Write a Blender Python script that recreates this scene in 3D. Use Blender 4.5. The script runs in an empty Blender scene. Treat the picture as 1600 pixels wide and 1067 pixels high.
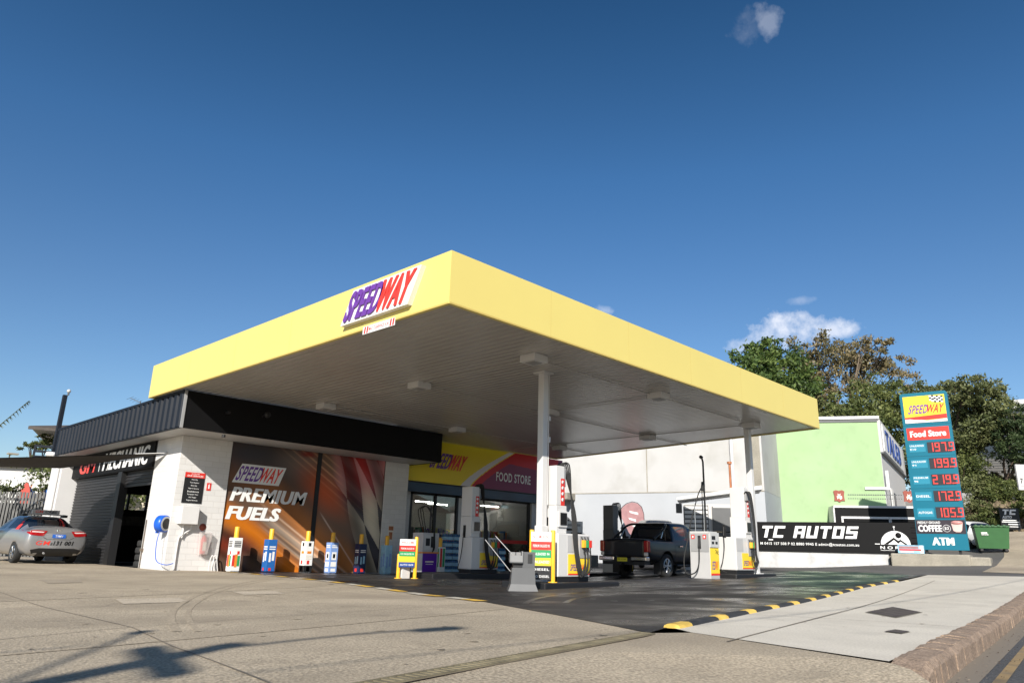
import bpy, bmesh, math, random
import numpy as np
from mathutils import Vector, Matrix
from mathutils.bvhtree import BVHTree
random.seed(7)
R = math.radians
C = bpy.context.scene.collection
V = Vector

# ------------------------------------------------------------------ camera
cam = bpy.data.cameras.new('camera'); cam_o = bpy.data.objects.new('camera', cam); C.objects.link(cam_o)
_r = V((.69121, -.72218, .02616)); _u = V((-.21824, -.17409, .96024)); _f = V((.68892, .66944, .27794))
cam_o.matrix_world = Matrix(((_r.x, _u.x, -_f.x, 0), (_r.y, _u.y, -_f.y, 0), (_r.z, _u.z, -_f.z, 0), (0, 0, 0, 1)))
cam.sensor_width = 36; cam.lens = 25.38; cam.clip_end = 3000; cam.clip_start = .05
bpy.context.scene.camera = cam_o

# ------------------------------------------------------------------ light
SUN_AZ, SUN_EL = R(215), R(29.0)          # where the sun stands (maths azimuth)
sd = V((math.cos(SUN_AZ) * math.cos(SUN_EL), math.sin(SUN_AZ) * math.cos(SUN_EL), math.sin(SUN_EL)))
sun = bpy.data.lights.new('sun', 'SUN'); sun.energy = 4.6; sun.angle = R(.4); sun.color = (1, .945, .86)
sun_o = bpy.data.objects.new('sun', sun); C.objects.link(sun_o)
sun_o.rotation_euler = (-sd).to_track_quat('-Z', 'Y').to_euler()
w = bpy.data.worlds.new('World'); bpy.context.scene.world = w; w.use_nodes = True
nt = w.node_tree; N = nt.nodes; L = nt.links
bg = N['Background']; bg.inputs[1].default_value = .1
sky = N.new('ShaderNodeTexSky'); sky.sky_type = 'NISHITA'; sky.sun_disc = False
sky.sun_elevation = SUN_EL; sky.sun_rotation = math.atan2(sd.x, sd.y)
sky.air_density = 1.0; sky.dust_density = .6; sky.ozone_density = 3.0; sky.altitude = 0
hs = N.new('ShaderNodeHueSaturation'); hs.inputs['Saturation'].default_value = 1.10; hs.inputs['Value'].default_value = .95
tc = N.new('ShaderNodeTexCoord')
sxyz = N.new('ShaderNodeSeparateXYZ'); L.new(tc.outputs['Generated'], sxyz.inputs[0])
el = N.new('ShaderNodeValToRGB'); el.color_ramp.elements[0].position = .0; el.color_ramp.elements[0].color = (.86, .86, .88, 1)
el.color_ramp.elements[1].position = .80; el.color_ramp.elements[1].color = (.24, .36, .45, 1)
for p_, c_ in ((.30, (.68, .74, .80, 1)), (.48, (.56, .70, .80, 1)), (.62, (.42, .56, .65, 1))): e_ = el.color_ramp.elements.new(p_); e_.color = c_
L.new(sxyz.outputs[2], el.inputs[0])
ml = N.new('ShaderNodeMix'); ml.data_type = 'RGBA'; ml.blend_type = 'MULTIPLY'; ml.inputs[0].default_value = 1
L.new(sky.outputs[0], ml.inputs[6]); L.new(el.outputs[0], ml.inputs[7]); L.new(ml.outputs[2], hs.inputs['Color'])
def vmath(op, a, b=None):
    n = N.new('ShaderNodeVectorMath'); n.operation = op
    if hasattr(a, 'is_linked'): L.new(a, n.inputs[0])
    else: n.inputs[0].default_value = a
    if b is not None:
        if hasattr(b, 'is_linked'): L.new(b, n.inputs[1])
        else: n.inputs[1].default_value = b
    return n
def fmath(op, a, b=None, clamp=False):
    n = N.new('ShaderNodeMath'); n.operation = op; n.use_clamp = clamp
    for i, q in enumerate((a, b)):
        if q is None: continue
        if hasattr(q, 'is_linked'): L.new(q, n.inputs[i])
        else: n.inputs[i].default_value = q
    return n.outputs[0]
no = N.new('ShaderNodeTexNoise'); no.inputs['Scale'].default_value = 38; no.inputs['Detail'].default_value = 7; no.inputs['Roughness'].default_value = .6
L.new(tc.outputs['Generated'], no.inputs['Vector'])
no2 = N.new('ShaderNodeTexNoise'); no2.inputs['Scale'].default_value = 14; no2.inputs['Detail'].default_value = 3
L.new(tc.outputs['Generated'], no2.inputs['Vector'])
# small clouds: (direction, half width along the horizon, half height, density)
total = None
for d, sx_, sz_, dens in (((.888, .362, .279), .066, .022, 1.0), ((.884, .366, .292), .034, .022, 1.0), ((.908, .315, .280), .034, .014, .9), ((.868, .418, .268), .030, .014, .7),
                          ((.7268, .2916, .6219), .017, .026, .30), ((.7196, .317, .6178), .022, .022, .13),
                          ((.7596, .5659, .3205), .014, .008, .45), ((.8834, .3446, .3176), .02, .007, .25)):
    d = V(d).normalized(); h = d.cross(V((0, 0, 1))).normalized(); k = h.cross(d).normalized()
    df = vmath('SUBTRACT', tc.outputs['Generated'], tuple(d)).outputs[0]
    a = vmath('DOT_PRODUCT', df, tuple(h)).outputs['Value']; b = vmath('DOT_PRODUCT', df, tuple(k)).outputs['Value']
    f = vmath('DOT_PRODUCT', df, tuple(d)).outputs['Value']
    r2 = fmath('ADD', fmath('POWER', fmath('ABSOLUTE', fmath('DIVIDE', a, sx_)), 2), fmath('POWER', fmath('ABSOLUTE', fmath('DIVIDE', b, sz_)), 2))
    r2 = fmath('ADD', r2, fmath('MULTIPLY', fmath('ABSOLUTE', f), 30))
    m = fmath('SUBTRACT', 1.0, r2)
    m = fmath('ADD', m, fmath('MULTIPLY', fmath('SUBTRACT', no.outputs[0], .52), 3.6))
    m = fmath('MULTIPLY', fmath('MULTIPLY', m, .9, True), dens)
    total = m if total is None else fmath('MAXIMUM', total, m)
mx = N.new('ShaderNodeMix'); mx.data_type = 'RGBA'
L.new(fmath('MULTIPLY', total, .8), mx.inputs[0]); L.new(hs.outputs[0], mx.inputs[6])
cc = N.new('ShaderNodeMix'); cc.data_type = 'RGBA'; cc.inputs[6].default_value = (4.6, 5.1, 6.2, 1); cc.inputs[7].default_value = (7.6, 7.6, 7.9, 1)
L.new(no2.outputs[0], cc.inputs[0]); L.new(cc.outputs[2], mx.inputs[7])
L.new(mx.outputs[2], bg.inputs[0])
vs = bpy.context.scene.view_settings
vs.view_transform = 'Standard'; vs.look = 'None'; vs.exposure = 0.62; vs.gamma = 1; vs.use_curve_mapping = False

# ------------------------------------------------------------------ materials
MATS = {}
def mat(name, col, rough=.6, metal=0, var=.0, scale=3., bump=0., bscale=None, spec=.5, coat=0, emit=None, estr=0, speck=0, sscale=120., brick=False, rvar=0, stain2=0, stain=0, stcol=(.05, .045, .04), stscale=.35):
    if name in MATS: return MATS[name]
    m = bpy.data.materials.new(name); m.use_nodes = True; MATS[name] = m
    n = m.node_tree.nodes; l = m.node_tree.links; p = n['Principled BSDF']
    p.inputs['Roughness'].default_value = rough; p.inputs['Metallic'].default_value = metal
    p.inputs['Specular IOR Level'].default_value = spec; p.inputs['Coat Weight'].default_value = coat; p.inputs['Coat Roughness'].default_value = .04
    c4 = (*col, 1); p.inputs['Base Color'].default_value = c4
    if emit: p.inputs['Emission Color'].default_value = (*emit, 1); p.inputs['Emission Strength'].default_value = estr
    t = n.new('ShaderNodeTexCoord'); cur = None
    def noise(s, d=4):
        q = n.new('ShaderNodeTexNoise'); q.inputs['Scale'].default_value = s; q.inputs['Detail'].default_value = d
        l.new(t.outputs['Object'], q.inputs['Vector']); return q
    def ramp(src, a, b, ca, cb):
        q = n.new('ShaderNodeValToRGB'); q.color_ramp.elements[0].position = a; q.color_ramp.elements[1].position = b
        q.color_ramp.elements[0].color = ca; q.color_ramp.elements[1].color = cb; l.new(src, q.inputs[0]); return q
    if var:
        q = noise(scale)
        cur = ramp(q.outputs[0], .3, .7, (*[x * (1 - var) for x in col], 1), (*[min(1, x * (1 + var)) for x in col], 1)).outputs[0]
    if speck:
        q = noise(sscale, 2)
        rr = ramp(q.outputs[0], .36, .64, (1 - speck,) * 3 + (1,), (1 + speck * .6,) * 3 + (1,))
        mm = n.new('ShaderNodeMix'); mm.data_type = 'RGBA'; mm.blend_type = 'MULTIPLY'; mm.inputs[0].default_value = 1
        if cur: l.new(cur, mm.inputs[6])
        else: mm.inputs[6].default_value = c4
        l.new(rr.outputs[0], mm.inputs[7]); cur = mm.outputs[2]
    if stain:
        q = noise(stscale, 6); rr = ramp(q.outputs[0], .5, .72, (0, 0, 0, 1), (stain,) * 3 + (1,))
        mm = n.new('ShaderNodeMix'); mm.data_type = 'RGBA'; l.new(rr.outputs[0], mm.inputs[0])
        if cur: l.new(cur, mm.inputs[6])
        else: mm.inputs[6].default_value = c4
        mm.inputs[7].default_value = (*stcol, 1); cur = mm.outputs[2]
    if stain2:
        q = noise(2.3, 8); rr = ramp(q.outputs[0], .54, .78, (0, 0, 0, 1), (stain2,) * 3 + (1,))
        mm = n.new('ShaderNodeMix'); mm.data_type = 'RGBA'; l.new(rr.outputs[0], mm.inputs[0]); l.new(cur, mm.inputs[6]) if cur else None
        mm.inputs[7].default_value = (*[x * .5 for x in col], 1); cur = mm.outputs[2]
    if brick:
        sx = n.new('ShaderNodeSeparateXYZ'); l.new(t.outputs['Object'], sx.inputs[0])
        ad = n.new('ShaderNodeMath'); l.new(sx.outputs[0], ad.inputs[0]); l.new(sx.outputs[1], ad.inputs[1])
        cb = n.new('ShaderNodeCombineXYZ'); l.new(ad.outputs[0], cb.inputs[0]); l.new(sx.outputs[2], cb.inputs[1])
        br = n.new('ShaderNodeTexBrick'); br.inputs['Scale'].default_value = 1; br.inputs['Brick Width'].default_value = .39; br.inputs['Row Height'].default_value = .2 if brick == 2 else .165
        br.inputs['Mortar Size'].default_value = .008; br.inputs['Mortar Smooth'].default_value = .3
        br.inputs['Color1'].default_value = (1, 1, 1, 1); br.inputs['Color2'].default_value = (.94, .94, .94, 1); br.inputs['Mortar'].default_value = (.87, .86, .85, 1)
        l.new(cb.outputs[0], br.inputs['Vector'])
        mm = n.new('ShaderNodeMix'); mm.data_type = 'RGBA'; mm.blend_type = 'MULTIPLY'; mm.inputs[0].default_value = 1
        if cur: l.new(cur, mm.inputs[6])
        else: mm.inputs[6].default_value = c4
        l.new(br.outputs[0], mm.inputs[7]); cur = mm.outputs[2]
        bp = n.new('ShaderNodeBump'); bp.inputs['Distance'].default_value = .006; bp.inputs['Strength'].default_value = .5; bp.invert = True
        l.new(br.outputs['Fac'], bp.inputs['Height']); l.new(bp.outputs[0], p.inputs['Normal'])
    if bump:
        q = noise(bscale or scale * 8, 5); bp = n.new('ShaderNodeBump'); bp.inputs['Strength'].default_value = bump; bp.inputs['Distance'].default_value = .02
        l.new(q.outputs[0], bp.inputs['Height']); l.new(bp.outputs[0], p.inputs['Normal'])
    if rvar:
        q = noise(.8, 5); rr = ramp(q.outputs[0], .35, .62, (max(.08, rough - rvar),) * 3 + (1,), (rough + rvar,) * 3 + (1,)); l.new(rr.outputs[0], p.inputs['Roughness'])
    if cur: l.new(cur, p.inputs['Base Color'])
    return m
M = lambda n: MATS[n]
mat('concrete_apron', (.41, .342, .25), .9, var=.17, scale=.5, speck=.34, sscale=55, bump=.6, bscale=60, stain=.8, stcol=(.28, .23, .168), stscale=.45, stain2=.5)
mat('asphalt_sealed', (.024, .022, .0215), .42, rvar=.26, var=.3, scale=.5, speck=.45, sscale=60, bump=.35, bscale=70, stain=.65, stcol=(.07, .062, .055), stscale=.55)
mat('asphalt_green', (.012, .032, .022), .42, rvar=.25, var=.35, scale=.9, speck=.4, sscale=60, bump=.3, bscale=70, stain=.5, stcol=(.03, .034, .032), stscale=1.0)
mat('asphalt_road', (.075, .075, .078), .85, var=.15, scale=.6, speck=.4, sscale=70, bump=.6, bscale=80)
mat('asphalt_drive', (.115, .108, .10), .88, var=.18, scale=.4, speck=.35, sscale=50, bump=.4, bscale=60, stain=.3, stcol=(.06, .058, .056))
mat('footpath', (.59, .545, .465), .88, var=.08, scale=.7, speck=.12, sscale=60, bump=.15, bscale=90, stain2=.3, stain=.4, stcol=(.44, .40, .335), stscale=.9)
mat('ground_soil', (.26, .23, .19), .95, var=.2, scale=.3, bump=.3)
mat('kerb_brick', (.28, .205, .15), .9, var=.25, scale=5, speck=.3, sscale=60, bump=.6, bscale=50)
mat('joint', (.19, .16, .125), .95)
mat('tyre_mark', (.375, .31, .225), .9, speck=.3, sscale=38)
mat('patch_oil', (.055, .05, .045), .6); mat('oil', (.013, .012, .012), .3); mat('patch', (.47, .40, .305), .92, speck=.25, sscale=45, var=.08)
mat('patch_dark', (.33, .275, .205), .92, speck=.3, sscale=45, var=.1)
mat('line_yellow', (.62, .38, .05), .8, var=.3, scale=6, stain=.4, stcol=(.3, .25, .18), stscale=5)
mat('line_worn', (.26, .18, .085), .85, var=.3, scale=5, stain=.6, stcol=(.1, .09, .08), stscale=3)
mat('line_white', (.5, .46, .38), .85, var=.2, scale=4)
mat('kerb_yellow', (.75, .50, .10), .7, var=.18, scale=5)
mat('kerb_black', (.03, .03, .032), .7, var=.3, scale=5)
mat('grate', (.17, .145, .09), .8, var=.3, scale=8)
mat('cover_iron', (.075, .06, .055), .75, var=.25, scale=6, bump=.4)
mat('canopy_yellow', (.70, .578, .175), .45, var=.02, scale=.35, stain=.08, stcol=(.58, .47, .15), stscale=.8); mat('canopy_seam', (.55, .40, .11), .5)
mat('soffit', (.46, .44, .41), .26, var=.05, scale=.6, spec=.6)
mat('white_metal', (.60, .59, .575), .4, var=.03, scale=1)
mat('white_paint', (.62, .61, .60), .55, var=.03, scale=1.5)
mat('white_brick', (.64, .63, .615), .6, brick=1, var=.03, scale=1.2)
mat('block_brick', (.50, .485, .45), .75, brick=2, var=.05, scale=1.2)
mat('render_white', (.46, .452, .44), .85, var=.05, scale=.6, stain=.55, stcol=(.30, .285, .25), stscale=.55)
mat('render_blue', (.405, .42, .44), .85, var=.04, scale=.7, stain=.15, stcol=(.33, .33, .32), stscale=.6)
mat('low_wall', (.50, .50, .50), .8, stain2=.5, var=.06, scale=1.5, bump=.6, bscale=7)
mat('dark_metal', (.009, .012, .019), .6, var=.15, scale=2, spec=.25)
mat('black_panel', (.0035, .0035, .004), .6, var=.2, scale=2, spec=.2)
mat('black', (.012, .012, .013), .5)
mat('black_gloss', (.010, .010, .011), .15)
mat('rubber', (.018, .018, .018), .8, var=.2, scale=6)
mat('grey_metal', (.30, .30, .30), .45, var=.05)
mat('dark_door', (.022, .022, .024), .5, var=.08); mat('pump_grey', (.12, .122, .126), .45, var=.06); mat('banner_black', (.006, .006, .0065), .7, spec=.2); mat('bucket_grey', (.22, .22, .22), .5); mat('grey_dark', (.085, .088, .092), .5, var=.08)
mat('grey_plastic', (.088, .09, .093), .5, var=.06, scale=4)
mat('grey_light', (.50, .50, .49), .45, var=.04)
mat('panel_grey', (.45, .445, .44), .4, var=.03)
mat('chrome', (.8, .8, .8), .12, metal=1)
mat('alu', (.62, .62, .62), .3, metal=1)
mat('red', (.62, .035, .025), .4)
mat('logo_red', (.75, .045, .03), .35)
mat('logo_purple', (.145, .045, .30), .35)
mat('logo_yellow', (.85, .62, .04), .4)
mat('maroon', (.17, .028, .075), .35)
mat('green_sign', (.03, .30, .10), .4)
mat('blue_sign', (.03, .07, .25), .4)
mat('navy', (.012, .022, .075), .4)
mat('navy_band', (.016, .045, .085), .35, var=.3, scale=1)
mat('purple_panel', (.10, .012, .32), .35)
mat('orange', (.72, .24, .03), .45)
mat('bollard_yellow', (.80, .42, .03), .45, var=.06, scale=6)
mat('teal', (.0, .135, .205), .4, var=.04, scale=1)
mat('teal_light', (.02, .22, .32), .4)
mat('led_bg', (.035, .03, .035), .35)
mat('led_on', (.5, .04, .03), .4, emit=(1, .06, .05), estr=.5)
mat('white_text', (.76, .76, .75), .45)
mat('grey_text', (.35, .35, .35), .4)
mat('coffee_bg', (.035, .028, .036), .35, var=.3, scale=2)
mat('cup_pink', (.55, .26, .24), .4, var=.15, scale=4)
mat('cup_cream', (.68, .46, .42), .4, var=.1, scale=4)
mat('green_wall', (.30, .43, .225), .8, var=.05, scale=.9, stain2=.18, stain=.35, stcol=(.35, .46, .29), stscale=.35)
mat('sandstone', (.17, .13, .08), .9, var=.35, scale=1.1, bump=1.0, bscale=3)
mat('concrete_old', (.30, .275, .225), .9, var=.15, scale=1.5, speck=.2, sscale=40, bump=.4, bscale=25, stain=.3, stcol=(.22, .2, .16), stscale=1.2)
mat('roof_tile', (.085, .07, .06), .8, var=.15, scale=2)
mat('house_white', (.52, .51, .50), .8, var=.03)
mat('house_beige', (.62, .55, .42), .8, var=.05)
mat('brown_roof', (.12, .06, .035), .8, var=.15, scale=2)
mat('grey_roof', (.13, .125, .115), .7, var=.12, scale=1)
mat('tower', (.40, .385, .36), .85, var=.05)
mat('dark_glass', (.012, .016, .022), .06, spec=.8)
mat('facade_dark', (.03, .036, .046), .25, var=.3, scale=.5)
mat('paling', (.13, .128, .122), .85, var=.2, scale=3)
mat('paling_dark', (.04, .04, .042), .85, var=.2, scale=3)
mat('wood_pole', (.13, .10, .075), .9, var=.2, scale=3)
mat('bark', (.085, .06, .042), .95, var=.3, scale=4, bump=.8, bscale=9)
mat('bark_pale', (.24, .19, .14), .9, var=.35, scale=3, bump=.5, bscale=9)
mat('sail', (.035, .030, .026), .85, var=.15, scale=2)
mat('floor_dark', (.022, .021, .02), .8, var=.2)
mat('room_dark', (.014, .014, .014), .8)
mat('store_wall', (.42, .40, .36), .8)
mat('bin_green', (.022, .10, .026), .45, var=.08, scale=3)
mat('bin_lid', (.014, .075, .018), .45)
mat('hose_blue', (.01, .10, .55), .35)
mat('pink_flag', (.33, .175, .18), .7, var=.15, scale=4)
mat('crest_red', (.24, .05, .03), .6)
mat('pallet_white', (.70, .64, .54), .6)
mat('plate_yellow', (.62, .55, .03), .45)
mat('plate_blue', (.02, .12, .5), .4)
mat('tail_red', (.32, .008, .010), .12, coat=.6)
mat('tail_clear', (.6, .55, .53), .15, coat=.6)
mat('silver_paint', (.34, .34, .345), .28, metal=.55, coat=.8, var=.02)
mat('ute_paint', (.0035, .005, .009), .3, spec=.4, coat=.35)
mat('ute_paint_dark', (.006, .007, .009), .3, metal=.2, coat=.7)
mat('white_car', (.72, .72, .72), .25, coat=.8)
mat('bronze_car', (.14, .115, .095), .3, metal=.5, coat=.8)
mat('grey_car', (.30, .29, .28), .3, metal=.5, coat=.8)
mat('lamp_on', (.8, .8, .8), .4, emit=(1, .97, .9), estr=22.0)
mat('water_blue', (.03, .12, .28), .2, var=.4, scale=9)
mat('surf_white', (.74, .72, .66), .4)
mat('surf_red', (.45, .05, .03), .4)
mat('surf_blue', (.02, .12, .38), .4)
mat('surf_orange', (.36, .13, .05), .5, var=.2, scale=5)
mat('ext_cover', (.60, .42, .38), .35, var=.1, scale=9)
mat('orange_leaf', (.42, .10, .02), .7, var=.4, scale=2)
mat('pale_blue', (.30, .52, .66), .4, var=.15, scale=6)
mat('light_blue', (.20, .32, .62), .4, var=.1, scale=4)

def glass_mat():
    m = bpy.data.materials.new('shop_glass'); m.use_nodes = True; n = m.node_tree.nodes; l = m.node_tree.links
    n.clear(); o = n.new('ShaderNodeOutputMaterial'); t = n.new('ShaderNodeBsdfTransparent'); t.inputs[0].default_value = (.78, .81, .80, 1)
    gl = n.new('ShaderNodeBsdfGlossy'); gl.inputs['Roughness'].default_value = .01; lw = n.new('ShaderNodeLayerWeight'); lw.inputs[0].default_value = .5; fr = n.new('ShaderNodeMath'); fr.operation = 'POWER'; fr.inputs[1].default_value = 3.0; l.new(lw.outputs['Facing'], fr.inputs[0])
    a = n.new('ShaderNodeMath'); a.operation = 'MULTIPLY_ADD'; a.inputs[1].default_value = .9; a.inputs[2].default_value = .10; a.use_clamp = True
    x = n.new('ShaderNodeMixShader'); l.new(fr.outputs[0], a.inputs[0]); l.new(a.outputs[0], x.inputs[0]); l.new(t.outputs[0], x.inputs[1]); l.new(gl.outputs[0], x.inputs[2]); l.new(x.outputs[0], o.inputs[0])
    MATS['shop_glass'] = m
glass_mat()
def plastic_mat():
    m = bpy.data.materials.new('clear_plastic'); m.use_nodes = True; n = m.node_tree.nodes; l = m.node_tree.links
    t = n.new('ShaderNodeBsdfTransparent'); p = n['Principled BSDF']; p.inputs['Base Color'].default_value = (.55, .50, .48, 1); p.inputs['Roughness'].default_value = .3
    x = n.new('ShaderNodeMixShader'); x.inputs[0].default_value = .5; l.new(t.outputs[0], x.inputs[1]); l.new(p.outputs[0], x.inputs[2]); l.new(x.outputs[0], n['Material Output'].inputs[0]); MATS['clear_plastic'] = m
plastic_mat()

def attr_mat(name, rough=.25, coat=.3):
    m = bpy.data.materials.new(name); m.use_nodes = True; n = m.node_tree.nodes; p = n['Principled BSDF']
    a = n.new('ShaderNodeAttribute'); a.attribute_name = 'Col'; m.node_tree.links.new(a.outputs[0], p.inputs['Base Color'])
    p.inputs['Roughness'].default_value = rough; p.inputs['Coat Weight'].default_value = coat; p.inputs['Specular IOR Level'].default_value = .25; MATS[name] = m
attr_mat('print_gloss', .3, .0)

def leaf_mat(name, c1, c2, c3):
    m = bpy.data.materials.new(name); m.use_nodes = True; n = m.node_tree.nodes; l = m.node_tree.links; p = n['Principled BSDF']
    t = n.new('ShaderNodeTexCoord'); g_ = n.new('ShaderNodeNewGeometry')
    q = n.new('ShaderNodeTexNoise'); q.inputs['Scale'].default_value = .55; q.inputs['Detail'].default_value = 3; l.new(t.outputs['Object'], q.inputs['Vector'])
    ad = n.new('ShaderNodeMath'); ad.operation = 'MULTIPLY_ADD'; ad.inputs[1].default_value = .45; l.new(g_.outputs['Random Per Island'], ad.inputs[0]); l.new(q.outputs[0], ad.inputs[2])
    r = n.new('ShaderNodeValToRGB'); r.color_ramp.elements[0].position = .45; r.color_ramp.elements[1].position = .95
    r.color_ramp.elements[0].color = (*c1, 1); r.color_ramp.elements[1].color = (*c3, 1); e = r.color_ramp.elements.new(.7); e.color = (*c2, 1)
    l.new(ad.outputs[0], r.inputs[0]); l.new(r.outputs[0], p.inputs['Base Color']); p.inputs['Roughness'].default_value = .55
    p.inputs['Specular IOR Level'].default_value = .35
    tr = n.new('ShaderNodeBsdfTranslucent'); l.new(r.outputs[0], tr.inputs[0]); x = n.new('ShaderNodeMixShader'); x.inputs[0].default_value = .25
    o = n['Material Output']; l.new(p.outputs[0], x.inputs[1]); l.new(tr.outputs[0], x.inputs[2]); l.new(x.outputs[0], o.inputs[0]); MATS[name] = m
leaf_mat('leaf_dark', (.03, .058, .014), (.07, .115, .027), (.13, .18, .045))
leaf_mat('leaf_euc', (.075, .075, .032), (.17, .145, .07), (.28, .22, .12))
leaf_mat('leaf_mid', (.038, .058, .016), (.10, .125, .036), (.18, .20, .065))
leaf_mat('leaf_olive', (.055, .07, .026), (.12, .14, .05), (.21, .22, .095))
leaf_mat('leaf_pine', (.018, .034, .012), (.035, .06, .02), (.06, .085, .03))
leaf_mat('leaf_palm', (.05, .06, .02), (.10, .11, .04), (.15, .15, .06))

# ------------------------------------------------------------------ mesh helpers
class MB:
    def __init__(s): s.v = []; s.f = []; s.m = []; s.sm = []
    def add(s, vs_, fs, m=0, sm=False):
        k = len(s.v); s.v += [tuple(q) for q in vs_]
        for f in fs: s.f.append([i + k for i in f]); s.m.append(m); s.sm.append(sm)
        return s
    def bx(s, x0, x1, y0, y1, z0, z1, m=0, T=None):
        p = [(x, y, z) for x in (x0, x1) for y in (y0, y1) for z in (z0, z1)]
        if T: p = [T(*q) for q in p]
        return s.add(p, [(0, 1, 3, 2), (4, 6, 7, 5), (0, 4, 5, 1), (2, 3, 7, 6), (0, 2, 6, 4), (1, 5, 7, 3)], m)
    def bev(s, x0, x1, y0, y1, z0, z1, b=.02, m=0, T=None):
        bm = bmesh.new(); bmesh.ops.create_cube(bm, size=1)
        for q in bm.verts: q.co = V(((x0 + x1) / 2 + q.co.x * (x1 - x0), (y0 + y1) / 2 + q.co.y * (y1 - y0), (z0 + z1) / 2 + q.co.z * (z1 - z0)))
        bmesh.ops.bevel(bm, geom=bm.edges[:], offset=b, segments=2, profile=.5, affect='EDGES')
        bm.verts.index_update(); vv = [tuple(q.co) for q in bm.verts]
        if T: vv = [T(*q) for q in vv]
        s.add(vv, [[q.index for q in f.verts] for f in bm.faces], m); bm.free(); return s
    def prism(s, poly, T, z0, z1, m=0):
        """poly in the frame's x,y; extruded from z0 to z1 along its normal"""
        n = len(poly); a = [T(x, y, z0) for x, y in poly] + [T(x, y, z1) for x, y in poly]
        fs = [list(range(n))[::-1], list(range(n, 2 * n))] + [(i, (i + 1) % n, n + (i + 1) % n, n + i) for i in range(n)]
        return s.add(a, fs, m)
    def tube(s, pts, r, n=8, m=0, cap=True, r1=None):
        pts = [V(p) for p in pts]; rings = []; up = None
        for i, p in enumerate(pts):
            d = (pts[min(i + 1, len(pts) - 1)] - pts[max(i - 1, 0)]).normalized()
            if up is None: up = d.orthogonal().normalized()
            up = (up - d * up.dot(d)); up = up.normalized() if up.length > 1e-5 else d.orthogonal().normalized()
            b = d.cross(up); rr = r if r1 is None else r + (r1 - r) * i / (len(pts) - 1)
            rings.append([p + (up * math.cos(2 * math.pi * k / n) + b * math.sin(2 * math.pi * k / n)) * rr for k in range(n)])
        vs_ = [q for ring in rings for q in ring]
        fs = [(i * n + k, i * n + (k + 1) % n, (i + 1) * n + (k + 1) % n, (i + 1) * n + k) for i in range(len(pts) - 1) for k in range(n)]
        s.add(vs_, fs, m, True)
        if cap: s.add(rings[0], [list(range(n))[::-1]], m); s.add(rings[-1], [list(range(n))], m)
        return s
    def lathe(s, prof, n=24, m=0, T=None, sm=True):
        """prof: list of (r, h); axis = local z"""
        T = T or (lambda x, y, z: (x, y, z)); vs_ = []
        for r, h in prof:
            for k in range(n): a = 2 * math.pi * k / n; vs_.append(T(r * math.cos(a), r * math.sin(a), h))
        fs = [(i * n + k, i * n + (k + 1) % n, (i + 1) * n + (k + 1) % n, (i + 1) * n + k) for i in range(len(prof) - 1) for k in range(n)]
        s.add(vs_, fs, m, sm); return s
    def ribbed(s, T, w_, h_, pitch, depth, vert=True, m=0, duty=.5, back=.02):
        """trapezoid-ribbed sheet filling 0..w x 0..h of a frame, ribs standing out by depth"""
        L_ = w_ if vert else h_; pr = []; n = max(1, round(L_ / pitch)); p = L_ / n; e = p * .12
        for i in range(n):
            a = i * p; pr += [(a, 0), (a + p * (1 - duty) - e, 0), (a + p * (1 - duty), depth), (a + p - e, depth)]
        pr.append((L_, 0)); vs_ = []
        for a, z in pr:
            for b in (0, h_ if vert else w_): vs_.append(T(a, b, z) if vert else T(b, a, z))
        fs = [(2 * i, 2 * i + 2, 2 * i + 3, 2 * i + 1) for i in range(len(pr) - 1)]
        s.add(vs_, fs, m); s.bx(0, w_, 0, h_, -back, -.003, m, T); return s
    def build(s, name, mats, parent=None, world=False, smooth=False, fixn=True):
        me = bpy.data.meshes.new(name); me.from_pydata(s.v, [], s.f)
        mats = mats if isinstance(mats, (list, tuple)) else [mats]
        for q in mats: me.materials.append(MATS[q])
        me.polygons.foreach_set('material_index', s.m)
        me.polygons.foreach_set('use_smooth', [bool(a or smooth) for a in s.sm])
        if fixn:
            bm = bmesh.new(); bm.from_mesh(me); bmesh.ops.recalc_face_normals(bm, faces=bm.faces); bm.to_mesh(me); bm.free()
        me.update()
        return link(name, me, parent, world)
def link(name, me, parent=None, world=False):
    o = bpy.data.objects.new(name, me); C.objects.link(o)
    if parent:
        o.parent = parent
        if world:
            ml = parent.matrix_basis.copy(); q = parent.parent
            mi = parent.matrix_parent_inverse.copy(); full = (q.matrix_basis @ mi @ ml) if q else ml
            o.matrix_parent_inverse = full.inverted()
    return o
def tag(o, label=None, cat=None, group=None, kind=None):
    if label: o['label'] = label
    if cat: o['category'] = cat
    if group: o['group'] = group
    if kind: o['kind'] = kind
    return o
def thing(name, label, cat, loc=(0, 0, 0), rz=0, group=None):
    o = bpy.data.objects.new(name, None); C.objects.link(o); o.location = loc; o.rotation_euler = (0, 0, rz); o.empty_display_size = .2
    o.matrix_basis = Matrix.Translation(loc) @ Matrix.Rotation(rz, 4, 'Z')
    return tag(o, label, cat, group)
def copy_tree(o, parent=None):
    c = o.copy(); C.objects.link(c)
    if parent: c.parent = parent
    for ch in list(o.children): copy_tree(ch, c)
    return c
def FR(O, r, u):
    O = V(O); r = V(r).normalized(); u = V(u).normalized(); n = r.cross(u)
    return lambda x, y, z=0: O + r * x + u * y + n * z
X_, Y_, Z_ = V((1, 0, 0)), V((0, 1, 0)), V((0, 0, 1))
def cat_rom(pts, k=6):
    pts = [V(p) for p in pts]; out = []
    for i in range(len(pts) - 1):
        a, b, c, d = pts[max(i - 1, 0)], pts[i], pts[i + 1], pts[min(i + 2, len(pts) - 1)]
        for j in range(k):
            t = j / k; out.append(.5 * ((2 * b) + (c - a) * t + (2 * a - 5 * b + 4 * c - d) * t * t + (3 * b - a - 3 * c + d) * t ** 3))
    out.append(pts[-1]); return out
_tc = {}
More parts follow.
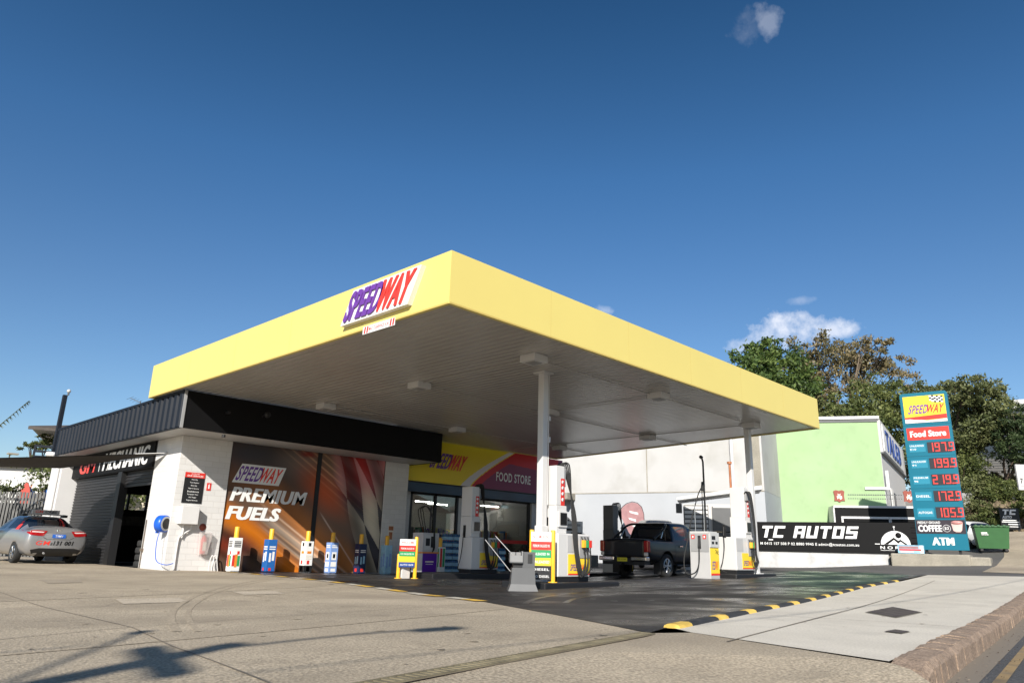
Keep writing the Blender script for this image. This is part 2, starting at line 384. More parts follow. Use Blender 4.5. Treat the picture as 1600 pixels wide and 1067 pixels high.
def text2d(body, bold=0., sp=1.08):
    if 'M' in body: bold = min(bold, .012)
    key = (body, bold, sp)
    if key in _tc: return _tc[key]
    cu = bpy.data.curves.new('lettering', 'FONT'); cu.body = body; cu.size = 1; cu.resolution_u = 3; cu.offset = bold; cu.space_character = sp; cu.fill_mode = 'FRONT'
    o = bpy.data.objects.new('lettering', cu); C.objects.link(o); dg = bpy.context.evaluated_depsgraph_get(); dg.update()
    me = bpy.data.meshes.new_from_object(o.evaluated_get(dg)); bpy.data.objects.remove(o); bpy.data.curves.remove(cu)
    vs_ = [(q.co.x, q.co.y) for q in me.vertices]; fs = [list(p.vertices) for p in me.polygons]; bpy.data.meshes.remove(me)
    x0 = min(a for a, b in vs_); x1 = max(a for a, b in vs_); y0 = min(b for a, b in vs_); y1 = max(b for a, b in vs_)
    _tc[key] = ([(a - x0, b - y0) for a, b in vs_], fs, x1 - x0, y1 - y0); return _tc[key]
def put_text(mb, body, T, x, y, w_=None, h_=None, z=.004, bold=.02, shear=0., m=0, th=0., sp=1.08, center=False):
    vs_, fs, tw, th_ = text2d(body, bold, sp)
    if h_ is None: h_ = th_ * w_ / tw
    if w_ is None: w_ = tw * h_ / th_
    if center: x -= w_ / 2; y -= h_ / 2
    P = [(x + a / tw * w_ + shear * b / th_ * h_, y + b / th_ * h_) for a, b in vs_]
    if th:
        n = len(P); ec = {}
        for f in fs:
            for i in range(len(f)):
                e = (f[i], f[(i + 1) % len(f)]); ec[tuple(sorted(e))] = ec.get(tuple(sorted(e)), []) + [e]
        side = [(e[0][0], e[0][1], n + e[0][1], n + e[0][0]) for e in ec.values() if len(e) == 1]
        mb.add([T(a, b, z + th) for a, b in P] + [T(a, b, z) for a, b in P], fs + side, m)
    else: mb.add([T(a, b, z) for a, b in P], fs, m)
    return w_, h_
def letters(name, body, T, x, y, w_, h_, mt, parent, world=True, **k):
    hv = k.pop('heavy', 0); mb = MB(); z0 = k.pop('z', .004)
    for i in range(1 + (3 if hv else 0)): put_text(mb, body, T, x + hv * i / 3, y, w_ - hv if w_ else w_, h_, z=z0 + .0004 * i, **k)
    return mb.build(name, mt, parent, world, fixn=False)
def logo(parent, T, x, y, w_, h_, z=.004, th=0., shear=.32, outline=None, world=True, out=.06, gap=.015, dim=None):
    a = w_ * .555; b = w_ * .445; gap = -w_ * .042
    if outline:
        mb = MB(); e = h_ * .13; mb.prism([(x - e * 1.2, y - e), (x + w_ + e * .9, y - e), (x + w_ + e * 1.4 + shear * h_, y + h_ + e), (x + e * .2 + shear * h_, y + h_ + e)], T, z - .004, z - .002)
        mb.build('lettering_outline', outline, parent, world, fixn=False)
    mb = MB(); put_text(mb, 'SPEED', T, x, y, a, h_, z, .022, shear, th=th); mb.build('lettering', 'logo_purple' if not dim else dim[0], parent, world, fixn=False)
    mb = MB(); put_text(mb, 'WAY', T, x + a + gap, y, b + w_ * .04, h_, z, .03, shear, th=th); mb.build('lettering', 'logo_red' if not dim else dim[1], parent, world, fixn=False)
def speed_panel(parent, T, x, y, w_, h_, z=.004, world=True):
    """printed yellow pump panel: red foot stripe, chequered flag, lettering"""
    mb = MB(); mb.bx(x, x + w_, y, y + h_, 0, z, 0, T); mb.bx(x, x + w_, y, y + h_ * .07, z, z + .002, 1, T)
    for i in range(5):
        for j in range(3):
            if (i + j) % 2 == 0:
                a = x + w_ * (.62 + .065 * i); b = y + h_ * (.80 + .05 * j - .012 * i); mb.bx(a, a + w_ * .06, b, b + h_ * .05, z, z + .002, 2, T)
    mb.build('printed_panel', ['logo_yellow', 'logo_red', 'black'], parent, world)
    logo(parent, T, x + w_ * .08, y + h_ * .2, w_ * .72, h_ * .32, z + .004, shear=.22, world=world)

# ------------------------------------------------------------------ ground
def cl(v): return min(max(v, 0), 1)
def g(x, y):
    z = -.6 - .155 * cl((y - 3.5) / 6.5) - cl((y - 11) / 10) * (.02 + .11 * cl((x - 9) / 7))
    z += .145 * cl((x - 10) / 9) ** 1.5 * (1 - cl((y - 11.2) / 3)) + max(0, min(x, 60) - 19) * .026
    z += min(max(0, x - 35.5), 14) * .11
    return z
def sheet(name, poly, off, mt, step=1., kind='structure', zf=None):
    bm = bmesh.new(); bm.faces.new([bm.verts.new((x, y, 0)) for x, y in poly])
    xs = [p[0] for p in poly]; ys = [p[1] for p in poly]
    def cut(ax, lo, hi):
        k = math.ceil(lo / step) * step
        while k < hi:
            co = V((0, 0, 0)); co[ax] = k; no_ = V((0, 0, 0)); no_[ax] = 1
            bmesh.ops.bisect_plane(bm, geom=bm.verts[:] + bm.edges[:] + bm.faces[:], plane_co=co, plane_no=no_, dist=1e-6); k += step
    cut(0, min(xs), max(xs)); cut(1, min(ys), max(ys))
    bmesh.ops.triangulate(bm, faces=[f for f in bm.faces if len(f.verts) > 4])
    for q in bm.verts: q.co.z = (zf or g)(q.co.x, q.co.y) + off
    bmesh.ops.recalc_face_normals(bm, faces=bm.faces)
    if sum(f.normal.z for f in bm.faces) < 0: bmesh.ops.reverse_faces(bm, faces=bm.faces)
    me = bpy.data.meshes.new(name); bm.to_mesh(me); bm.free(); me.materials.append(MATS[mt]); o = link(name, me); o['kind'] = kind; return o
def strip_pts(pts, wd):
    """polygon of width wd round a polyline"""
    P = [V((a, b, 0)) for a, b in pts]; Lf = []; Rt = []
    for i, p in enumerate(P):
        d = (P[min(i + 1, len(P) - 1)] - P[max(i - 1, 0)]).normalized(); n = V((-d.y, d.x, 0)); Lf.append(p + n * wd / 2); Rt.append(p - n * wd / 2)
    return [(q.x, q.y) for q in Lf] + [(q.x, q.y) for q in reversed(Rt)]
def strips(name, lines, off, mt, kind='structure'):
    mb = MB()
    for pts, wd in lines:
        fine = []
        for (a, b), (c, d) in zip(pts, pts[1:]):
            n = max(1, int(math.hypot(c - a, d - b) / .7))
            fine += [(a + (c - a) * i / n, b + (d - b) * i / n) for i in range(n)]
        fine.append(pts[-1]); pg = strip_pts(fine, wd); n = len(fine)
        vs_ = [(x, y, g(x, y) + off) for x, y in pg]
        mb.add(vs_, [(i, 2 * n - 1 - i, 2 * n - 2 - i, i + 1) for i in range(n - 1)])
    o = mb.build(name, mt); o['kind'] = kind; return o
# base terrain: one sheet out to the horizon
xs = [-900, -300, -120, -60, -30, -15] + list(range(-8, 64, 2)) + [70, 90, 140, 300, 900]
ys = [-900, -300, -120, -60, -30, -12] + list(range(-6, 40, 2)) + [50, 70, 120, 300, 900]
mb = MB(); mb.v = [(x, y, g(x, y) - (.35 if y < 8 else .05)) for x in xs for y in ys]
mb.f = [(i * len(ys) + j, (i + 1) * len(ys) + j, (i + 1) * len(ys) + j + 1, i * len(ys) + j + 1) for i in range(len(xs) - 1) for j in range(len(ys) - 1)]
mb.m = [0] * len(mb.f); mb.sm = [False] * len(mb.f); tag(mb.build('ground', 'ground_soil'), kind='structure')
KDIR = V((11.6, 1.275, 0)).normalized()      # the kerb line
k0 = V((5.08, 1.62, 0))
def kp(t, o=0): q = k0 + KDIR * t + V((-KDIR.y, KDIR.x, 0)) * o; return (q.x, q.y)
ROAD = -.15
# road beside the kerb
rl = [kp(-60, -14), kp(70, -14), kp(70, -.19), kp(.6, -.19), kp(-.6, -.42), kp(-3, -.42), kp(-60, -.42)]
sheet('road', rl, ROAD, 'asphalt_road', 2.)
left_edge = [(5.21, 3.46), (5.76, 4.42), (6.52, 5.82), (7.5, 7.68), (7.95, 8.87), (8.7, 11.63), (9.4, 14.66), (9.75, 17.93), (9.95, 21.4)]
# concrete apron from the road up to the building
apron = [(-40, -4.4), kp(-3, -.40), kp(-.6, -.40), kp(-.1, -.12), kp(0, 0), (5.57, 3.29)] + left_edge + [(8.45, 21.4), (8.45, 36), (-40, 36)]
def zap(x, y):
    z = g(x, y); q = V((x, y, 0)) - k0; o = q.dot(V((-KDIR.y, KDIR.x, 0))); t = q.dot(KDIR)
    if t < 0: z -= .15 * cl(-t / 1.2) * cl((1.1 - o) / 1.3)
    return z
sheet('apron', apron, 0, 'concrete_apron', 1., zf=zap)
# sealed forecourt
fc = left_edge + [(9.95, 23), (27, 23), (27.0, 14), (22.9, 12.95 + 1.2), (24.86, 12.2), (26.8, 9.42), (24.46, 6.75), (20.32, 6.2), (16.9, 5.87), (9.21, 4.4), (5.74, 3.62)]
fc = left_edge + [(9.95, 23), (27.5, 23), (26.5, 12.5), (26.9, 9.42), (24.6, 6.72), (20.32, 6.2), (16.9, 5.87), (9.21, 4.4), (5.74, 3.62)]
sheet('forecourt', fc, .004, 'asphalt_sealed', 1.)
sheet('painted_bay', [(16.2, 6.1), (20.3, 6.45), (24.3, 6.95), (26.3, 9.3), (25.8, 11.3), (22.5, 10.0), (18.3, 9.2)], .008, 'asphalt_green', 1.)
# footpath
fp = [(5.57, 3.29), (5.15, 1.66)] + [kp(t, .02) for t in (1, 12, 21, 30, 40)] + [(44, 9.4), (36, 8.3), (25.07, 6.72), (20.5, 6.1), (16.9, 5.80), (9.21, 4.33), (5.75, 3.56)]
sheet('footpath', [(5.57, 3.29), (5.15, 1.66), kp(1, .02), kp(12, .02), kp(20, .02), (25.07, 6.70), (20.5, 6.1), (16.9, 5.80), (9.21, 4.33), (5.75, 3.56)], .002, 'footpath', 1.)
sheet('driveway', [(25.1, 6.75), kp(20.02, .02), kp(30, .02), kp(60, .02), (70, 22), (44, 40), (27.5, 40), (27.5, 23), (26.52, 12.5), (26.92, 9.42), (24.62, 6.74)], -.004, 'asphalt_drive', 1.)
sheet('pavement', [kp(22, .02), kp(60, .02), (64, 11.5), (38.5, 7.2), (34.5, 6.9), (28.5, 6.0)], .006, 'concrete_apron', 1.)
# brick kerb: rounded, with brick joints
mb = MB(); n = 170; prof = [(-.19, -.17), (-.185, -.03), (-.15, .012), (-.02, .02), (.03, .01), (.03, -.1)]
for i in range(n):
    t0 = -.45 + i * .235; t1 = t0 + .225
    if t0 > 40: break
    dz = lambda t: -.13 * cl(-(t - .2) / .6)
    vs_ = []
    for t in (t0, t1):
        j = random.uniform(-.006, .006)
        for o, z in prof: x, y = kp(t, o + j); vs_.append((x, y, g(x, y) + z + dz(t) + j))
    k = len(prof); mb.add(vs_, [(q, q + 1, k + q + 1, k + q) for q in range(k - 1)] + [tuple(range(k)), tuple(range(k, 2 * k))])
vs_ = []
for t in np.arange(-.45, 40, .8):
    for o, z in ((-.175, -.17), (-.15, -.008), (.02, .004)): x, y = kp(t, o); vs_.append((x, y, g(x, y) + z - .13 * cl(-(t - .2) / .6)))
mb.add(vs_, [(3 * i + q, 3 * i + q + 1, 3 * i + q + 4, 3 * i + q + 3) for i in range(len(vs_) // 3 - 1) for q in range(2)], 1)
tag(mb.build('kerb', ['kerb_brick', 'joint']), kind='structure')
def on_road(name, o0, o1, t0, t1, off, mt):
    mb = MB(); ts = np.arange(t0, t1, .8); vs_ = []
    for t in ts:
        for o in (o0, o1): x, y = kp(t, o); vs_.append((x, y, g(x, y) + ROAD + off))
    mb.add(vs_, [(2 * i, 2 * i + 1, 2 * i + 3, 2 * i + 2) for i in range(len(ts) - 1)]); tag(mb.build(name, mt), kind='structure')
on_road('gutter', -.36, -.19, -.2, 40, .004, 'joint')
on_road('road_line', -.50, -.43, -2, 40, .008, 'line_worn')
# litter and grit in the gutter
mb = MB()
for _ in range(420):
    t = random.uniform(0, 14); x, y = kp(t, -random.uniform(.2, .4) - (random.random() ** 3) * .3); s_ = random.uniform(.004, .012); a = random.uniform(0, 6)
    z = g(x, y) + ROAD + .012
    mb.add([(x + s_ * math.cos(a + k * 2.1) * random.uniform(.6, 1.4), y + s_ * math.sin(a + k * 2.1), z + random.uniform(0, s_)) for k in range(3)], [(0, 1, 2)], random.randrange(2))
tag(mb.build('gutter_grit', ['bark_pale', 'bark']), label='dry leaf litter and grit lying in the road gutter', cat='litter', kind='stuff')
# joints, patches, marks in the apron
strips('apron_joint', [([(2.82, 12.76), (2.385, 6.5), (2.067, 4.904), (1.833, 3.323), (1.6, 1.5)], .012), ([(-4, 5.2), (1.397, 6.065), (2.385, 6.5)], .014), ([(2.385, 6.5), (3.997, 6.882), (7.2, 7.5)], .01), ([(2.82, 12.76), (3.0, 21), (3.1, 33)], .02)], .004, 'joint')
def arc_mark(a, b, bow, n=14):
    a = V((*a, 0)); b = V((*b, 0)); d = b - a; p = V((-d.y, d.x, 0)).normalized(); return [((a + d * t + p * bow * 4 * t * (1 - t)).x, (a + d * t + p * bow * 4 * t * (1 - t)).y) for t in np.linspace(0, 1, n)]
strips('tyre_mark', [(arc_mark((8.9, 16.2), (2.5, 5.9), -.7), .07), (arc_mark((9.0, 16.0), (2.62, 5.8), -.7), .05), (arc_mark((8.3, 13), (-2, 10.2), .5), .06), (arc_mark((6.6, 6.4), (-3, 4.4), .2), .05)], .003, 'tyre_mark')
strips('forecourt_joint', [([(9.9, 8.6), (14.5, 8.2), (24, 7.4)], .02), ([(12.2, 5.2), (13.4, 10.2)], .02), ([(17.3, 6.3), (18.2, 10.2)], .02), ([(10.0, 14.0), (24, 13.6)], .02)], .007, 'patch_oil')
strips('oil_mark', [(arc_mark((9.5, 12.6), (22, 12.2), .15), .14), (arc_mark((9.0, 8.9), (23, 8.9), -.1), .10), (arc_mark((7.6, 7.0), (14, 9.4), .6), .09), (arc_mark((8.2, 6.8), (15, 8.9), .6), .09)], .0065, 'oil')
def quadsheet(name, pts, off, mt): return sheet(name, pts, off, mt, .5)
quadsheet('apron_patch', [(4.0, 15.0), (4.6, 15.2), (4.9, 16.3), (4.2, 16.4)], .005, 'patch_dark')
quadsheet('apron_patch', [(3.5, 9.9), (4.3, 9.9), (4.5, 10.7), (3.7, 10.8)], .005, 'patch')
quadsheet('apron_patch', [(5.6, 11.0), (6.3, 11.0), (6.5, 11.7), (5.8, 11.8)], .005, 'patch')
strips('footpath_joint', [([(5.2, 2.78), (14.05, 4.30), (21.2, 5.53)], .018), ([(8.0, 4.0), (8.45, 2.05)], .012), ([(12.2, 4.8), (12.7, 2.5)], .012), ([(16.0, 5.5), (16.6, 2.95)], .012)], .006, 'joint')
# faded kerb dashes along the left edge of the forecourt
ll = []; lw_ = []
acc = 0; pts = [V((a, b, 0)) for a, b in left_edge[3:]]
def along(pts, s):
    for a, b in zip(pts, pts[1:]):
        d = (b - a).length
        if s <= d: return a + (b - a) * s / d
        s -= d
    return pts[-1]
tot = sum((b - a).length for a, b in zip(pts, pts[1:]))
s_ = .1; i = 0
while s_ < tot - 1:
    a = along(pts, s_); b = along(pts, s_ + .62); (ll if i % 2 == 0 else lw_).append(([(a.x, a.y), (b.x, b.y)], .2)); s_ += .66 if i % 2 == 0 else .9; i += 1
strips('edge_dashes', ll, .012, 'line_yellow'); strips('edge_dashes', lw_, .011, 'line_white')
# rubber kerb in yellow and black along the footpath
kpth = [(5.74, 3.58), (9.21, 4.36), (13.1, 5.12), (16.9, 5.84), (20.45, 6.18)]
P = [V((a, b, 0)) for a, b in kpth]; tot = sum((b - a).length for a, b in zip(P, P[1:]))
ks = thing('kerb_stop', 'low kerb in yellow and black blocks between dark forecourt and pale footpath', 'kerb', (5.74, 3.58, g(5.74, 3.58)))
s_ = 0; i = 0
while s_ < tot - .2:
    ln = .36 if i % 2 == 0 else .84
    if i == 0: ln = .36
    m_ = MB(); vs_ = []; k = 6
    for q in (s_ + .004, s_ + ln - .004):
        p = along(P, q); d = (along(P, min(q + .1, tot)) - along(P, max(0, q - .1))).normalized(); nn = V((-d.y, d.x, 0))
        for o, z in ((-.075, 0), (-.065, .022), (-.035, .036), (.035, .036), (.065, .022), (.075, 0)): e = p + nn * o; vs_.append((e.x, e.y, g(e.x, e.y) + z))
    m_.add(vs_, [(q, q + 1, k + q + 1, k + q) for q in range(k - 1)] + [tuple(range(k)), tuple(range(k, 2 * k))]); m_.build(*(('yellow_block', 'kerb_yellow') if i % 2 == 0 else ('black_block', 'kerb_black')), ks, True); s_ += ln; i += 1
rg_ = random.Random(11); cr_ = []
for _ in range(7):
    x, y = rg_.uniform(-1, 7), rg_.uniform(3.4, 13); a = rg_.uniform(0, 6.28); pts = [(x, y)]
    for _k in range(rg_.randint(5, 11)): a += rg_.uniform(-.5, .5); x += math.cos(a) * .3; y += math.sin(a) * .3; pts.append((x, y))
    if all(px_ < 5.0 + max(0, py_ - 3.4) * .25 for px_, py_ in pts): cr_.append((pts, .006))
if cr_: strips('apron_crack', cr_, .0035, 'joint')
def spots(name, n, xr, yr, r0, r1, mt, off, seed, ok=lambda x, y: True):
    rg = random.Random(seed); mb = MB()
    for _ in range(n):
        x, y = rg.uniform(*xr), rg.uniform(*yr)
        if not ok(x, y): continue
        r = r0 + (r1 - r0) * rg.random() ** 3; k = 9; ph = rg.uniform(0, 6)
        mb.add([(x + r * (1 + .3 * math.sin(3 * t + ph)) * math.cos(t), y + r * (1 + .25 * math.cos(2 * t + ph)) * math.sin(t), g(x, y) + off) for t in np.linspace(0, 2 * math.pi, k, endpoint=False)], [tuple(range(k))])
    tag(mb.build(name, mt), kind='structure')
spots('apron_spots', 150, (-2, 6.5), (3.2, 14), .008, .06, 'tyre_mark', .0045, 3, lambda x, y: x < 4.8 + max(0, y - 3.5) * .25)
spots('forecourt_spots', 120, (8.5, 24), (5, 15), .01, .10, 'oil', .0075, 4, lambda x, y: y > 3.9 + (x - 6) * .2)
spots('footpath_spots', 110, (6.2, 20), (2.2, 5.6), .006, .025, 'patch_dark', .0085, 5, lambda x, y: 1.95 + (x - 5) * .11 < y < 3.3 + (x - 5.6) * .185)
# drain channel
a = V((.9, 2.69, 0)); b = V((5.15, 3.43, 0)); d = (b - a).normalized(); nn = V((-d.y, d.x, 0)); ln = (b - a).length
dt = thing('drain_grate', 'long rusty steel channel grate crossing the concrete apron', 'drain', (a.x, a.y, g(a.x, a.y)))
T = lambda x, y, z: a + d * x + nn * y + V((0, 0, g(a.x, a.y) + z))
mb = MB(); mb.bx(0, ln, -.065, .065, .003, .006, 0, T); mb.build('channel', 'joint', dt, True)
mb = MB(); mb.bx(0, ln, -.065, -.05, .006, .012, 0, T); mb.bx(0, ln, .05, .065, .006, .012, 0, T); q = 0
while q < ln: mb.bx(q, q + .03, -.049, .049, .006, .011, 0, T); q += .055
mb.build('grate_bars', 'grate', dt, True)
mb = MB(); pts = [(9.6, 3.26), (8.98, 2.77), (10.32, 2.87), (11.0, 3.42)]
def cover(nm, pts, lbl):
    t = thing(nm, lbl, 'access cover', (*pts[0], g(*pts[0]))); c = [V((x, y, g(x, y) + .006)) for x, y in pts]; m0 = sum(c, V()) / 4
    mb = MB(); mb.add(c, [(0, 1, 2, 3)]); mb.build('frame', 'concrete_old', t, True)
    mb = MB(); cc_ = [m0 + (p - m0) * .93 + V((0, 0, .005)) for p in c]; mb.add(cc_, [(0, 1, 2, 3)])
    for k in (.25, .5, .75):
        e0 = cc_[0].lerp(cc_[3], k); e1 = cc_[1].lerp(cc_[2], k); w0 = (cc_[3] - cc_[0]) * .01; up = V((0, 0, .003)); mb.add([e0 - w0 + up, e1 - w0 + up, e1 + w0 + up, e0 + w0 + up], [(0, 1, 2, 3)], 1)
    mb.build('lid', ['cover_iron', 'joint'], t, True)
cover('access_cover', [(9.59, 3.30), (8.98, 2.77), (10.32, 2.87), (11.0, 3.42)], 'large rusty brown iron access cover set in the pale footpath')
cover('access_cover', [(7.15, 2.32), (7.1, 2.16), (7.38, 2.17), (7.46, 2.32)], 'small square iron cover in the footpath near the brick kerb')
# ------------------------------------------------------------------ canopy
ZS = 4.0; ZT = 4.97
cnr = [V((7.554, 8.853, 0)), V((23.37, 8.853, 0)), V((25.0, 21.3, 0)), V((7.554, 22.1, 0))]
cp = thing('canopy', 'big flat service station canopy with yellow fascia on white columns', 'canopy', (12.35, 10.94, -.62))
cen = sum(cnr, V()) / 4
inn = [V((7.63, 8.93, 0)), V((23.30, 8.93, 0)), V((24.92, 21.23, 0)), V((7.63, 22.02, 0))]
for i in range(4):
    a, b, c, d = cnr[i], cnr[(i + 1) % 4], inn[(i + 1) % 4], inn[i]
    mb = MB(); mb.add([(p.x, p.y, z) for z in (ZS, ZT) for p in (a, b, c, d)], [(3, 2, 1, 0), (4, 5, 6, 7), (0, 1, 5, 4), (2, 3, 7, 6)])
    dd = (b - a).normalized(); nn = V((dd.y, -dd.x, 0)); ln = (b - a).length
    T = lambda x, y, z, a=a, dd=dd, nn=nn: a + dd * x + nn * z + Z_ * y
    for k in range(1, round(ln / 2.65)): x = ln * k / round(ln / 2.65); mb.bx(x - .003, x + .003, ZS + .002, ZT - .002, .0003, .0012, 1, T)
    mb.bx(.02, ln - .02, ZS + .006, ZS + .03, .0003, .002, 1, T)
    mb.build('fascia', ['canopy_yellow', 'canopy_seam'], cp, True)
mb = MB(); ins = [V((7.66, 8.96, 0)), V((23.26, 8.96, 0)), V((24.88, 21.2, 0)), V((7.66, 21.98, 0))]
xx = 7.66; pit = .2
def yb_(x): t = cl((x - 7.66) / (24.88 - 7.66)); return 21.98 + (21.2 - 21.98) * t
def y0_(x): return 8.96 if x <= 23.26 else 8.96 + (x - 23.26) / 1.62 * 12.24
pr = []
while xx < 24.8:
    pr += [(xx, ZS + .03), (xx + .15, ZS + .03), (xx + .158, ZS + .058), (xx + .192, ZS + .058)]; xx += pit
vs_ = []
for x, z in pr: x = min(x, 24.88); vs_ += [(x, min(y0_(x), yb_(x)), z), (x, yb_(x), z)]
mb.add(vs_, [(2 * i, 2 * i + 2, 2 * i + 3, 2 * i + 1) for i in range(len(pr) - 1)]); mb.build('soffit', 'soffit', cp, True)
mb = MB(); mb.add([(p.x, p.y, z) for z in (4.6, 4.68) for p in ins], [(3, 2, 1, 0), (4, 5, 6, 7), (0, 1, 5, 4), (1, 2, 6, 5), (2, 3, 7, 6), (3, 0, 4, 7)]); mb.build('roof_deck', 'grey_light', cp, True)
def col_mb(x, y, z0, r=.085):
    mb = MB(); mb.bev(x - r, x + r, y - r, y + r, z0, ZS + .03, .012); mb.bx(x - .17, x + .17, y - .17, y + .17, ZS - .012, ZS + .028); mb.bx(x - .16, x + .16, y - .16, y + .16, z0, z0 + .02)
    return mb
col_mb(12.35, 10.94, -.62).build('column', 'white_metal', cp, True)
col_mb(21.42, 10.37, -.47).build('column', 'white_metal', cp, True)
mb = MB(); mb.bev(12.245, 12.455, 10.83, 11.05, -.62, .55, .01); mb.tube([(12.46, 10.86, 3.98), (12.46, 10.86, 1.0)], .012); mb.bx(12.44, 12.5, 10.83, 10.9, 2.9, 3.0); mb.bx(12.44, 12.5, 10.83, 10.9, 2.4, 2.52)
mb.build('column_casing', 'white_metal', cp, True)
mb = MB()
for y in (10.1, 14.12, 18.6): mb.tube([(11.2, y + .1, ZS - .0), (24.3 if y > 14 else 20.6, y + .1, ZS - .0)], .014, 6)
for x in (11.2, 16.1, 21.4): mb.tube([(x, 10.1, ZS), (x, 20.5, ZS)], .012, 6)
mb.build('conduit', 'soffit', cp, True)
names = [[('front corner', ''), 0], 0]
LI = 0; proto = None
where = {(0, 0): 'nearest the yellow corner, before the first column', (0, 1): 'second along from the dark parapet, left of the first column', (0, 2): 'close against the black parapet at the left',
         (1, 0): 'halfway along the front row between the two columns', (1, 1): 'half hidden behind the front column top', (1, 2): 'above the end of the black parapet near the store sign',
         (2, 0): 'over the top of the far right column', (2, 1): 'above the dark pickup truck by the back edge', (2, 2): 'over the end of the maroon store sign'}
for i, row in enumerate(([(11.08, 10.10), (11.25, 14.17), (11.36, 18.66)], [(15.88, 10.06), (15.98, 13.9), (16.55, 18.6)], [(21.35, 10.2), (21.62, 14.2), (21.96, 18.55)])):
    for j, (x, y) in enumerate(row):
        lb = 'white canopy box light ' + where[(i, j)]
        if proto is None:
            t = thing('canopy_light', lb, 'ceiling light', (x, y, ZS + .03), 0, 'box lights under the canopy'); proto = t
            mb = MB(); mb.bev(-.215, .215, -.215, .215, -.16, 0, .012); mb.build('housing', 'white_metal', t)
            mb = MB(); mb.bx(-.13, .13, -.13, .13, -.172, -.161); mb.build('diffuser', 'grey_metal', t)
        else: t = copy_tree(proto); t.location = (x, y, ZS + .03); t['label'] = lb
# SPEEDWAY sign on the left fascia
st_ = thing('fascia_sign', 'raised purple and red shop lettering on white board, on yellow fascia', 'sign', (7.554, 10.7, 4.2))
T = FR((7.552, 11.926, 4.215), -Y_, Z_)      # x runs towards the camera
mb = MB(); mb.prism([(-.06, -.04), (2.06, -.04), (2.40, .63), (.30, .63)], T, .0, .11); mb.build('panel', 'white_text', st_, True)
logo(st_, T, .02, .0, 1.98, .59, z=.112, th=.03, shear=.52, gap=.03)
st_ = thing('clearance_sign', 'small white clearance strip with red slashes under the fascia sign', 'sign', (7.55, 10.7, 3.95))
T = FR((7.548, 11.33, 3.90), -Y_, Z_); mb = MB(); mb.bx(0, 1.0, 0, .15, 0, .012, 0, T)
for x in (.04, .12, .85, .93): mb.prism([(x, .01), (x + .045, .01), (x + .065, .14), (x + .02, .14)], T, .012, .015, 1)
mb.build('panel', ['white_text', 'red'], st_, True); letters('lettering', 'MAX CLEARANCE 4.3m', T, .2, .045, .62, .065, 'red', st_, z=.015, bold=.01)
# ------------------------------------------------------------------ service building
GB = -.95
bl = thing('service_building', 'white brick workshop and shop building with black parapet beside the canopy', 'building', (8.45, 21.4, -.77))
WT = 2.97
mb = MB()
mb.bx(8.45, 9.95, 21.4, 21.65, GB, WT); mb.bx(8.45, 8.7, 21.65, 23.25, GB, WT)          # corner pier
mb.bx(15.72, 16.75, 21.4, 21.65, GB, WT)                                                # pier right of the mural
mb.bx(9.95, 15.72, 21.47, 21.65, GB, WT)                                                # wall behind the mural
mb.bx(16.5, 16.75, 21.651, 22.3, GB, 2.5); mb.bx(16.75, 17.62, 22.3, 22.5, GB, 2.6)
mb.build('brick_wall', 'white_brick', bl, True)
mb = MB()
mb.bx(8.45, 8.7, 23.25, 31.2, 2.16, WT); mb.bx(8.45, 8.7, 25.95, 26.3, GB, 2.16); mb.build('side_wall', 'black', bl, True)
mb = MB(); mb.bx(8.05, 8.72, 31.2, 32.6, GB, 2.9); mb.build('end_pier', 'white_paint', bl, True)
mb = MB(); mb.tube([(7.98, 31.5, GB), (7.98, 31.5, 2.5), (8.1, 31.6, 2.9)], .07); mb.build('downpipe', 'white_paint', bl, True)
# workshop room
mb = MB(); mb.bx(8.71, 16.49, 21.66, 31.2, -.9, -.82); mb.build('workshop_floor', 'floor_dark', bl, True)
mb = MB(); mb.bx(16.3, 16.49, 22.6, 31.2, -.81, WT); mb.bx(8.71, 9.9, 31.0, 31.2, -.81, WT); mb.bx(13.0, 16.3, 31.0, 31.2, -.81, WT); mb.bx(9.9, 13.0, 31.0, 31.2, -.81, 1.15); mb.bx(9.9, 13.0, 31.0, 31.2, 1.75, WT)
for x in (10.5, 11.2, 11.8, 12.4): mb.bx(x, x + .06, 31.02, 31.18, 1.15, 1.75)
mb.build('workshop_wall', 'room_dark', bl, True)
mb = MB(); mb.ribbed(FR((9.95, 30.9, .55), X_, Z_), 2.2, .35, .16, .05); mb.build('workshop_screen', 'paling', bl, True)
# parapet
mb = MB(); mb.ribbed(FR((7.76, 31.35, 2.99), -Y_, Z_), 11.38, .93, .37, .055, duty=.6); mb.bx(7.70, 7.80, 19.925, 31.35, 3.925, 3.995); mb.bx(7.8, 8.4, 31.25, 31.35, 2.99, 3.9); mb.bx(7.72, 7.80, 19.95, 31.35, 2.96, 2.985)
mb.build('ribbed_parapet', 'dark_metal', bl, True)
mb = MB(); mb.bx(7.80, 17.03, 19.93, 20.0, 2.965, 3.99); mb.bx(16.97, 17.03, 20.0, 22.0, 2.965, 3.99); mb.build('front_parapet', 'black_panel', bl, True)
mb = MB(); mb.bx(7.725, 7.80, 19.90, 19.93, 2.96, 3.99); mb.build('corner_trim', 'grey_metal', bl, True)
mb = MB(); mb.bx(7.8, 16.97, 20.0, 22.0, 2.975, 2.995); mb.bx(7.8, 16.97, 22.0, 31.25, 2.975, 2.995); mb.build('eave_soffit', 'grey_light', bl, True)
mb = MB(); mb.bx(7.85, 16.95, 20.05, 31.24, 3.0, 3.1); mb.bx(16.95, 26.2, 22.3, 30, 3.0, 3.1); mb.bx(16.95, 26.0, 22.45, 22.6, 3.1, 4.2); mb.build('roof', 'grey_dark', bl, True)
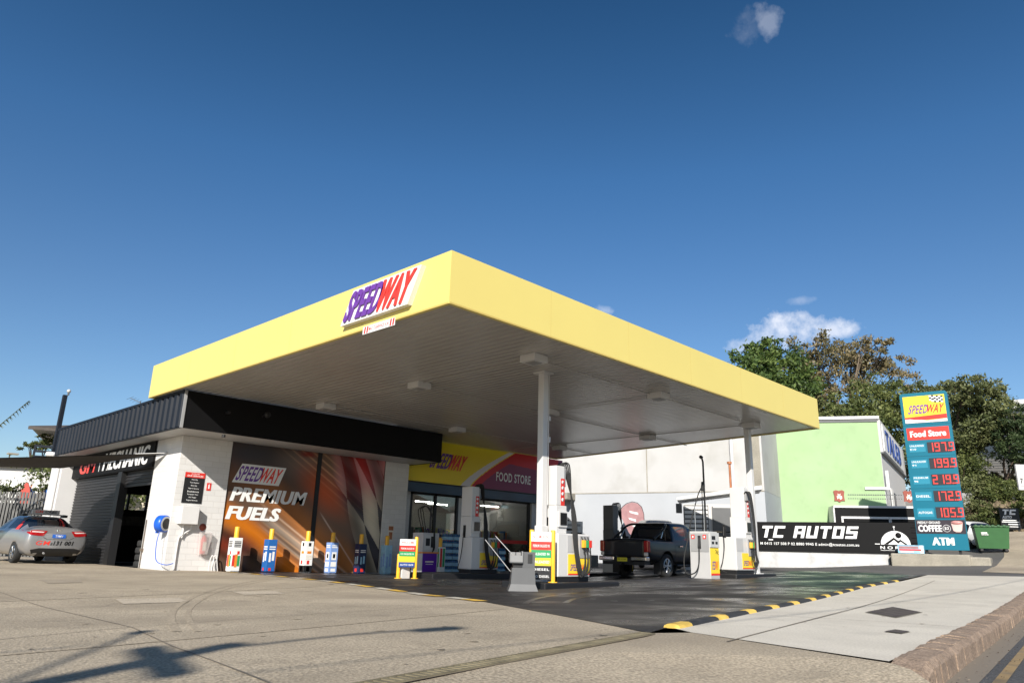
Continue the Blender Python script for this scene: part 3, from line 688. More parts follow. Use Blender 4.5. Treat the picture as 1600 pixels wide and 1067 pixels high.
mb = MB(); mb.tube([(9.0, 20.0, 2.93), (9.0, 20.0, 2.86)], .05, 10); mb.bx(8.9, 8.98, 19.7, 19.9, 3.5, 3.56); mb.build('camera_dome', 'black', bl, True)
mb = MB(); mb.tube([(10.05, 19.93, 3.6), (10.05, 19.75, 3.66)], .02); mb.lathe([(.02, 0), (.09, .06), (.09, .12), (0, .13)], 12, T=lambda x, y, z: (10.05 + x, 19.72 - z, 3.62 + y)); mb.build('floodlight', 'black', bl, True)
# roller doors
mb = MB(); mb.ribbed(FR((8.62, 31.1, GB), -Y_, Z_), 4.8, 3.1, .1, .025, vert=False); mb.build('roller_door', 'dark_door', bl, True)
mb = MB(); mb.ribbed(FR((8.62, 25.94, 1.72), -Y_, Z_), 2.68, .44, .1, .025, vert=False); mb.bx(8.58, 8.66, 23.26, 25.94, 1.66, 1.72); mb.build('roller_door', 'dark_door', bl, True)
# mechanic sign
ms = thing('workshop_sign', 'black workshop sign reading mechanic above the roller doors', 'sign', (8.42, 27, 2.2))
T = FR((8.448, 31.2, 2.18), -Y_, Z_); mb = MB(); mb.bx(0, 7.85, 0, .78, 0, .03, 0, T); mb.build('panel', 'banner_black', ms, True)
letters('lettering', 'GM', T, .75, .10, 1.7, .56, 'logo_red', ms, heavy=.07, z=.033, bold=.02, shear=.25); mb = MB(); mb.bx(2.95, 2.99, .1, .68, .03, .034, 0, T); mb.build('divider', 'white_text', ms, True)
letters('lettering', 'MECHANIC', T, 3.3, .10, 4.05, .60, 'white_text', ms, heavy=.07, z=.033, bold=.02, shear=.25)
# mural on the front wall: two printed panels
def mural(u, v):
    """colour of the printed racing picture; u,v in metres from its lower left corner"""
    s = np.sin; q = v * .80 + u * .50 - 2.0; p = u * .80 - v * .5                 # q across, p along the streaks
    st3 = lambda x: (np.clip(x, 0, 1) ** 2 * (3 - 2 * np.clip(x, 0, 1)))[..., None]
    mixc = lambda c, k, d: c * (1 - k) + np.array(d) * k
    col = np.zeros(u.shape + (3,)) + np.array([.060, .040, .030])
    col = mixc(col, st3(1 - np.abs(q - .55 - .12 * s(u * 1.3)) / .75) * .9, [.17, .075, .034])
    col = mixc(col, st3(1 - np.abs(q + .65 - .10 * s(u * 1.7)) / .50) * .95, [.30, .105, .032])
    col = mixc(col, st3(1 - np.hypot((u - .2) / 1.5, (v - .8) / .55)) * .8, [.10, .018, .012])
    col = mixc(col, st3(1 - np.hypot((u - .5) / 2.6, (v - 3.5) / 1.25)) * .95, [.030, .031, .037])
    col = mixc(col, st3(1 - np.hypot((u - 2.2) / 1.1, (v - 3.4) / .8)) * .5, [.14, .12, .11])
    band = .45 * np.exp(-((q + .03 + .03 * s(u * 2)) / .13) ** 2) + .4 * np.exp(-((q - .22) / .03) ** 2) + .35 * np.exp(-((q + .28) / .035) ** 2)
    col = mixc(col, np.clip(band, 0, 1)[..., None] * st3((u - .9) / .9), [.30, .26, .22])
    fine = (.5 + .5 * s(q * 34 + .8 * s(u * 1.1))) ** 5 * np.clip(s(q * 2.6 + 2.0), 0, 1) * st3((u - .6) / 2)[..., 0]
    col = col + fine[..., None] * np.array([.12, .075, .045])
    col = col * (1 - .5 * st3(1 - np.abs(q + 1.05) / .22)) * (1 - .45 * st3(1 - np.abs(q + 1.5) / .15))
    blob = st3(1 - np.hypot((u - 2.6) / .55, (v - 3.72) / .16)); col = mixc(col, blob * .8, [.10, .008, .008])
    col = mixc(col, st3(1 - np.hypot((u - 3.3) / 1.5, (v - 2.6 + .5 * (u - 3.3)) / .95)) * .75, [.20, .045, .022])
    # waving chequered cloth on the right
    fx = u - 3.2; cu = fx * 1.75 + (v - 3.8) * .62 + .16 * s(v * 2.1 + u); cv = (v + 1.3 * fx) * .72 + .22 * s(fx * 1.7 + v * .6) + .3
    chk = ((np.floor(cu) + np.floor(cv)) % 2)[..., None]
    m = st3(((fx - .05) - (3.8 - v) * .42 + .10 * s(v * 3)) / .55)
    red = st3((v - 1.7 + .5 * (fx - 1.3)) / 1.5 - .45 * (fx - 1.2))
    dark = mixc(np.zeros(u.shape + (3,)) + np.array([.016, .016, .020]), red, [.115, .014, .014])
    lite = mixc(np.zeros(u.shape + (3,)) + np.array([.20, .18, .145]), red, [.19, .085, .085])
    fold = (.72 + .42 * s(cu * math.pi * .9 + .8))[..., None]
    flag = np.where(chk > .5, lite, dark) * fold + st3(.5 + .5 * s(q * 11)) * .012
    col = mixc(col, m * .92, [0, 0, 0]) * 0 + (col * (1 - m * .92) + flag * m * .92)
    col = mixc(col, st3(1 - np.abs(q - .85 + .4 * (u - 4)) / .05) * st3((u - 3.2) / .3) * .5 * (1 - m * .6), [.34, .28, .24])
    col = col * (1.5 + 1.6 * st3((u - 1.8) / 1.8))  # colour raised towards the right to offset the shade falling there
    lum = col.mean(-1, keepdims=True); col = lum + (col - lum) * 1.25
    return np.clip(col, .004, .8)
def grid_print(name, T, w_, h_, fn, parent, nx, ny, mt='print_gloss', off=(0, 0), world=True):
    us = np.linspace(0, w_, nx + 1); vv = np.linspace(0, h_, ny + 1); Ug, Vg = np.meshgrid(us, vv, indexing='ij'); col = fn(Ug + off[0], Vg + off[1])
    mb = MB(); mb.v = [tuple(T(float(a), float(b), 0)) for a, b in zip(Ug.ravel(), Vg.ravel())]; k = ny + 1
    mb.f = [(i * k + j, (i + 1) * k + j, (i + 1) * k + j + 1, i * k + j + 1) for i in range(nx) for j in range(ny)]; mb.m = [0] * len(mb.f); mb.sm = [False] * len(mb.f)
    o = mb.build(name, mt, parent, world, fixn=False); at = o.data.color_attributes.new('Col', 'FLOAT_COLOR', 'POINT')
    buf = np.ones((len(mb.v), 4), np.float32); buf[:, :3] = col.reshape(-1, 3); at.data.foreach_set('color', buf.ravel()); return o
mu = thing('wall_mural', 'large printed racing picture in orange and brown on the front wall', 'mural', (9.95, 21.4, -.8))
T = FR((9.97, 21.455, -.85), X_, Z_)
grid_print('printed_panel', T, 2.98, 3.82, mural, mu, 190, 240)
T2 = FR((13.10, 21.455, -.85), X_, Z_); grid_print('printed_panel', T2, 2.6, 3.82, mural, mu, 170, 240, off=(3.13, 0))
for x0, x1, z1 in ((2.98, 3.13, .03), (-.02, 0, .01), (5.73, 5.75, .01)): mb = MB(); mb.bx(x0, x1, 0, 3.82, -.01, z1, 0, T); mb.build('frame', 'black', mu, True)
logo(mu, T, .2, 2.68, 1.42, .46, z=.008, shear=.38, outline='white_text', out=.10)
letters('lettering', 'PREMIUM', T, .12, 2.07, 2.5, .42, 'white_text', mu, z=.008, heavy=.05, bold=.025, shear=.25)
letters('lettering', 'FUELS', T, .06, 1.53, 1.72, .40, 'white_text', mu, z=.008, heavy=.05, bold=.025, shear=.25)
# services board
sb = thing('services_board', 'black board listing workshop services under a red header on white pier', 'sign', (8.95, 21.4, 1.5))
T = FR((8.66, 21.398, 1.07), X_, Z_); mb = MB(); mb.bx(0, .58, 0, .87, 0, .015, 0, T); mb.bx(0, .58, .72, .87, .015, .018, 1, T); mb.build('panel', ['black', 'red'], sb, True)
mb = MB(); put_text(mb, 'WE PROVIDE', T, .29, .83, .24, .03, .02, .01, center=True); put_text(mb, 'OUR SERVICES', T, .29, .77, .46, .05, .02, .02, center=True)
for i, s_ in enumerate(('Pink Slip', 'Taxi Repairs', 'Blue Slip', 'Hybrid Service', 'Breakdowns', 'European Cars', 'A/C Regas', 'Engine Services')): put_text(mb, s_, T, .29, .66 - i * .083, None, .045, .02, .012, center=True)
mb.build('lettering', 'white_text', sb, True, fixn=False)
es = thing('extinguisher_sign', 'small red pictogram sign beside the services board', 'sign', (9.4, 21.4, 1.6)); T = FR((9.33, 21.398, 1.46), X_, Z_)
mb = MB(); mb.bx(0, .13, 0, .22, 0, .008, 0, T); mb.build('panel', 'red', es, True); mb = MB(); mb.bx(.045, .085, .05, .16, .009, .011, 0, T); mb.bx(.055, .075, .16, .185, .009, .011, 0, T); mb.build('pictogram', 'white_text', es, True)
# meter box, pipes
mt_ = thing('meter_box', 'white electrical box with conduit on the building corner pier', 'electrical box', (8.9, 21.4, .5)); mb = MB(); mb.bev(8.62, 9.12, 21.14, 21.397, .48, .98, .015); mb.build('cabinet', 'white_paint', mt_, True)
mb = MB(); mb.tube(cat_rom([(8.80, 21.33, .5), (8.80, 21.33, .2), (8.72, 21.35, .05), (8.72, 21.36, -.8)], 5), .025); mb.tube(cat_rom([(9.02, 21.33, .48), (9.02, 21.33, .35), (8.85, 21.34, .22), (8.80, 21.34, .1)], 5), .02); mb.build('conduit', 'white_paint', mt_, True)
# hose reel
hr = thing('hose_reel', 'round blue air hose reel hanging on the white corner pier', 'hose reel', (8.30, 21.9, .45))
TH = lambda x, y, z: V((8.30 - .10 * 0, 21.55, .47)) + V((.45, -.9, 0)).normalized() * z + V((.9, .45, 0)).normalized() * x + Z_ * y
mb = MB(); mb.lathe([(0, -.12), (.20, -.12), (.235, -.09), (.235, .09), (.20, .12), (.15, .13)], 28, T=TH); mb.bx(-.05, .05, -.26, .0, -.16, -.12, 0, TH); mb.build('housing', 'hose_blue', hr, True)
mb = MB(); mb.lathe([(.15, .131), (0, .131)], 24, T=TH); mb.build('hub', 'black', hr, True); mb = MB(); mb.lathe([(.20, .124), (.15, .134)], 24, T=TH); mb.build('label_ring', 'panel_grey', hr, True)
mb = MB(); mb.tube(cat_rom([(8.24, 21.5, .27), (8.18, 21.45, -.05), (8.2, 21.35, -.5), (8.40, 21.2, -.62), (8.62, 21.2, -.58)], 6), .012, 6); mb.build('air_hose', 'hose_blue', hr, True)
gp = thing('gas_pipe', 'thin brown copper pipe running down the left side of the white pier', 'pipe', (8.43, 23.1, -.7)); mb = MB(); mb.tube([(8.42, 23.1, -.8), (8.42, 23.1, .6)], .014, 6); mb.bx(8.38, 8.45, 23.05, 23.15, -.3, -.22); mb.build('pipe', 'wood_pole', gp, True)
# extinguisher
fe = thing('fire_extinguisher', 'red fire extinguisher in a clear weather cover on the white pier', 'fire extinguisher', (9.42, 21.33, -.3))
TF = lambda x, y, z: (9.43 + x, 21.3 + y, -.33 + z)
mb = MB(); mb.lathe([(0, 0), (.075, .01), (.08, .04), (.08, .42), (.05, .48), (.02, .50), (.02, .53)], 18, T=TF); mb.build('cylinder', 'red', fe, True)
mb = MB(); mb.bx(-.02, .06, -.015, .015, .53, .56, 0, TF); mb.tube([TF(.03, 0, .52), TF(.10, -.02, .44), TF(.09, -.02, .2)], .01, 6); mb.build('valve', 'black', fe, True)
mb = MB(); mb.bx(-.05, .05, -.083, -.078, .1, .34, 0, TF); mb.build('instruction_label', 'pallet_white', fe, True)
mb = MB(); mb.add([TF(*q) for q in ((-.14, .06, .62), (.18, .06, .62), (.2, -.08, .58), (-.12, -.1, .6), (-.1, -.1, .0), (.1, -.1, .0), (.14, .06, -.02), (-.1, .06, -.02))], [(0, 3, 2, 1), (3, 4, 5, 2), (0, 7, 4, 3), (1, 2, 5, 6)]); mb.build('weather_cover', 'clear_plastic', fe, True)
mb = MB(); mb.lathe([(.10, 0), (.10, .01), (0, .012)], 20, T=lambda x, y, z: (9.38 + x, 21.396 - z, .42 + y)); tag(mb.build('round_notice', 'crest_red'), 'small round dark red notice stuck above the fire extinguisher', 'sign')
wf = thing('wheel_clamp_bracket', 'bent white pipe bracket on the ground at the foot of the pier', 'bracket', (9.75, 21.3, -.78)); mb = MB()
for dx in (0, .09): mb.tube(cat_rom([(9.68 + dx, 21.3, -.8), (9.70 + dx, 21.3, -.45), (9.76 + dx, 21.28, -.38), (9.84 + dx, 21.25, -.8)], 5), .014, 6)
mb.build('bent_pipe', 'white_paint', wf, True)
sp = thing('notice_poster', 'small faded orange notice on the shaded white brick pier', 'poster', (16.1, 21.39, .5)); T = FR((16.0, 21.398, .22), X_, Z_); mb = MB(); mb.bx(0, .24, 0, .52, 0, .006, 0, T); mb.bx(.02, .22, .36, .5, .006, .008, 1, T); mb.bx(.05, .19, .05, .3, .006, .008, 1, T); mb.build('sheet', ['pallet_white', 'surf_orange'], sp, True)
# shade sail
ss = MB(); A = V((8.42, 22.4, 2.52)); B = V((3.88, 26.48, 2.0)) + V((-1.2, .3, 0)); Cc = V((4.42, 29.7, 2.06)) + V((-1.5, .2, 0)); D_ = V((7.08, 27.6, 2.25))
nu = 14; pts = []
for i in range(nu + 1):
    for j in range(nu + 1):
        u_, v_ = i / nu, j / nu; p = (A * (1 - u_) + B * u_) * (1 - v_) + (D_ * (1 - u_) + Cc * u_) * v_; p = p - Z_ * .06 * math.sin(math.pi * u_) * math.sin(math.pi * v_)
        q = 4 * u_ * (1 - u_); p = p + (D_ - A) * .04 * q * (1 - 2 * v_); pts.append(p)
for lev in (0, -.02): ss.add([p + Z_ * lev for p in pts], [(i * (nu + 1) + j, (i + 1) * (nu + 1) + j, (i + 1) * (nu + 1) + j + 1, i * (nu + 1) + j + 1) for i in range(nu) for j in range(nu)], 0, True)
sl = thing('shade_sail', 'dark brown shade sail stretched out from the white pier to the left', 'shade sail', (8.36, 22.6, 2.55)); ss.build('fabric', 'sail', sl, True)
mb = MB(); mb.tube([A, (8.45, 22.45, 2.56)], .02); mb.tube([A, A.lerp(B, .12)], .012); mb.tube([D_, V((8.3, 31.2, 2.6))], .008); mb.build('tension_wire', 'grey_light', sl, True)
# tyres and bin in the workshop
tyr = None
def tyre_mb(T, r=.31, wd=.2):
    mb = MB(); mb.lathe([(r * .62, -wd * .4), (r * .8, -wd * .5), (r * .96, -wd * .42), (r, -wd * .25), (r, wd * .25), (r * .96, wd * .42), (r * .8, wd * .5), (r * .62, wd * .4), (r * .6, 0), (r * .62, -wd * .4)], 28, T=T); return mb
for k, (x, y, z) in enumerate(((9.25, 25.0, -.72), (9.26, 25.01, -.51), (9.24, 24.99, -.30), (9.27, 25.0, -.09), (9.3, 24.2, -.72), (9.32, 24.2, -.51))):
    lb = ['bottom tyre of the taller black stack inside the workshop door', 'second tyre up in the taller stack inside the workshop', 'third tyre up in the taller stack inside the workshop', 'top tyre of the taller stack inside the workshop', 'lower tyre of the short pair beside the grey bin', 'upper tyre of the short pair beside the grey bin'][k]
    if tyr is None: tyr = tyre_mb(None).build('tyre', 'rubber'); o = tyr
    else: o = tyr.copy(); C.objects.link(o)
    o.location = (x, y, z); tag(o, lb, 'tyre', 'loose tyres in the workshop')
wb = thing('waste_bin', 'grey metal bin standing by tyres in the workshop doorway', 'bin', (8.95, 23.75, -.82)); TB = lambda x, y, z: (8.95 + x, 23.75 + y, -.82 + z)
mb = MB(); mb.lathe([(0, .01), (.16, .01), (.2, .5), (.215, .5), (.21, .53), (.19, .53), (.15, .04)], 20, T=TB); mb.build('drum', 'grey_metal', wb, True); mb = MB(); mb.tube([TB(-.2, 0, .4), TB(-.23, 0, .45), TB(-.2, 0, .5)], .01, 6); mb.build('handle', 'grey_metal', wb, True)
# ------------------------------------------------------------------ food store
fb = thing('store_sign_band', 'long yellow and maroon store sign board under the canopy reading food store', 'sign', (21, 21.75, 2.4))
T = FR((16.76, 21.74, 2.43), X_, Z_); BW, BH = 9.2, 1.64
def band(u, v):
    e = 2.9 + 2.75 * np.clip(v / BH, 0, 1.0) ** 1.25                                 # swoosh edge
    yel = np.array([.82, .64, .03]); whi = np.array([.70, .67, .70]); red = np.array([.55, .02, .03]); mar = np.array([.22, .035, .10])
    c = np.where((u < e)[..., None], yel, np.where((u < e + .5 - .12 * v)[..., None], whi, np.where((u < e + .58 - .12 * v)[..., None], yel, np.where(((u < e + 1.0) | (v > 1.12 - .06 * (u - 6)))[..., None] & (u < 8.9)[..., None], red, mar))))
    return c
grid_print('printed_panel', T, BW, BH, band, fb, 260, 60)
mb = MB(); mb.bx(0, BW, 0, BH, -.2, -.004, 0, T); mb.bx(0, BW, -.03, 0, -.2, .02, 1, T); mb.build('backing', ['grey_dark', 'black'], fb, True)
logo(fb, T, 1.2, .56, 1.72, .62, z=.006, th=.02, shear=.5)
letters('lettering', 'FOOD STORE', T, 4.88, .36, 2.14, .38, 'white_text', fb, z=.006, bold=.02)
sf = thing('storefront', 'glazed food store front with black frames and dark blue band', 'shopfront', (17.6, 22.3, -.9))
mb = MB(); mb.bx(16.76, 24.9, 21.80, 22.1, 2.05, 2.39); mb.build('awning_band', 'navy_band', sf, True)
mb = MB()
for x in (17.63, 18.85, 20.0, 20.95, 24.3): mb.bx(x, x + .1, 22.3, 22.42, -.9, 2.3)
mb.bx(17.63, 24.4, 22.3, 22.42, 2.0, 2.3); mb.bx(17.73, 18.85, 22.31, 22.41, -.9, -.75); mb.bx(18.95, 20.0, 22.31, 22.41, -.9, -.78); mb.bx(21.05, 24.3, 22.31, 22.41, -.9, -.35); mb.build('frame', 'black', sf, True)
mb = MB(); mb.bx(20.1, 20.95, 22.3, 22.45, -.9, 2.0); mb.build('pier', 'grey_light', sf, True)
for x0, x1, z0 in ((17.73, 18.85, -.75), (18.95, 20.0, -.78), (21.05, 24.3, -.35)):
    mb = MB(); mb.bx(x0, x1, 22.352, 22.364, z0, 2.0); mb.build('glass_pane', 'shop_glass', sf, True)
for x0, x1 in ((18.95, 20.0), (21.05, 24.3)): mb = MB(); mb.bx(x0, x1, 22.335, 22.348, .29, .43); mb.build('red_decal', 'red', sf, True)
mb = MB(); mb.bx(24.4, 26.0, 22.2, 22.4, -.9, 2.42); mb.build('end_wall', 'panel_grey', sf, True); mb = MB(); mb.bx(24.75, 25.35, 22.14, 22.198, -.9, 1.2); mb.build('end_door', 'grey_light', sf, True)
mb = MB(); mb.bx(16.76, 26, 22.45, 29, -.95, -.88); mb.bx(16.76, 26, 22.45, 29, 2.35, 2.4); mb.bx(16.76, 26, 28.9, 29, -.88, 2.35); mb.bx(25.9, 26, 22.45, 28.9, -.88, 2.35); mb.bx(16.76, 16.8, 22.52, 28.9, -.88, 2.35); mb.build('shop_interior', 'store_wall', sf, True)
for i, (x, y) in enumerate(((21.6, 26.2), (23.0, 27.0), (25.1, 25.6))):
    t = thing('tube_light', ['lit white tube light inside the store behind the left pane', 'lit white tube light inside the store near its middle', 'lit white tube light inside the store behind the wide window'][i], 'light', (x, y, 2.06), 0, 'tube lights in the store')
    mb = MB(); mb.bx(-.65, .65, -.06, .06, -.0, .05); mb.tube([(-.4, 0, .05), (-.4, 0, .28)], .008, 5); mb.tube([(.4, 0, .05), (.4, 0, .28)], .008, 5); mb.build('fitting', 'white_paint', t); mb = MB(); mb.tube([(-.6, 0, -.03), (.6, 0, -.03)], .018, 8); mb.build('tube', 'lamp_on', t)
pal = ['red', 'logo_yellow', 'surf_blue', 'green_sign', 'orange', 'white_text', 'purple_panel']
for i, (x, y, ln) in enumerate(((20.2, 25.2, 1.6), (22.1, 25.8, 1.7), (24.0, 25.0, 1.8), (22.3, 23.6, 1.4))):
    t = thing('store_shelf', ['stocked shelf behind the left store pane', 'stocked shelf in the middle of the store', 'stocked shelf at the right end of the store', 'low stocked shelf just behind the wide store window'][i], 'shelf', (x, y, -.88), 0, 'shelves of goods inside the store')
    mb = MB(); k = 3 if i < 3 else 2
    for q in range(k + 1): mb.bx(0, ln, 0, .4, .12 + q * .42, .15 + q * .42)
    mb.bx(-.03, 0, 0, .4, 0, k * .42 + .5); mb.bx(ln, ln + .03, 0, .4, 0, k * .42 + .5); mb.build('rack', 'grey_light', t)
    mb = MB()
    for q in range(k + 1):
        x_ = .02
        while x_ < ln - .1: w_ = random.uniform(.07, .16); mb.bx(x_, x_ + w_ - .01, .03, .33, .152 + q * .42, .152 + q * .42 + random.uniform(.2, .36), random.randrange(7)); x_ += w_
    tag(mb.build('stock', pal, t), kind='stuff')
# water packs stacked outside the store
wp = None; cnt = 0
mb = MB()
for i in range(4):
    for j in range(2):
        T = lambda x, y, z, i=i, j=j: (-.15 + i * .1 + x, -.05 + j * .1 + y, z); mb.lathe([(0, 0), (.046, .0), (.047, .17), (.02, .215), (.02, .235), (0, .235)], 8, T=T)
wm = mb; mb2 = MB(); mb2.bev(-.205, .205, -.105, .105, .0, .12, .01)
wpk = thing('water_pack', 'x', 'water bottles', (18.45, 21.9, -.85), 0, 'packs of bottled water stacked at the store front'); wm.build('bottles', 'water_blue', wpk); mb2.build('shrink_wrap', 'pale_blue', wpk)
spots = []
for cx, who in ((19.1, 'left column beside the advertising bollard'), (19.55, 'middle column before the glass door'), (20.0, 'right column next to the tall fuel pump'), (22.05, 'column under the wide store window')):
    for r_ in range(6 if cx < 21 else 4): spots.append((cx, 21.75 + random.uniform(-.02, .02), -.86 + r_ * .238, who, r_))
nth = ['bottom', 'second', 'third', 'fourth', 'fifth', 'sixth']
for k, (x, y, z, who, r_) in enumerate(spots):
    t = wpk if k == 0 else copy_tree(wpk); t.location = (x + random.uniform(-.015, .015), y, z); t['label'] = f'{nth[r_]} water pack from the ground, {who}'
# ------------------------------------------------------------------ advertising bollards
def bollard(x, y, lbl, sleeve, bands, h=.94, yaw=0, group='advertising bollards along the front wall'):
    t = thing('advert_bollard', lbl, 'bollard', (x, y, g(x, y) + .004), yaw, group)
    mb = MB(); mb.lathe([(0, 0), (.07, 0), (.07, 1.23), (.06, 1.25), (0, 1.255)], 18); mb.build('post', 'bollard_yellow', t)
    mb = MB(); mb.bev(-.14, .14, -.14, .14, .02, h, .01); mb.bx(-.12, .12, -.12, .12, .004, .02); mb.build('sleeve', sleeve, t)
    T = FR((-.14, -.142, .02), X_, Z_); T2 = FR((-.142, .14, .02), -Y_, Z_)
    for TT in (T, T2):
        mb = MB(); ms_ = []
        for (m_, x0, x1, y0, y1) in bands:
            if m_ not in ms_: ms_.append(m_)
            mb.bx(x0 * .28, x1 * .28, y0 * (h - .02), y1 * (h - .02), 0, .003, ms_.index(m_), TT)
        mb.build('printed_panel', ms_, t)
    return t
tl = lambda m_, y0, n, s=.05: [(m_, .15, .85, y0 + i * s, y0 + i * s + s * .55) for i in range(n)]
bollard(10.15, 20.8, 'advert bollard with white sleeve showing coloured bottles, nearest the building corner', 'white_text', tl('black', .72, 4) + [('red', .1, .35, .15, .48), ('orange', .36, .62, .12, .5), ('green_sign', .64, .9, .15, .46), ('red', .55, .8, .5, .6)])
bollard(11.25, 20.8, 'advert bollard with deep blue sleeve and white figures, second from the corner', 'surf_blue', tl('white_text', .68, 2, .07) + [('white_text', .2, .42, .3, .58), ('white_text', .55, .8, .34, .62), ('red', .25, .55, .03, .12), ('navy', .0, 1, .0, .02)])
bollard(12.5, 20.8, 'advert bollard with white sleeve over a black foot, before the mural frame', 'white_text', [('black', 0, 1, 0, .22), ('black', .35, .65, .84, .95), ('orange', .25, .75, .6, .68), ('red', .3, .6, .26, .38), ('white_text', .3, .7, .04, .18)] + tl('pallet_white', .42, 3))
bollard(13.4, 20.8, 'advert bollard with pale blue sleeve and white round emblem', 'light_blue', tl('white_text', .82, 2, .06) + [('white_text', .2, .8, .42, .68), ('navy', .35, .65, .48, .62), ('white_text', .15, .85, .2, .36), ('white_text', .2, .8, .04, .14)])
bollard(14.5, 20.8, 'advert bollard with navy sleeve and red dot, in shade', 'navy', tl('white_text', .7, 2, .06) + [('pale_blue', .2, .4, .3, .55), ('pale_blue', .55, .8, .32, .58), ('red', .3, .7, .05, .16)])
bollard(15.55, 20.8, 'advert bollard with light cyan sleeve before the shaded brick pier', 'pale_blue', [('light_blue', .2, .4, .2, .6), ('light_blue', .6, .85, .25, .7)])
bollard(17.95, 20.8, 'advert bollard with red and green striped sleeve at the store door', 'white_text', [('red', .1, .45, .25, .95), ('green_sign', .55, .9, .25, .95), ('white_text', .15, .4, .05, .2), ('maroon', .05, .95, .0, .04)])
# ------------------------------------------------------------------ pumps and islands
def island(nm, x0, x1, y0, y1, zt, lbl):
    mb = MB(); mb.bev(x0, x1, y0, y1, min(g(x0, y0), g(x1, y1)) - .05, zt, .03); return tag(mb.build('pump_island', 'black'), lbl, 'kerb island')
island('a', 11.75, 14.35, 10.28, 11.55, -.62, 'black kerbed pump island under the front column')
island('b', 19.75, 22.3, 10.15, 11.1, -.47, 'black kerbed pump island under the far right column')
island('c', 13.5, 23.1, 15.9, 17.2, -.66, 'long black pump island in shade before the store')
NOZ = ['bollard_yellow', 'green_sign', 'red', 'black']
def nozzle(mb, T, x, y, ci):
    mb.tube([T(x, y + .09, .05), T(x + .01, y, .10)], .028, 8, ci); mb.tube([T(x + .01, y, .10), T(x + .03, y - .16, .06)], .014, 6, 4); mb.bx(x - .03, x + .03, y - .05, y + .11, .04, .12, ci, T); mb.tube([T(x, y + .1, .06), T(x - .01, y + .18, .02)], .014, 6, 4)
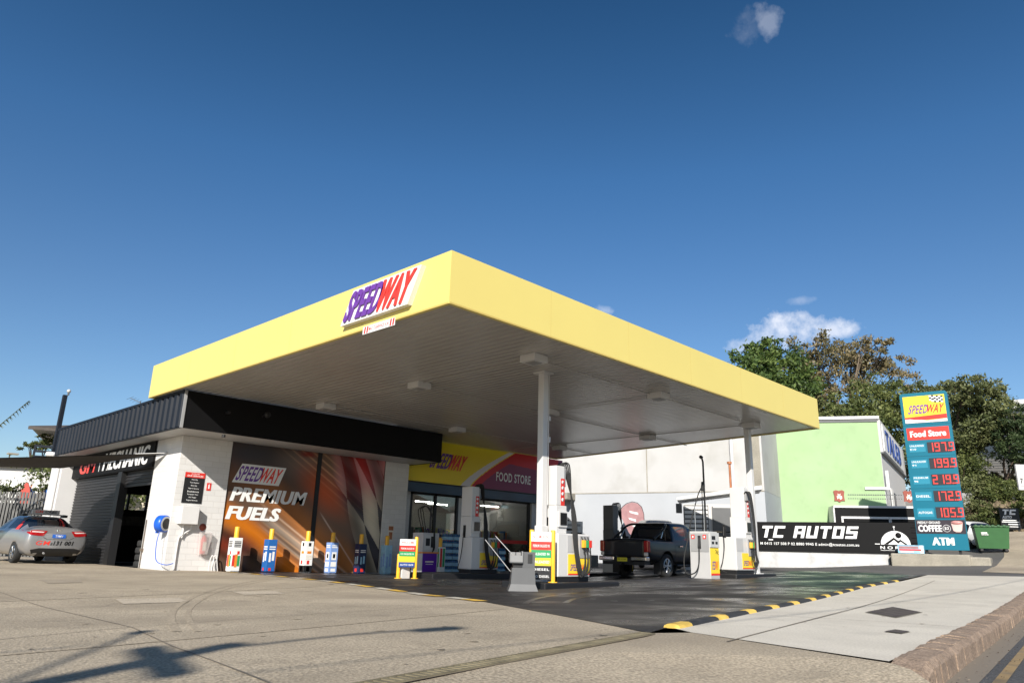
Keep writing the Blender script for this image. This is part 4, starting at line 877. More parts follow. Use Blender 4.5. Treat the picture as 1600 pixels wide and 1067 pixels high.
def pump(lbl, loc, flip=False, dark=False):
    """tall dispenser: low cabinet with nozzles, hose tower at one end. local x along the island, front = -y"""
    t = thing('fuel_pump', lbl, 'fuel pump', loc, 0, 'tall fuel pumps with hose towers'); sx = -1 if flip else 1; TW = 'white_metal'; TD = 'pump_grey' if dark else 'white_metal'
    def bx_(mb, x0, x1, *a, **k):
        x0, x1 = (x0, x1) if not flip else (1.12 - x1, 1.12 - x0); return mb.bev(x0, x1, *a, **k)
    mb = MB(); bx_(mb, .02, 1.10, .03, .55, 0, .10, b=.005); mb.build('plinth', 'black', t)
    mb = MB(); bx_(mb, 0, 1.12, 0, .58, .10, 1.02, b=.02); mb.build('cabinet', TW, t)
    mb = MB(); bx_(mb, 0, .36, .06, .54, 1.021, 1.62, b=.012); bx_(mb, .05, .34, .02, .0595, 1.15, 1.5, b=.008); mb.build('display_head', TD, t); mb = MB(); T0 = FR((0, 0, 0), X_, Z_); xa = .08 if not flip else .81; mb.bx(xa, xa + .22, 1.2, 1.46, -.019, -.012, 0, lambda x, y, z: V((x, z, y)) + V((0, .03 - .012, 0))); mb.build('display_screen', 'black_gloss', t)
    mb = MB(); bx_(mb, 0, .30, .07, .53, 1.621, 2.50, b=.015); mb.build('hose_tower', TD, t)
    T = FR((0 if not flip else 0, -.002, 0), X_, Z_)
    mb = MB(); x0, x1 = (.42, .72) if not flip else (.14, .44); mb.bx(x0 - .1, x1, .62, .98, 0, .004, 0, T); mb.build('front_panel', 'panel_grey', t)
    speed_panel(t, T, .34, .14, .76, .44, .005, world=False)
    mb = MB(); xs_ = (.74, 1.08); mb.bx(xs_[0], xs_[1], .50, .98, 0, .02, 0, T); mb.build('nozzle_boot', 'grey_metal', t)
    for i in range(3):
        mb = MB(); nozzle(mb, T, xs_[0] + .06 + i * .11, .78, 0); 
        for k in range(len(mb.m)): mb.m[k] = 0 if mb.m[k] == 0 else 1
        mb.build('nozzle', [NOZ[i], 'black'], t)
    mb = MB(); (bx_(mb, .31, .40, .12, .48, 2.05, 2.46, b=.01) if not flip else mb.bev(.84, 1.08, .01, .068, 2.1, 2.32, .01)); mb.build('hose_bracket', 'grey_metal', t)
    for i in range(5):
        xb = .36 + .03 * i; yb2 = .16 + .07 * i; xe = .82 + .1 * (i % 3); xm = .55 + .03 * i
        pts = [(xb - .04, yb2, 2.40), (xb, yb2, 2.56), (xb + .08, yb2 - .03, 2.60), (xb + .14, yb2 - .08, 2.44), (xb + .13, .02, 1.5), (xm - .07, -.07, .7), (xm + .05, -.10, .16 + .03 * (i % 3)), (xe - .1, -.11, .13 + .02 * i), (xe, -.10, .4), (xe + .01, -.09, .66)]
        if flip: pts = [(.84 + .05 * i, .07, 2.30), (.84 + .05 * i, -.02, 2.36), (.88 + .03 * i, -.10, 2.1), (.95 + .02 * i, -.13, 1.3), (.98, -.14, .6), (.92 + .03 * i, -.16, .2 + .03 * i), (.80 + .1 * (i % 3), -.12, .35), (.81 + .1 * (i % 3), -.09, .66)]
        mb = MB(); mb.tube(cat_rom(pts, 6), .016, 7); mb.build('hose', 'rubber', t)
    T3 = FR((.30 if not flip else .82, .07, 0), X_ * 1, Z_)
    T4 = FR((-.001, .54, 0), -Y_, Z_)
    if not dark:
        TS = FR((.16 if not flip else .985, .068, 0), X_, Z_); mb = MB(); mb.bx(-.0, .13, 1.62, 2.22, 0, .003, 0, TS)
        for i in range(4): mb.lathe([(.04, .003), (.04, .005), (0, .005)], 14, 1, T=lambda x, y, z, i=i: TS(.065 + x, 2.14 - i * .13 + y, z))
        mb.build('safety_label', ['red', 'white_text'], t)
        mb = MB(); mb.tube([T4(.2, 1.30, .02), T4(.2, 1.05, .05)], .022, 6); mb.bx(.15, .25, 1.0, 1.36, 0, .015, 0, T4); mb.build('side_nozzle', 'black', t)
        mb = MB(); mb.tube(cat_rom([T4(.2, 1.02, .05), T4(.22, .7, .09), T4(.16, .35, .1), T4(.1, .12, .12), T4(.3, .02, .16)], 6), .014, 6); mb.build('hose', 'rubber', t)
    return t
pump('white fuel pump with nozzles on the front island, right of the front column', (12.55, 10.62, -.62))
pump('white fuel pump in the shade before the store door', (15.2, 16.2, -.66))
pump('white fuel pump beside the far right column', (20.05, 10.28, -.47), flip=True)
pump('dark grey fuel pump behind the tailgate of the pickup truck', (22.35, 16.2, -.78), dark=True)
# LPG dispenser
lp = thing('gas_dispenser', 'grey gas dispenser with tall hose mast standing right of the pickup truck', 'gas dispenser', (18.85, 10.45, g(19, 10.6) + .004))
mb = MB(); mb.bev(0, .50, 0, .62, 0, 1.22, .012); mb.build('cabinet', 'panel_grey', lp)
mb = MB(); mb.bx(.02, .48, .02, .62, 1.225, 1.27); mb.bev(-.0, .5, -.03, -.003, .84, 1.24, .006); mb.build('meter_head', 'grey_light', lp)
T = FR((-.002, .60, 0), -Y_, Z_); mb = MB(); mb.bx(.02, .58, .72, 1.2, 0, .012, 0, T); mb.build('nozzle_panel', 'grey_metal', lp)
mb = MB()
for x in (.1, .46): mb.bx(x - .05, x + .05, 1.06, 1.18, .013, .016, 0, T); mb.bx(x - .02, x + .02, 1.09, 1.15, .016, .018, 1, T)
mb.build('red_label', ['red', 'white_text'], lp)
mb = MB(); mb.tube([T(.3, 1.1, .03), T(.3, .85, .06)], .03, 8); mb.bx(.26, .34, .8, 1.15, .012, .03, 0, T); mb.build('nozzle', 'black', lp)
T = FR((0, -.002, 0), X_, Z_); speed_panel(lp, T, .01, .10, .48, .72, .005, world=False)
mb = MB(); mb.bx(.08, .28, 1.05, 1.15, .029, .033, 0, T); mb.bx(.08, .2, .93, 1.0, .029, .033, 0, T); mb.bx(.28, .4, .93, 1.0, .029, .033, 0, T); mb.build('meter_window', 'black', lp)
mb = MB(); mb.tube([(.74, .5, 0), (.74, .5, 3.3), (.68, .5, 3.42)], .028, 8); mb.tube([(.68, .5, 3.42), (.61, .5, 3.44)], .05, 8); mb.build('mast', 'black', lp)
mb = MB(); mb.tube(cat_rom([(.68, .5, 2.62), (.58, .48, 2.5), (.5, .45, 1.9), (.46, .45, 1.3)], 6), .016, 6); mb.tube([(.69, .5, 2.7), (.63, .5, 2.45)], .05, 8); mb.build('hose', 'rubber', lp)
mb = MB(); mb.tube(cat_rom([(-.05, .3, .85), (-.13, .28, .4), (-.16, .4, .15), (-.2, .65, .14), (-.12, .75, .5), (-.05, .66, 1.0), (.12, .6, 1.6), (.45, .55, 2.3), (.66, .5, 2.6)], 6), .018, 6); mb.build('hose', 'rubber', lp)
mb = MB(); mb.tube([(.06, .45, 1.25), (.06, .45, 2.0)], .012, 6); mb.tube([(.12, .2, 1.25), (.12, .2, 2.0)], .012, 6); mb.build('conduit', 'alu', lp)
# purple panelled dispenser near the store
pd = thing('purple_dispenser', 'low dispenser with purple front panel and black hoses beside the price board', 'fuel dispenser', (14.45, 17.55, g(14.8, 17.6) + .004))
mb = MB(); mb.bev(0, .62, 0, .5, .1, .68, .01); mb.bx(0, .62, .0, .5, .72, 1.28); mb.build('cabinet', 'panel_grey', pd); mb = MB(); mb.bx(.02, .6, .02, .48, 0, .1); mb.build('plinth', 'black', pd)
T = FR((0, -.003, 0), X_, Z_); mb = MB(); mb.bx(.02, .56, .1, .68, 0, .008, 0, T); mb.build('front_panel', 'purple_panel', pd); mb = MB(); mb.bx(-.01, .63, .68, .72, -.3, .02, 0, T); mb.build('trim', 'orange', pd)
mb = MB(); mb.bx(.06, .5, .78, 1.22, 0, .008, 0, T); mb.build('screen_panel', 'grey_light', pd); mb = MB(); mb.bx(.30, .38, .85, 1.18, .008, .03, 0, T); mb.bx(.1, .26, .9, 1.12, .008, .012, 0, T); mb.build('nozzle', 'black', pd)
mb = MB(); mb.bx(.12, .44, .42, .46, .008, .010, 0, T); mb.bx(.14, .42, .36, .38, .008, .010, 0, T); mb.build('emblem_strip', 'pallet_white', pd)
mb = MB()
for i in range(3): mb.tube(cat_rom([(.35 - .07 * i, .3, 1.28), (.2 - .1 * i, .3, 1.85), (.15 - .05 * i, .28, 2.02), (.32 - .03 * i, .2, 2.05), (.42, .05, 1.6), (.36 + .03 * i, -.06, .9), (.34, -.05, .72)], 6), .014, 6)
mb.build('hose', 'rubber', pd)
mb = MB(); mb.tube([(.5, .3, 1.28), (.5, .3, 2.1)], .03, 8); mb.build('mast', 'black', pd)
# price boards on yellow posts
def price_board(lbl, x, y, z, rows, wd, ang, posts, txt):
    t = thing('price_board', lbl, 'price board', (x, y, z), ang, 'fuel grade boards on yellow posts')
    for px_, h in posts: mb = MB(); mb.lathe([(.10, 0), (.10, .015), (.048, .016), (.048, h), (.04, h + .012), (0, h + .015)], 16, T=lambda a, b, c: (px_ + a, b, c)); mb.build('post', 'bollard_yellow', t)
    T = FR((posts[0][0] - .02, -.065, 0), X_, Z_); yy = 1.02
    for i, (m_, h, s_) in enumerate(rows):
        mb = MB(); mb.bx(0, wd, yy - h + .004, yy, 0, .012, 0, T); mb.build('grade_panel', m_, t)
        if s_: letters('lettering', s_, T, wd / 2, yy - h / 2, wd * .82, h * .34, txt if m_ == 'white_text' else 'white_text', t, world=False, z=.014, bold=.015, center=True)
        yy -= h
    return t
price_board('fuel grade board with blue bottom panel by the purple dispenser', 12.62, 16.3, g(12.8, 16.3) + .004, [('white_text', .17, 'WELCOME'), ('red', .15, 'PREMIUM UNLEADED 98'), ('green_sign', .13, 'E10 UNLEADED 94'), ('logo_yellow', .15, ''), ('blue_sign', .13, 'AUTO GAS')], .44, R(-25), ((0, .62), (.46, 1.08)), 'red')
price_board('fuel grade board with two black diesel panels by the front column', 11.80, 10.72, -.62, [('white_text', .20, 'NO SMOKING'), ('red', .17, 'PREMIUM UNLEADED 98'), ('green_sign', .16, 'UNLEADED 94'), ('logo_yellow', .16, 'UNLEADED'), ('black', .14, 'DIESEL'), ('black', .14, 'BIO DIESEL')], .43, R(-40), ((0, 1.05), (.46, 1.05)), 'red')
mb = MB(); mb.bx(12.72, 12.98, 16.25, 16.4, g(12.8, 16.3), g(12.8, 16.3) + .5); tag(mb.build('post_box', 'white_paint'), 'white box on the ground between the posts of the blue price board', 'box')
# windscreen washing station
ws = thing('washing_station', 'grey plastic windscreen washing station standing before the front pump island', 'washing station', (10.92, 10.15, g(11, 10.2) + .004), R(-42))
mb = MB()
def frus(mb, a, b, za, zb, m=0): mb.add([(a[0], a[2], za), (a[1], a[2], za), (a[1], a[3], za), (a[0], a[3], za), (b[0], b[2], zb), (b[1], b[2], zb), (b[1], b[3], zb), (b[0], b[3], zb)], [(0, 3, 2, 1), (4, 5, 6, 7), (0, 1, 5, 4), (1, 2, 6, 5), (2, 3, 7, 6), (3, 0, 4, 7)], m)
frus(mb, (-.29, .29, -.24, .24), (-.24, .24, -.2, .2), 0, .13); frus(mb, (-.239, .239, -.199, .199), (-.22, .22, -.19, .19), .131, .43); mb.build('body', 'grey_plastic', ws)
mb = MB(); frus(mb, (-.02, .22, -.19, .19), (-.02, .23, -.2, .2), .431, .73); frus(mb, (-.27, -.021, -.26, .05), (-.27, -.021, -.26, .05), .52, .54); mb.build('upper_body', 'grey_plastic', ws)
mb = MB(); mb.bx(-.27, -.25, -.26, .06, .541, .72); mb.bx(-.04, -.021, -.26, .06, .541, .74); mb.bx(-.249, -.041, -.26, -.24, .541, .66); mb.bx(-.249, -.041, .04, .06, .541, .72); mb.bx(-.15, -.13, -.239, .039, .541, .72); mb.build('bucket', 'bucket_grey', ws)
mb = MB(); frus(mb, (-.2, -.021, -.18, .15), (-.2, -.021, -.18, .15), .431, .52); mb.build('towel_slot', 'black', ws)
mb = MB(); mb.bx(.08, .17, -.206, -.199, .52, .69); mb.build('towel_slot', 'black', ws)
def squeegee(lbl, a, b):
    a = V(a); b = V(b); t = thing('squeegee', lbl, 'squeegee', tuple(a), 0, 'squeegees in the washing station'); mb = MB(); mb.tube([a, b], .0085, 8); mb.build('handle', 'grey_metal', t, True)
    d = (b - a).normalized(); s_ = d.cross(V((.7, -.7, .2))).normalized(); mb = MB(); mb.tube([a - s_ * .1 - d * .0, a + s_ * .1], .018, 6); mb.build('blade', 'black', t, True)
wl = lambda x, y, z: V((10.92, 10.15, g(11, 10.2))) + V((math.cos(R(-42)) * x - math.sin(R(-42)) * y, math.sin(R(-42)) * x + math.cos(R(-42)) * y, z))
squeegee('long handled squeegee leaning out of the top of the washing station', wl(-.16, -.12, .62), wl(-.55, .05, 1.02))
squeegee('long handled squeegee slanting behind the washing station', wl(-.23, .05, .35), wl(-.75, .2, .95))
# ------------------------------------------------------------------ vehicles
def bvh_of(o): 
    me = o.data; return BVHTree.FromPolygons([q.co.copy() for q in me.vertices], [list(p.vertices) for p in me.polygons])
def car_shell(t, st, paint, side, top, arches, ar, under='black', topmat=None):
    """lofted body; returns body object. st: x, zb, zbelt, zt, wb, wm, wbelt, wt"""
    bm = bmesh.new(); rings = []
    for x, zb, zk, zt, wb_, wm_, wk, wt in st:
        h = [(0, zb), (wb_ * .75, zb), (wb_, zb + .07), (wm_, zb + .5 * (zk - zb)), (wk, zk - .05), (wk - .012, zk), (wt, zt - .045), (wt * .82, zt), (0, zt + .012)]
        rings.append([bm.verts.new((x, y, z)) for y, z in h] + [bm.verts.new((x, -y, z)) for y, z in h[7:0:-1]])
    mats = [paint, 'dark_glass', under, topmat or paint]
    for k in range(len(rings) - 1):
        a, b = rings[k], rings[k + 1]
        for i in range(16):
            f = bm.faces.new((a[i], a[(i + 1) % 16], b[(i + 1) % 16], b[i])); f.smooth = True; s_ = i if i < 8 else 15 - i
            f.material_index = 1 if (s_ == 5 and k in side) or (s_ in (6, 7) and k in top) else (3 if topmat and s_ in (5, 6, 7) and k in topmat_rng else (2 if s_ in (0,) else 0))
    for ring, rev in ((rings[0], 0), (rings[-1], 1)):
        mir = lambda i: ring[(16 - i) % 16]
        for i in range(0, 8):
            vs_ = [ring[i], ring[i + 1], mir(i + 1), mir(i)]; vs_ = list(dict.fromkeys(vs_)); f = bm.faces.new(vs_ if not rev else vs_[::-1]); f.smooth = True
    cr = bm.edges.layers.float.new('crease_edge')
    for e in bm.edges:
        a, b = e.verts
        for r_ in rings:
            if a in r_ and b in r_: break
    bmesh.ops.recalc_face_normals(bm, faces=bm.faces); me = bpy.data.meshes.new('body'); bm.to_mesh(me); bm.free()
    for q in mats: me.materials.append(MATS[q])
    o = bpy.data.objects.new('body', me); C.objects.link(o); md = o.modifiers.new('s', 'SUBSURF'); md.levels = 2; md.render_levels = 2
    cut = MB()
    for x in arches:
        for s_ in (-1, 1): cut.lathe([(0, .52), (ar, .52), (ar, 1.3), (0, 1.3)], 36, T=lambda a, b, c, x=x, s_=s_: (x + a, s_ * c, ar * .80 + b), sm=False)
    co = None
    if arches:
        co = cut.build('cut', under); bm2 = bmesh.new(); bm2.from_mesh(co.data); bmesh.ops.remove_doubles(bm2, verts=bm2.verts, dist=1e-4); bmesh.ops.recalc_face_normals(bm2, faces=bm2.faces); bm2.to_mesh(co.data); bm2.free()
        co.data.materials.clear(); 
        for q in mats: co.data.materials.append(MATS[q])
        for p in co.data.polygons: p.material_index = 2
        md = o.modifiers.new('b', 'BOOLEAN'); md.operation = 'DIFFERENCE'; md.object = co; md.solver = 'EXACT'
    dg = bpy.context.evaluated_depsgraph_get(); dg.update(); ev = bpy.data.meshes.new_from_object(o.evaluated_get(dg)); bpy.data.objects.remove(o)
    if co: bpy.data.objects.remove(co)
    tmp = link('tmp', ev); bvh = bvh_of(tmp); bpy.data.objects.remove(tmp)
    # split into body and glass
    out = {}
    for nm, idx in (('body', (0, 2, 3)), ('window', (1,))):
        bm = bmesh.new(); bm.from_mesh(ev); bmesh.ops.delete(bm, geom=[f for f in bm.faces if f.material_index not in idx], context='FACES')
        me = bpy.data.meshes.new(nm); bm.to_mesh(me); bm.free()
        for q in mats: me.materials.append(MATS[q])
        if len(me.polygons): out[nm] = link(nm, me, t)
    return out, bvh
topmat_rng = ()
def wheel(t, x, y, r, wd, side, spokes=6):
    T = lambda a, b, c: (x + a, y + side * c, r + b)
    o = tyre_mb(T, r, wd).build('wheel', 'rubber', t)
    mb = MB(); mb.lathe([(r * .64, wd * .38), (r * .60, wd * .44), (r * .56, wd * .40), (r * .54, 0), (0, -.01)], 26, 1, T=T)
    for k in range(spokes):
        a = 2 * math.pi * k / spokes
        for da in (-.16, .16):
            c0, s0 = math.cos(a), math.sin(a); c1, s1 = math.cos(a + da), math.sin(a + da)
            p0 = V(T(c0 * r * .1, s0 * r * .1, wd * .40)); p1 = V(T(c1 * r * .57, s1 * r * .57, wd * .42)); mb.tube([p0, p1], r * .055, 5, 0)
    mb.lathe([(r * .13, wd * .44), (0, wd * .46)], 12, 0, T=T); mb.lathe([(r * .64, wd * .38), (r * .60, wd * .445), (r * .56, wd * .41)], 26, 0, T=T)
    mb.build('rim', ['alu', 'black'], o)
def drape(name, vs_, fs, bvh, mt, t, off=.004, axis=0, sgn=1, sub=0):
    """project a mesh drawn in the plane across `axis` on to the body"""
    bm = bmesh.new(); V_ = [bm.verts.new(q) for q in vs_]
    for f in fs:
        try: bm.faces.new([V_[i] for i in f])
        except ValueError: pass
    if sub:
        bmesh.ops.triangulate(bm, faces=bm.faces); bmesh.ops.subdivide_edges(bm, edges=bm.edges, cuts=sub, use_grid_fill=True)
    d = V((0, 0, 0)); d[axis] = sgn
    for q in bm.verts:
        o = q.co.copy(); o[axis] = -sgn * 4 + (2 if axis == 0 else 0); h = bvh.ray_cast(o, d)
        if h[0] is not None: q.co[axis] = h[0][axis] - sgn * off
    me = bpy.data.meshes.new(name); bm.to_mesh(me); bm.free(); me.materials.append(MATS[mt]); return link(name, me, t)
def drape_poly(name, yz, bvh, mt, t, off=.004, **k):
    return drape(name, [(0, a, b) for a, b in yz], [list(range(len(yz)))], bvh, mt, t, off, sub=4, **k)
def drape_text(body, t, bvh, y, z, w_, h_, mt, shear=0, bold=.02, off=.006):
    """text on the tail of a car read from behind: right = -y"""
    vs_, fs, tw, th_ = text2d(body, bold); P = [(0, y - (a / tw * w_ + shear * b / th_ * h_), z + b / th_ * h_) for a, b in vs_]; return drape('lettering', P, fs, bvh, mt, t, off)
# silver taxi: rear at x=0, forward +x
sd_ = thing('taxi', 'silver taxi sedan with red and black lettering on its boot, parked by the roller door', 'car', (7.12, 26.5, g(7, 27)), R(94))
stn = [(.0, .46, .80, .84, .58, .70, .68, .60), (.03, .36, .90, .98, .74, .83, .80, .66), (.12, .25, .95, 1.09, .80, .89, .85, .68), (.22, .22, .97, 1.105, .82, .905, .865, .68), (.50, .22, .975, 1.10, .82, .91, .875, .68), (.66, .22, .98, 1.115, .82, .91, .88, .66),
       (.98, .22, .985, 1.26, .82, .91, .885, .60), (1.36, .22, .985, 1.42, .82, .91, .89, .57), (1.55, .22, .985, 1.455, .82, .91, .89, .57), (2.2, .22, .98, 1.475, .82, .91, .89, .58), (2.28, .22, .98, 1.475, .82, .91, .89, .58), (2.9, .22, .96, 1.44, .82, .91, .885, .57),
       (3.3, .22, .94, 1.25, .82, .905, .875, .60), (3.72, .22, .92, 1.0, .82, .90, .86, .66), (4.3, .23, .84, .90, .82, .89, .84, .62), (4.7, .26, .74, .80, .76, .83, .78, .55), (4.84, .36, .62, .68, .6, .66, .62, .45)]
o_, bv = car_shell(sd_, stn, 'silver_paint', (6, 7, 8, 10, 11), (5, 6, 11, 12), (1.02, 3.82), .36)
for x in (1.02, 3.82):
    for s_ in (-1, 1): wheel(sd_, x, s_ * .80, .325, .21, s_, 5)
for s_ in (1, -1):
    yz = [(s_ * .34, .985), (s_ * .60, 1.005), (s_ * .84, .99), (s_ * .87, .93), (s_ * .80, .86), (s_ * .58, .835), (s_ * .44, .83)]
    drape_poly('tail_light', yz, bv, 'tail_red', sd_, .012)
    drape_poly('reversing_lamp', [(s_ * .42, .965), (s_ * .80, .975), (s_ * .80, .945), (s_ * .46, .93)], bv, 'tail_clear', sd_, .016)
drape_poly('number_plate', [(.19, .89), (-.19, .89), (-.19, .78), (.19, .78)], bv, 'plate_blue', sd_, .015)
drape_text('T9MV', sd_, bv, .11, .80, .22, .07, 'white_text', off=.019)
drape_poly('boot_lip', [(.45, .79), (.33, .73), (-.33, .73), (-.45, .79), (-.42, .80), (-.32, .745), (.32, .745), (.42, .80)], bv, 'grey_dark', sd_, .004)
drape_text('GM', sd_, bv, .62, .56, .38, .13, 'logo_red', .2, .045); drape_text('131 001', sd_, bv, .13, .56, .56, .13, 'black', .2, .045)
drape_text('cabs', sd_, bv, .21, .56, .05, .10, 'black', .2, .02)
drape_poly('bumper_insert', [(.72, .42), (.5, .47), (-.5, .47), (-.72, .42), (-.66, .30), (.66, .30)], bv, 'black', sd_, .006)
mb = MB(); mb.lathe([(.05, .0), (.056, .01), (.05, .02), (.04, .012), (0, .012)], 20, T=lambda a, b, c: (-.0 + .06 - c, a * 1.3, .985 + b)); mb.build('badge', 'chrome', sd_)
mb = MB(); mb.bx(1.55, 1.75, -.62, .62, 1.50, 1.53); mb.bx(1.5, 1.62, -.40, .40, 1.53, 1.66); mb.build('roof_sign', 'panel_grey', sd_); mb = MB()
for s_ in (-1, 1): mb.bx(1.5, 1.8, s_ * .6 - .06, s_ * .6 + .06, 1.44, 1.52)
mb.build('roof_rack_foot', 'black', sd_)
T = FR((1.498, .36, 1.54), -Y_, Z_); letters('lettering', 'GM', T, .03, .02, .22, .08, 'logo_red', sd_, world=False, z=.003, bold=.02, shear=.2); letters('lettering', 'CABS', T, .32, .02, .34, .08, 'black', sd_, world=False, z=.003, bold=.02, shear=.2)
for s_ in (-1, 1): mb = MB(); mb.bev(2.95, 3.15, s_ * .90 if s_ > 0 else -1.08, 1.08 if s_ > 0 else -.90, .95, 1.1, .03); mb.build('mirror', 'white_car', sd_)
drape('quarter_decal', [(1.05, 0, 1.02), (1.3, 0, 1.28), (1.42, 0, 1.28), (1.3, 0, 1.02)], [(0, 1, 2, 3)], bv, 'logo_red', sd_, .006, axis=1, sgn=-1, sub=3)
mb = MB(); mb.tube([(.02, .35, .33), (-.03, .35, .32)], .03, 8); mb.build('exhaust', 'grey_metal', sd_)
# dark pickup
ut = thing('pickup_truck', 'black dual cab pickup truck at the pumps with covered tray', 'pickup truck', (20.35, 14.4, -.735), R(2))
stn = [(.02, .62, 1.12, 1.18, .86, .87, .86, .80), (.05, .60, 1.15, 1.215, .90, .91, .895, .83), (.14, .50, 1.16, 1.22, .91, .925, .905, .84), (.6, .46, 1.16, 1.22, .91, .925, .905, .84), (1.2, .44, 1.15, 1.215, .91, .93, .905, .84), (1.56, .42, 1.15, 1.215, .90, .925, .90, .84), (1.63, .42, 1.15, 1.25, .90, .925, .90, .82),
       (1.70, .40, 1.13, 1.69, .90, .925, .90, .74), (1.80, .40, 1.13, 1.79, .90, .925, .90, .72), (2.0, .40, 1.13, 1.815, .90, .925, .90, .72), (2.72, .40, 1.13, 1.82, .90, .925, .90, .72), (2.80, .40, 1.13, 1.82, .90, .925, .90, .72), (3.3, .40, 1.13, 1.75, .90, .925, .90, .71), (3.62, .40, 1.12, 1.48, .90, .925, .89, .72), (3.98, .42, 1.11, 1.22, .90, .93, .88, .74), (4.5, .44, 1.06, 1.16, .90, .93, .87, .74), (5.05, .48, .98, 1.06, .86, .89, .84, .68), (5.28, .56, .86, .92, .74, .78, .74, .55)]
topmat_rng = (1, 2, 3, 4)
o_, bv = car_shell(ut, stn, 'ute_paint', (8, 9, 11, 12), (6, 7, 13), (1.22, 4.30), .47, topmat='black')
topmat_rng = ()
for x in (1.22, 4.30):
    for s_ in (-1, 1): wheel(ut, x, s_ * .80, .385, .25, s_, 6)
mb = MB(); mb.bev(-.02, .03, -.76, .76, .66, 1.16, .03); mb.bx(-.035, -.0201, -.12, .12, .98, 1.04); mb.build('tailgate', 'ute_paint', ut)
for s_ in (1, -1):
    mb = MB(); mb.bev(-.03, .14, min(s_ * .765, s_ * .935), max(s_ * .765, s_ * .935), .80, 1.16, .03); o = mb.build('tail_light', 'tail_red', ut)
    mb = MB(); mb.bev(-.035, .05, min(s_ * .775, s_ * .90), max(s_ * .775, s_ * .90), .68, .795, .02); mb.build('indicator', 'tail_clear', o)
mb = MB()
for s_ in (-1, 1): mb.bev(-.12, .10, min(s_ * .32, s_ * .92), max(s_ * .32, s_ * .92), .52, .66, .03)
mb.build('bumper', 'chrome', ut); mb = MB(); mb.bx(-.10, .1, -.315, .315, .46, .6); mb.bx(-.05, .3, -.8, .8, .40, .5); mb.tube([(-.2, 0, .42), (.3, 0, .42)], .04, 6); mb.build('tow_bar', 'black', ut)
mb = MB(); mb.bx(-.112, -.102, -.19, .19, .50, .62); pl = mb.build('number_plate', 'plate_yellow', ut); T = FR((-.112, .19, .5), -Y_, Z_); letters('lettering', 'DJ 11 RP', T, .04, .03, .30, .06, 'black', pl, world=False, z=.003, bold=.01)
mb = MB()
for s_ in (-1, 1): mb.tube(cat_rom([(.55, s_ * .80, 1.22), (1.05, s_ * .80, 1.46), (1.35, s_ * .78, 1.66), (1.5, s_ * .66, 1.74)], 5), .04, 8); mb.tube([(1.32, s_ * .77, 1.2), (1.25, s_ * .79, 1.52)], .03, 6)
mb.tube([(1.5, -.66, 1.74), (1.5, .66, 1.74)], .04, 8); mb.build('sports_bar', 'black_gloss', ut)
mb = MB()
for s_ in (-1, 1): mb.tube([(.98, s_ * .8, 1.25), (1.22, s_ * .77, 1.54)], .032, 6)
mb.build('sports_bar_stay', 'chrome', ut)
for x in (2.02, 2.98):
    for s_ in (-1, 1): mb = MB(); mb.bev(x, x + .2, min(s_ * .92, s_ * .955), max(s_ * .92, s_ * .955), 1.0, 1.035, .01); mb.build('door_handle', 'chrome', ut)
for s_ in (-1, 1): mb = MB(); mb.bev(3.35, 3.5, min(s_ * .95, s_ * 1.14), max(s_ * .95, s_ * 1.14), 1.14, 1.34, .03); mb.build('mirror', 'black_gloss', ut)
for s_ in (-1, 1):
    mb = MB(); mb.bx(.72, .74, s_ * .80 - .13, s_ * .80 + .13, .12, .48); mb.build('mud_flap', 'black', ut)
    mb = MB(); mb.tube([(1.75, s_ * .93, .40), (3.7, s_ * .93, .40)], .045, 6); mb.build('side_step', 'black', ut)
for s_ in (-1, 1):
    mb = MB(); ss_ = []
    for x0, x1 in ((1.745, 2.74), (2.76, 3.75)):
        pts = [(x0, s_ * .932, .5), (x0, s_ * .934, 1.05), (x1, s_ * .934, 1.05), (x1, s_ * .932, .5)]
        mb.tube(pts, .004, 4)
    mb.build('door_seam', 'black', ut)
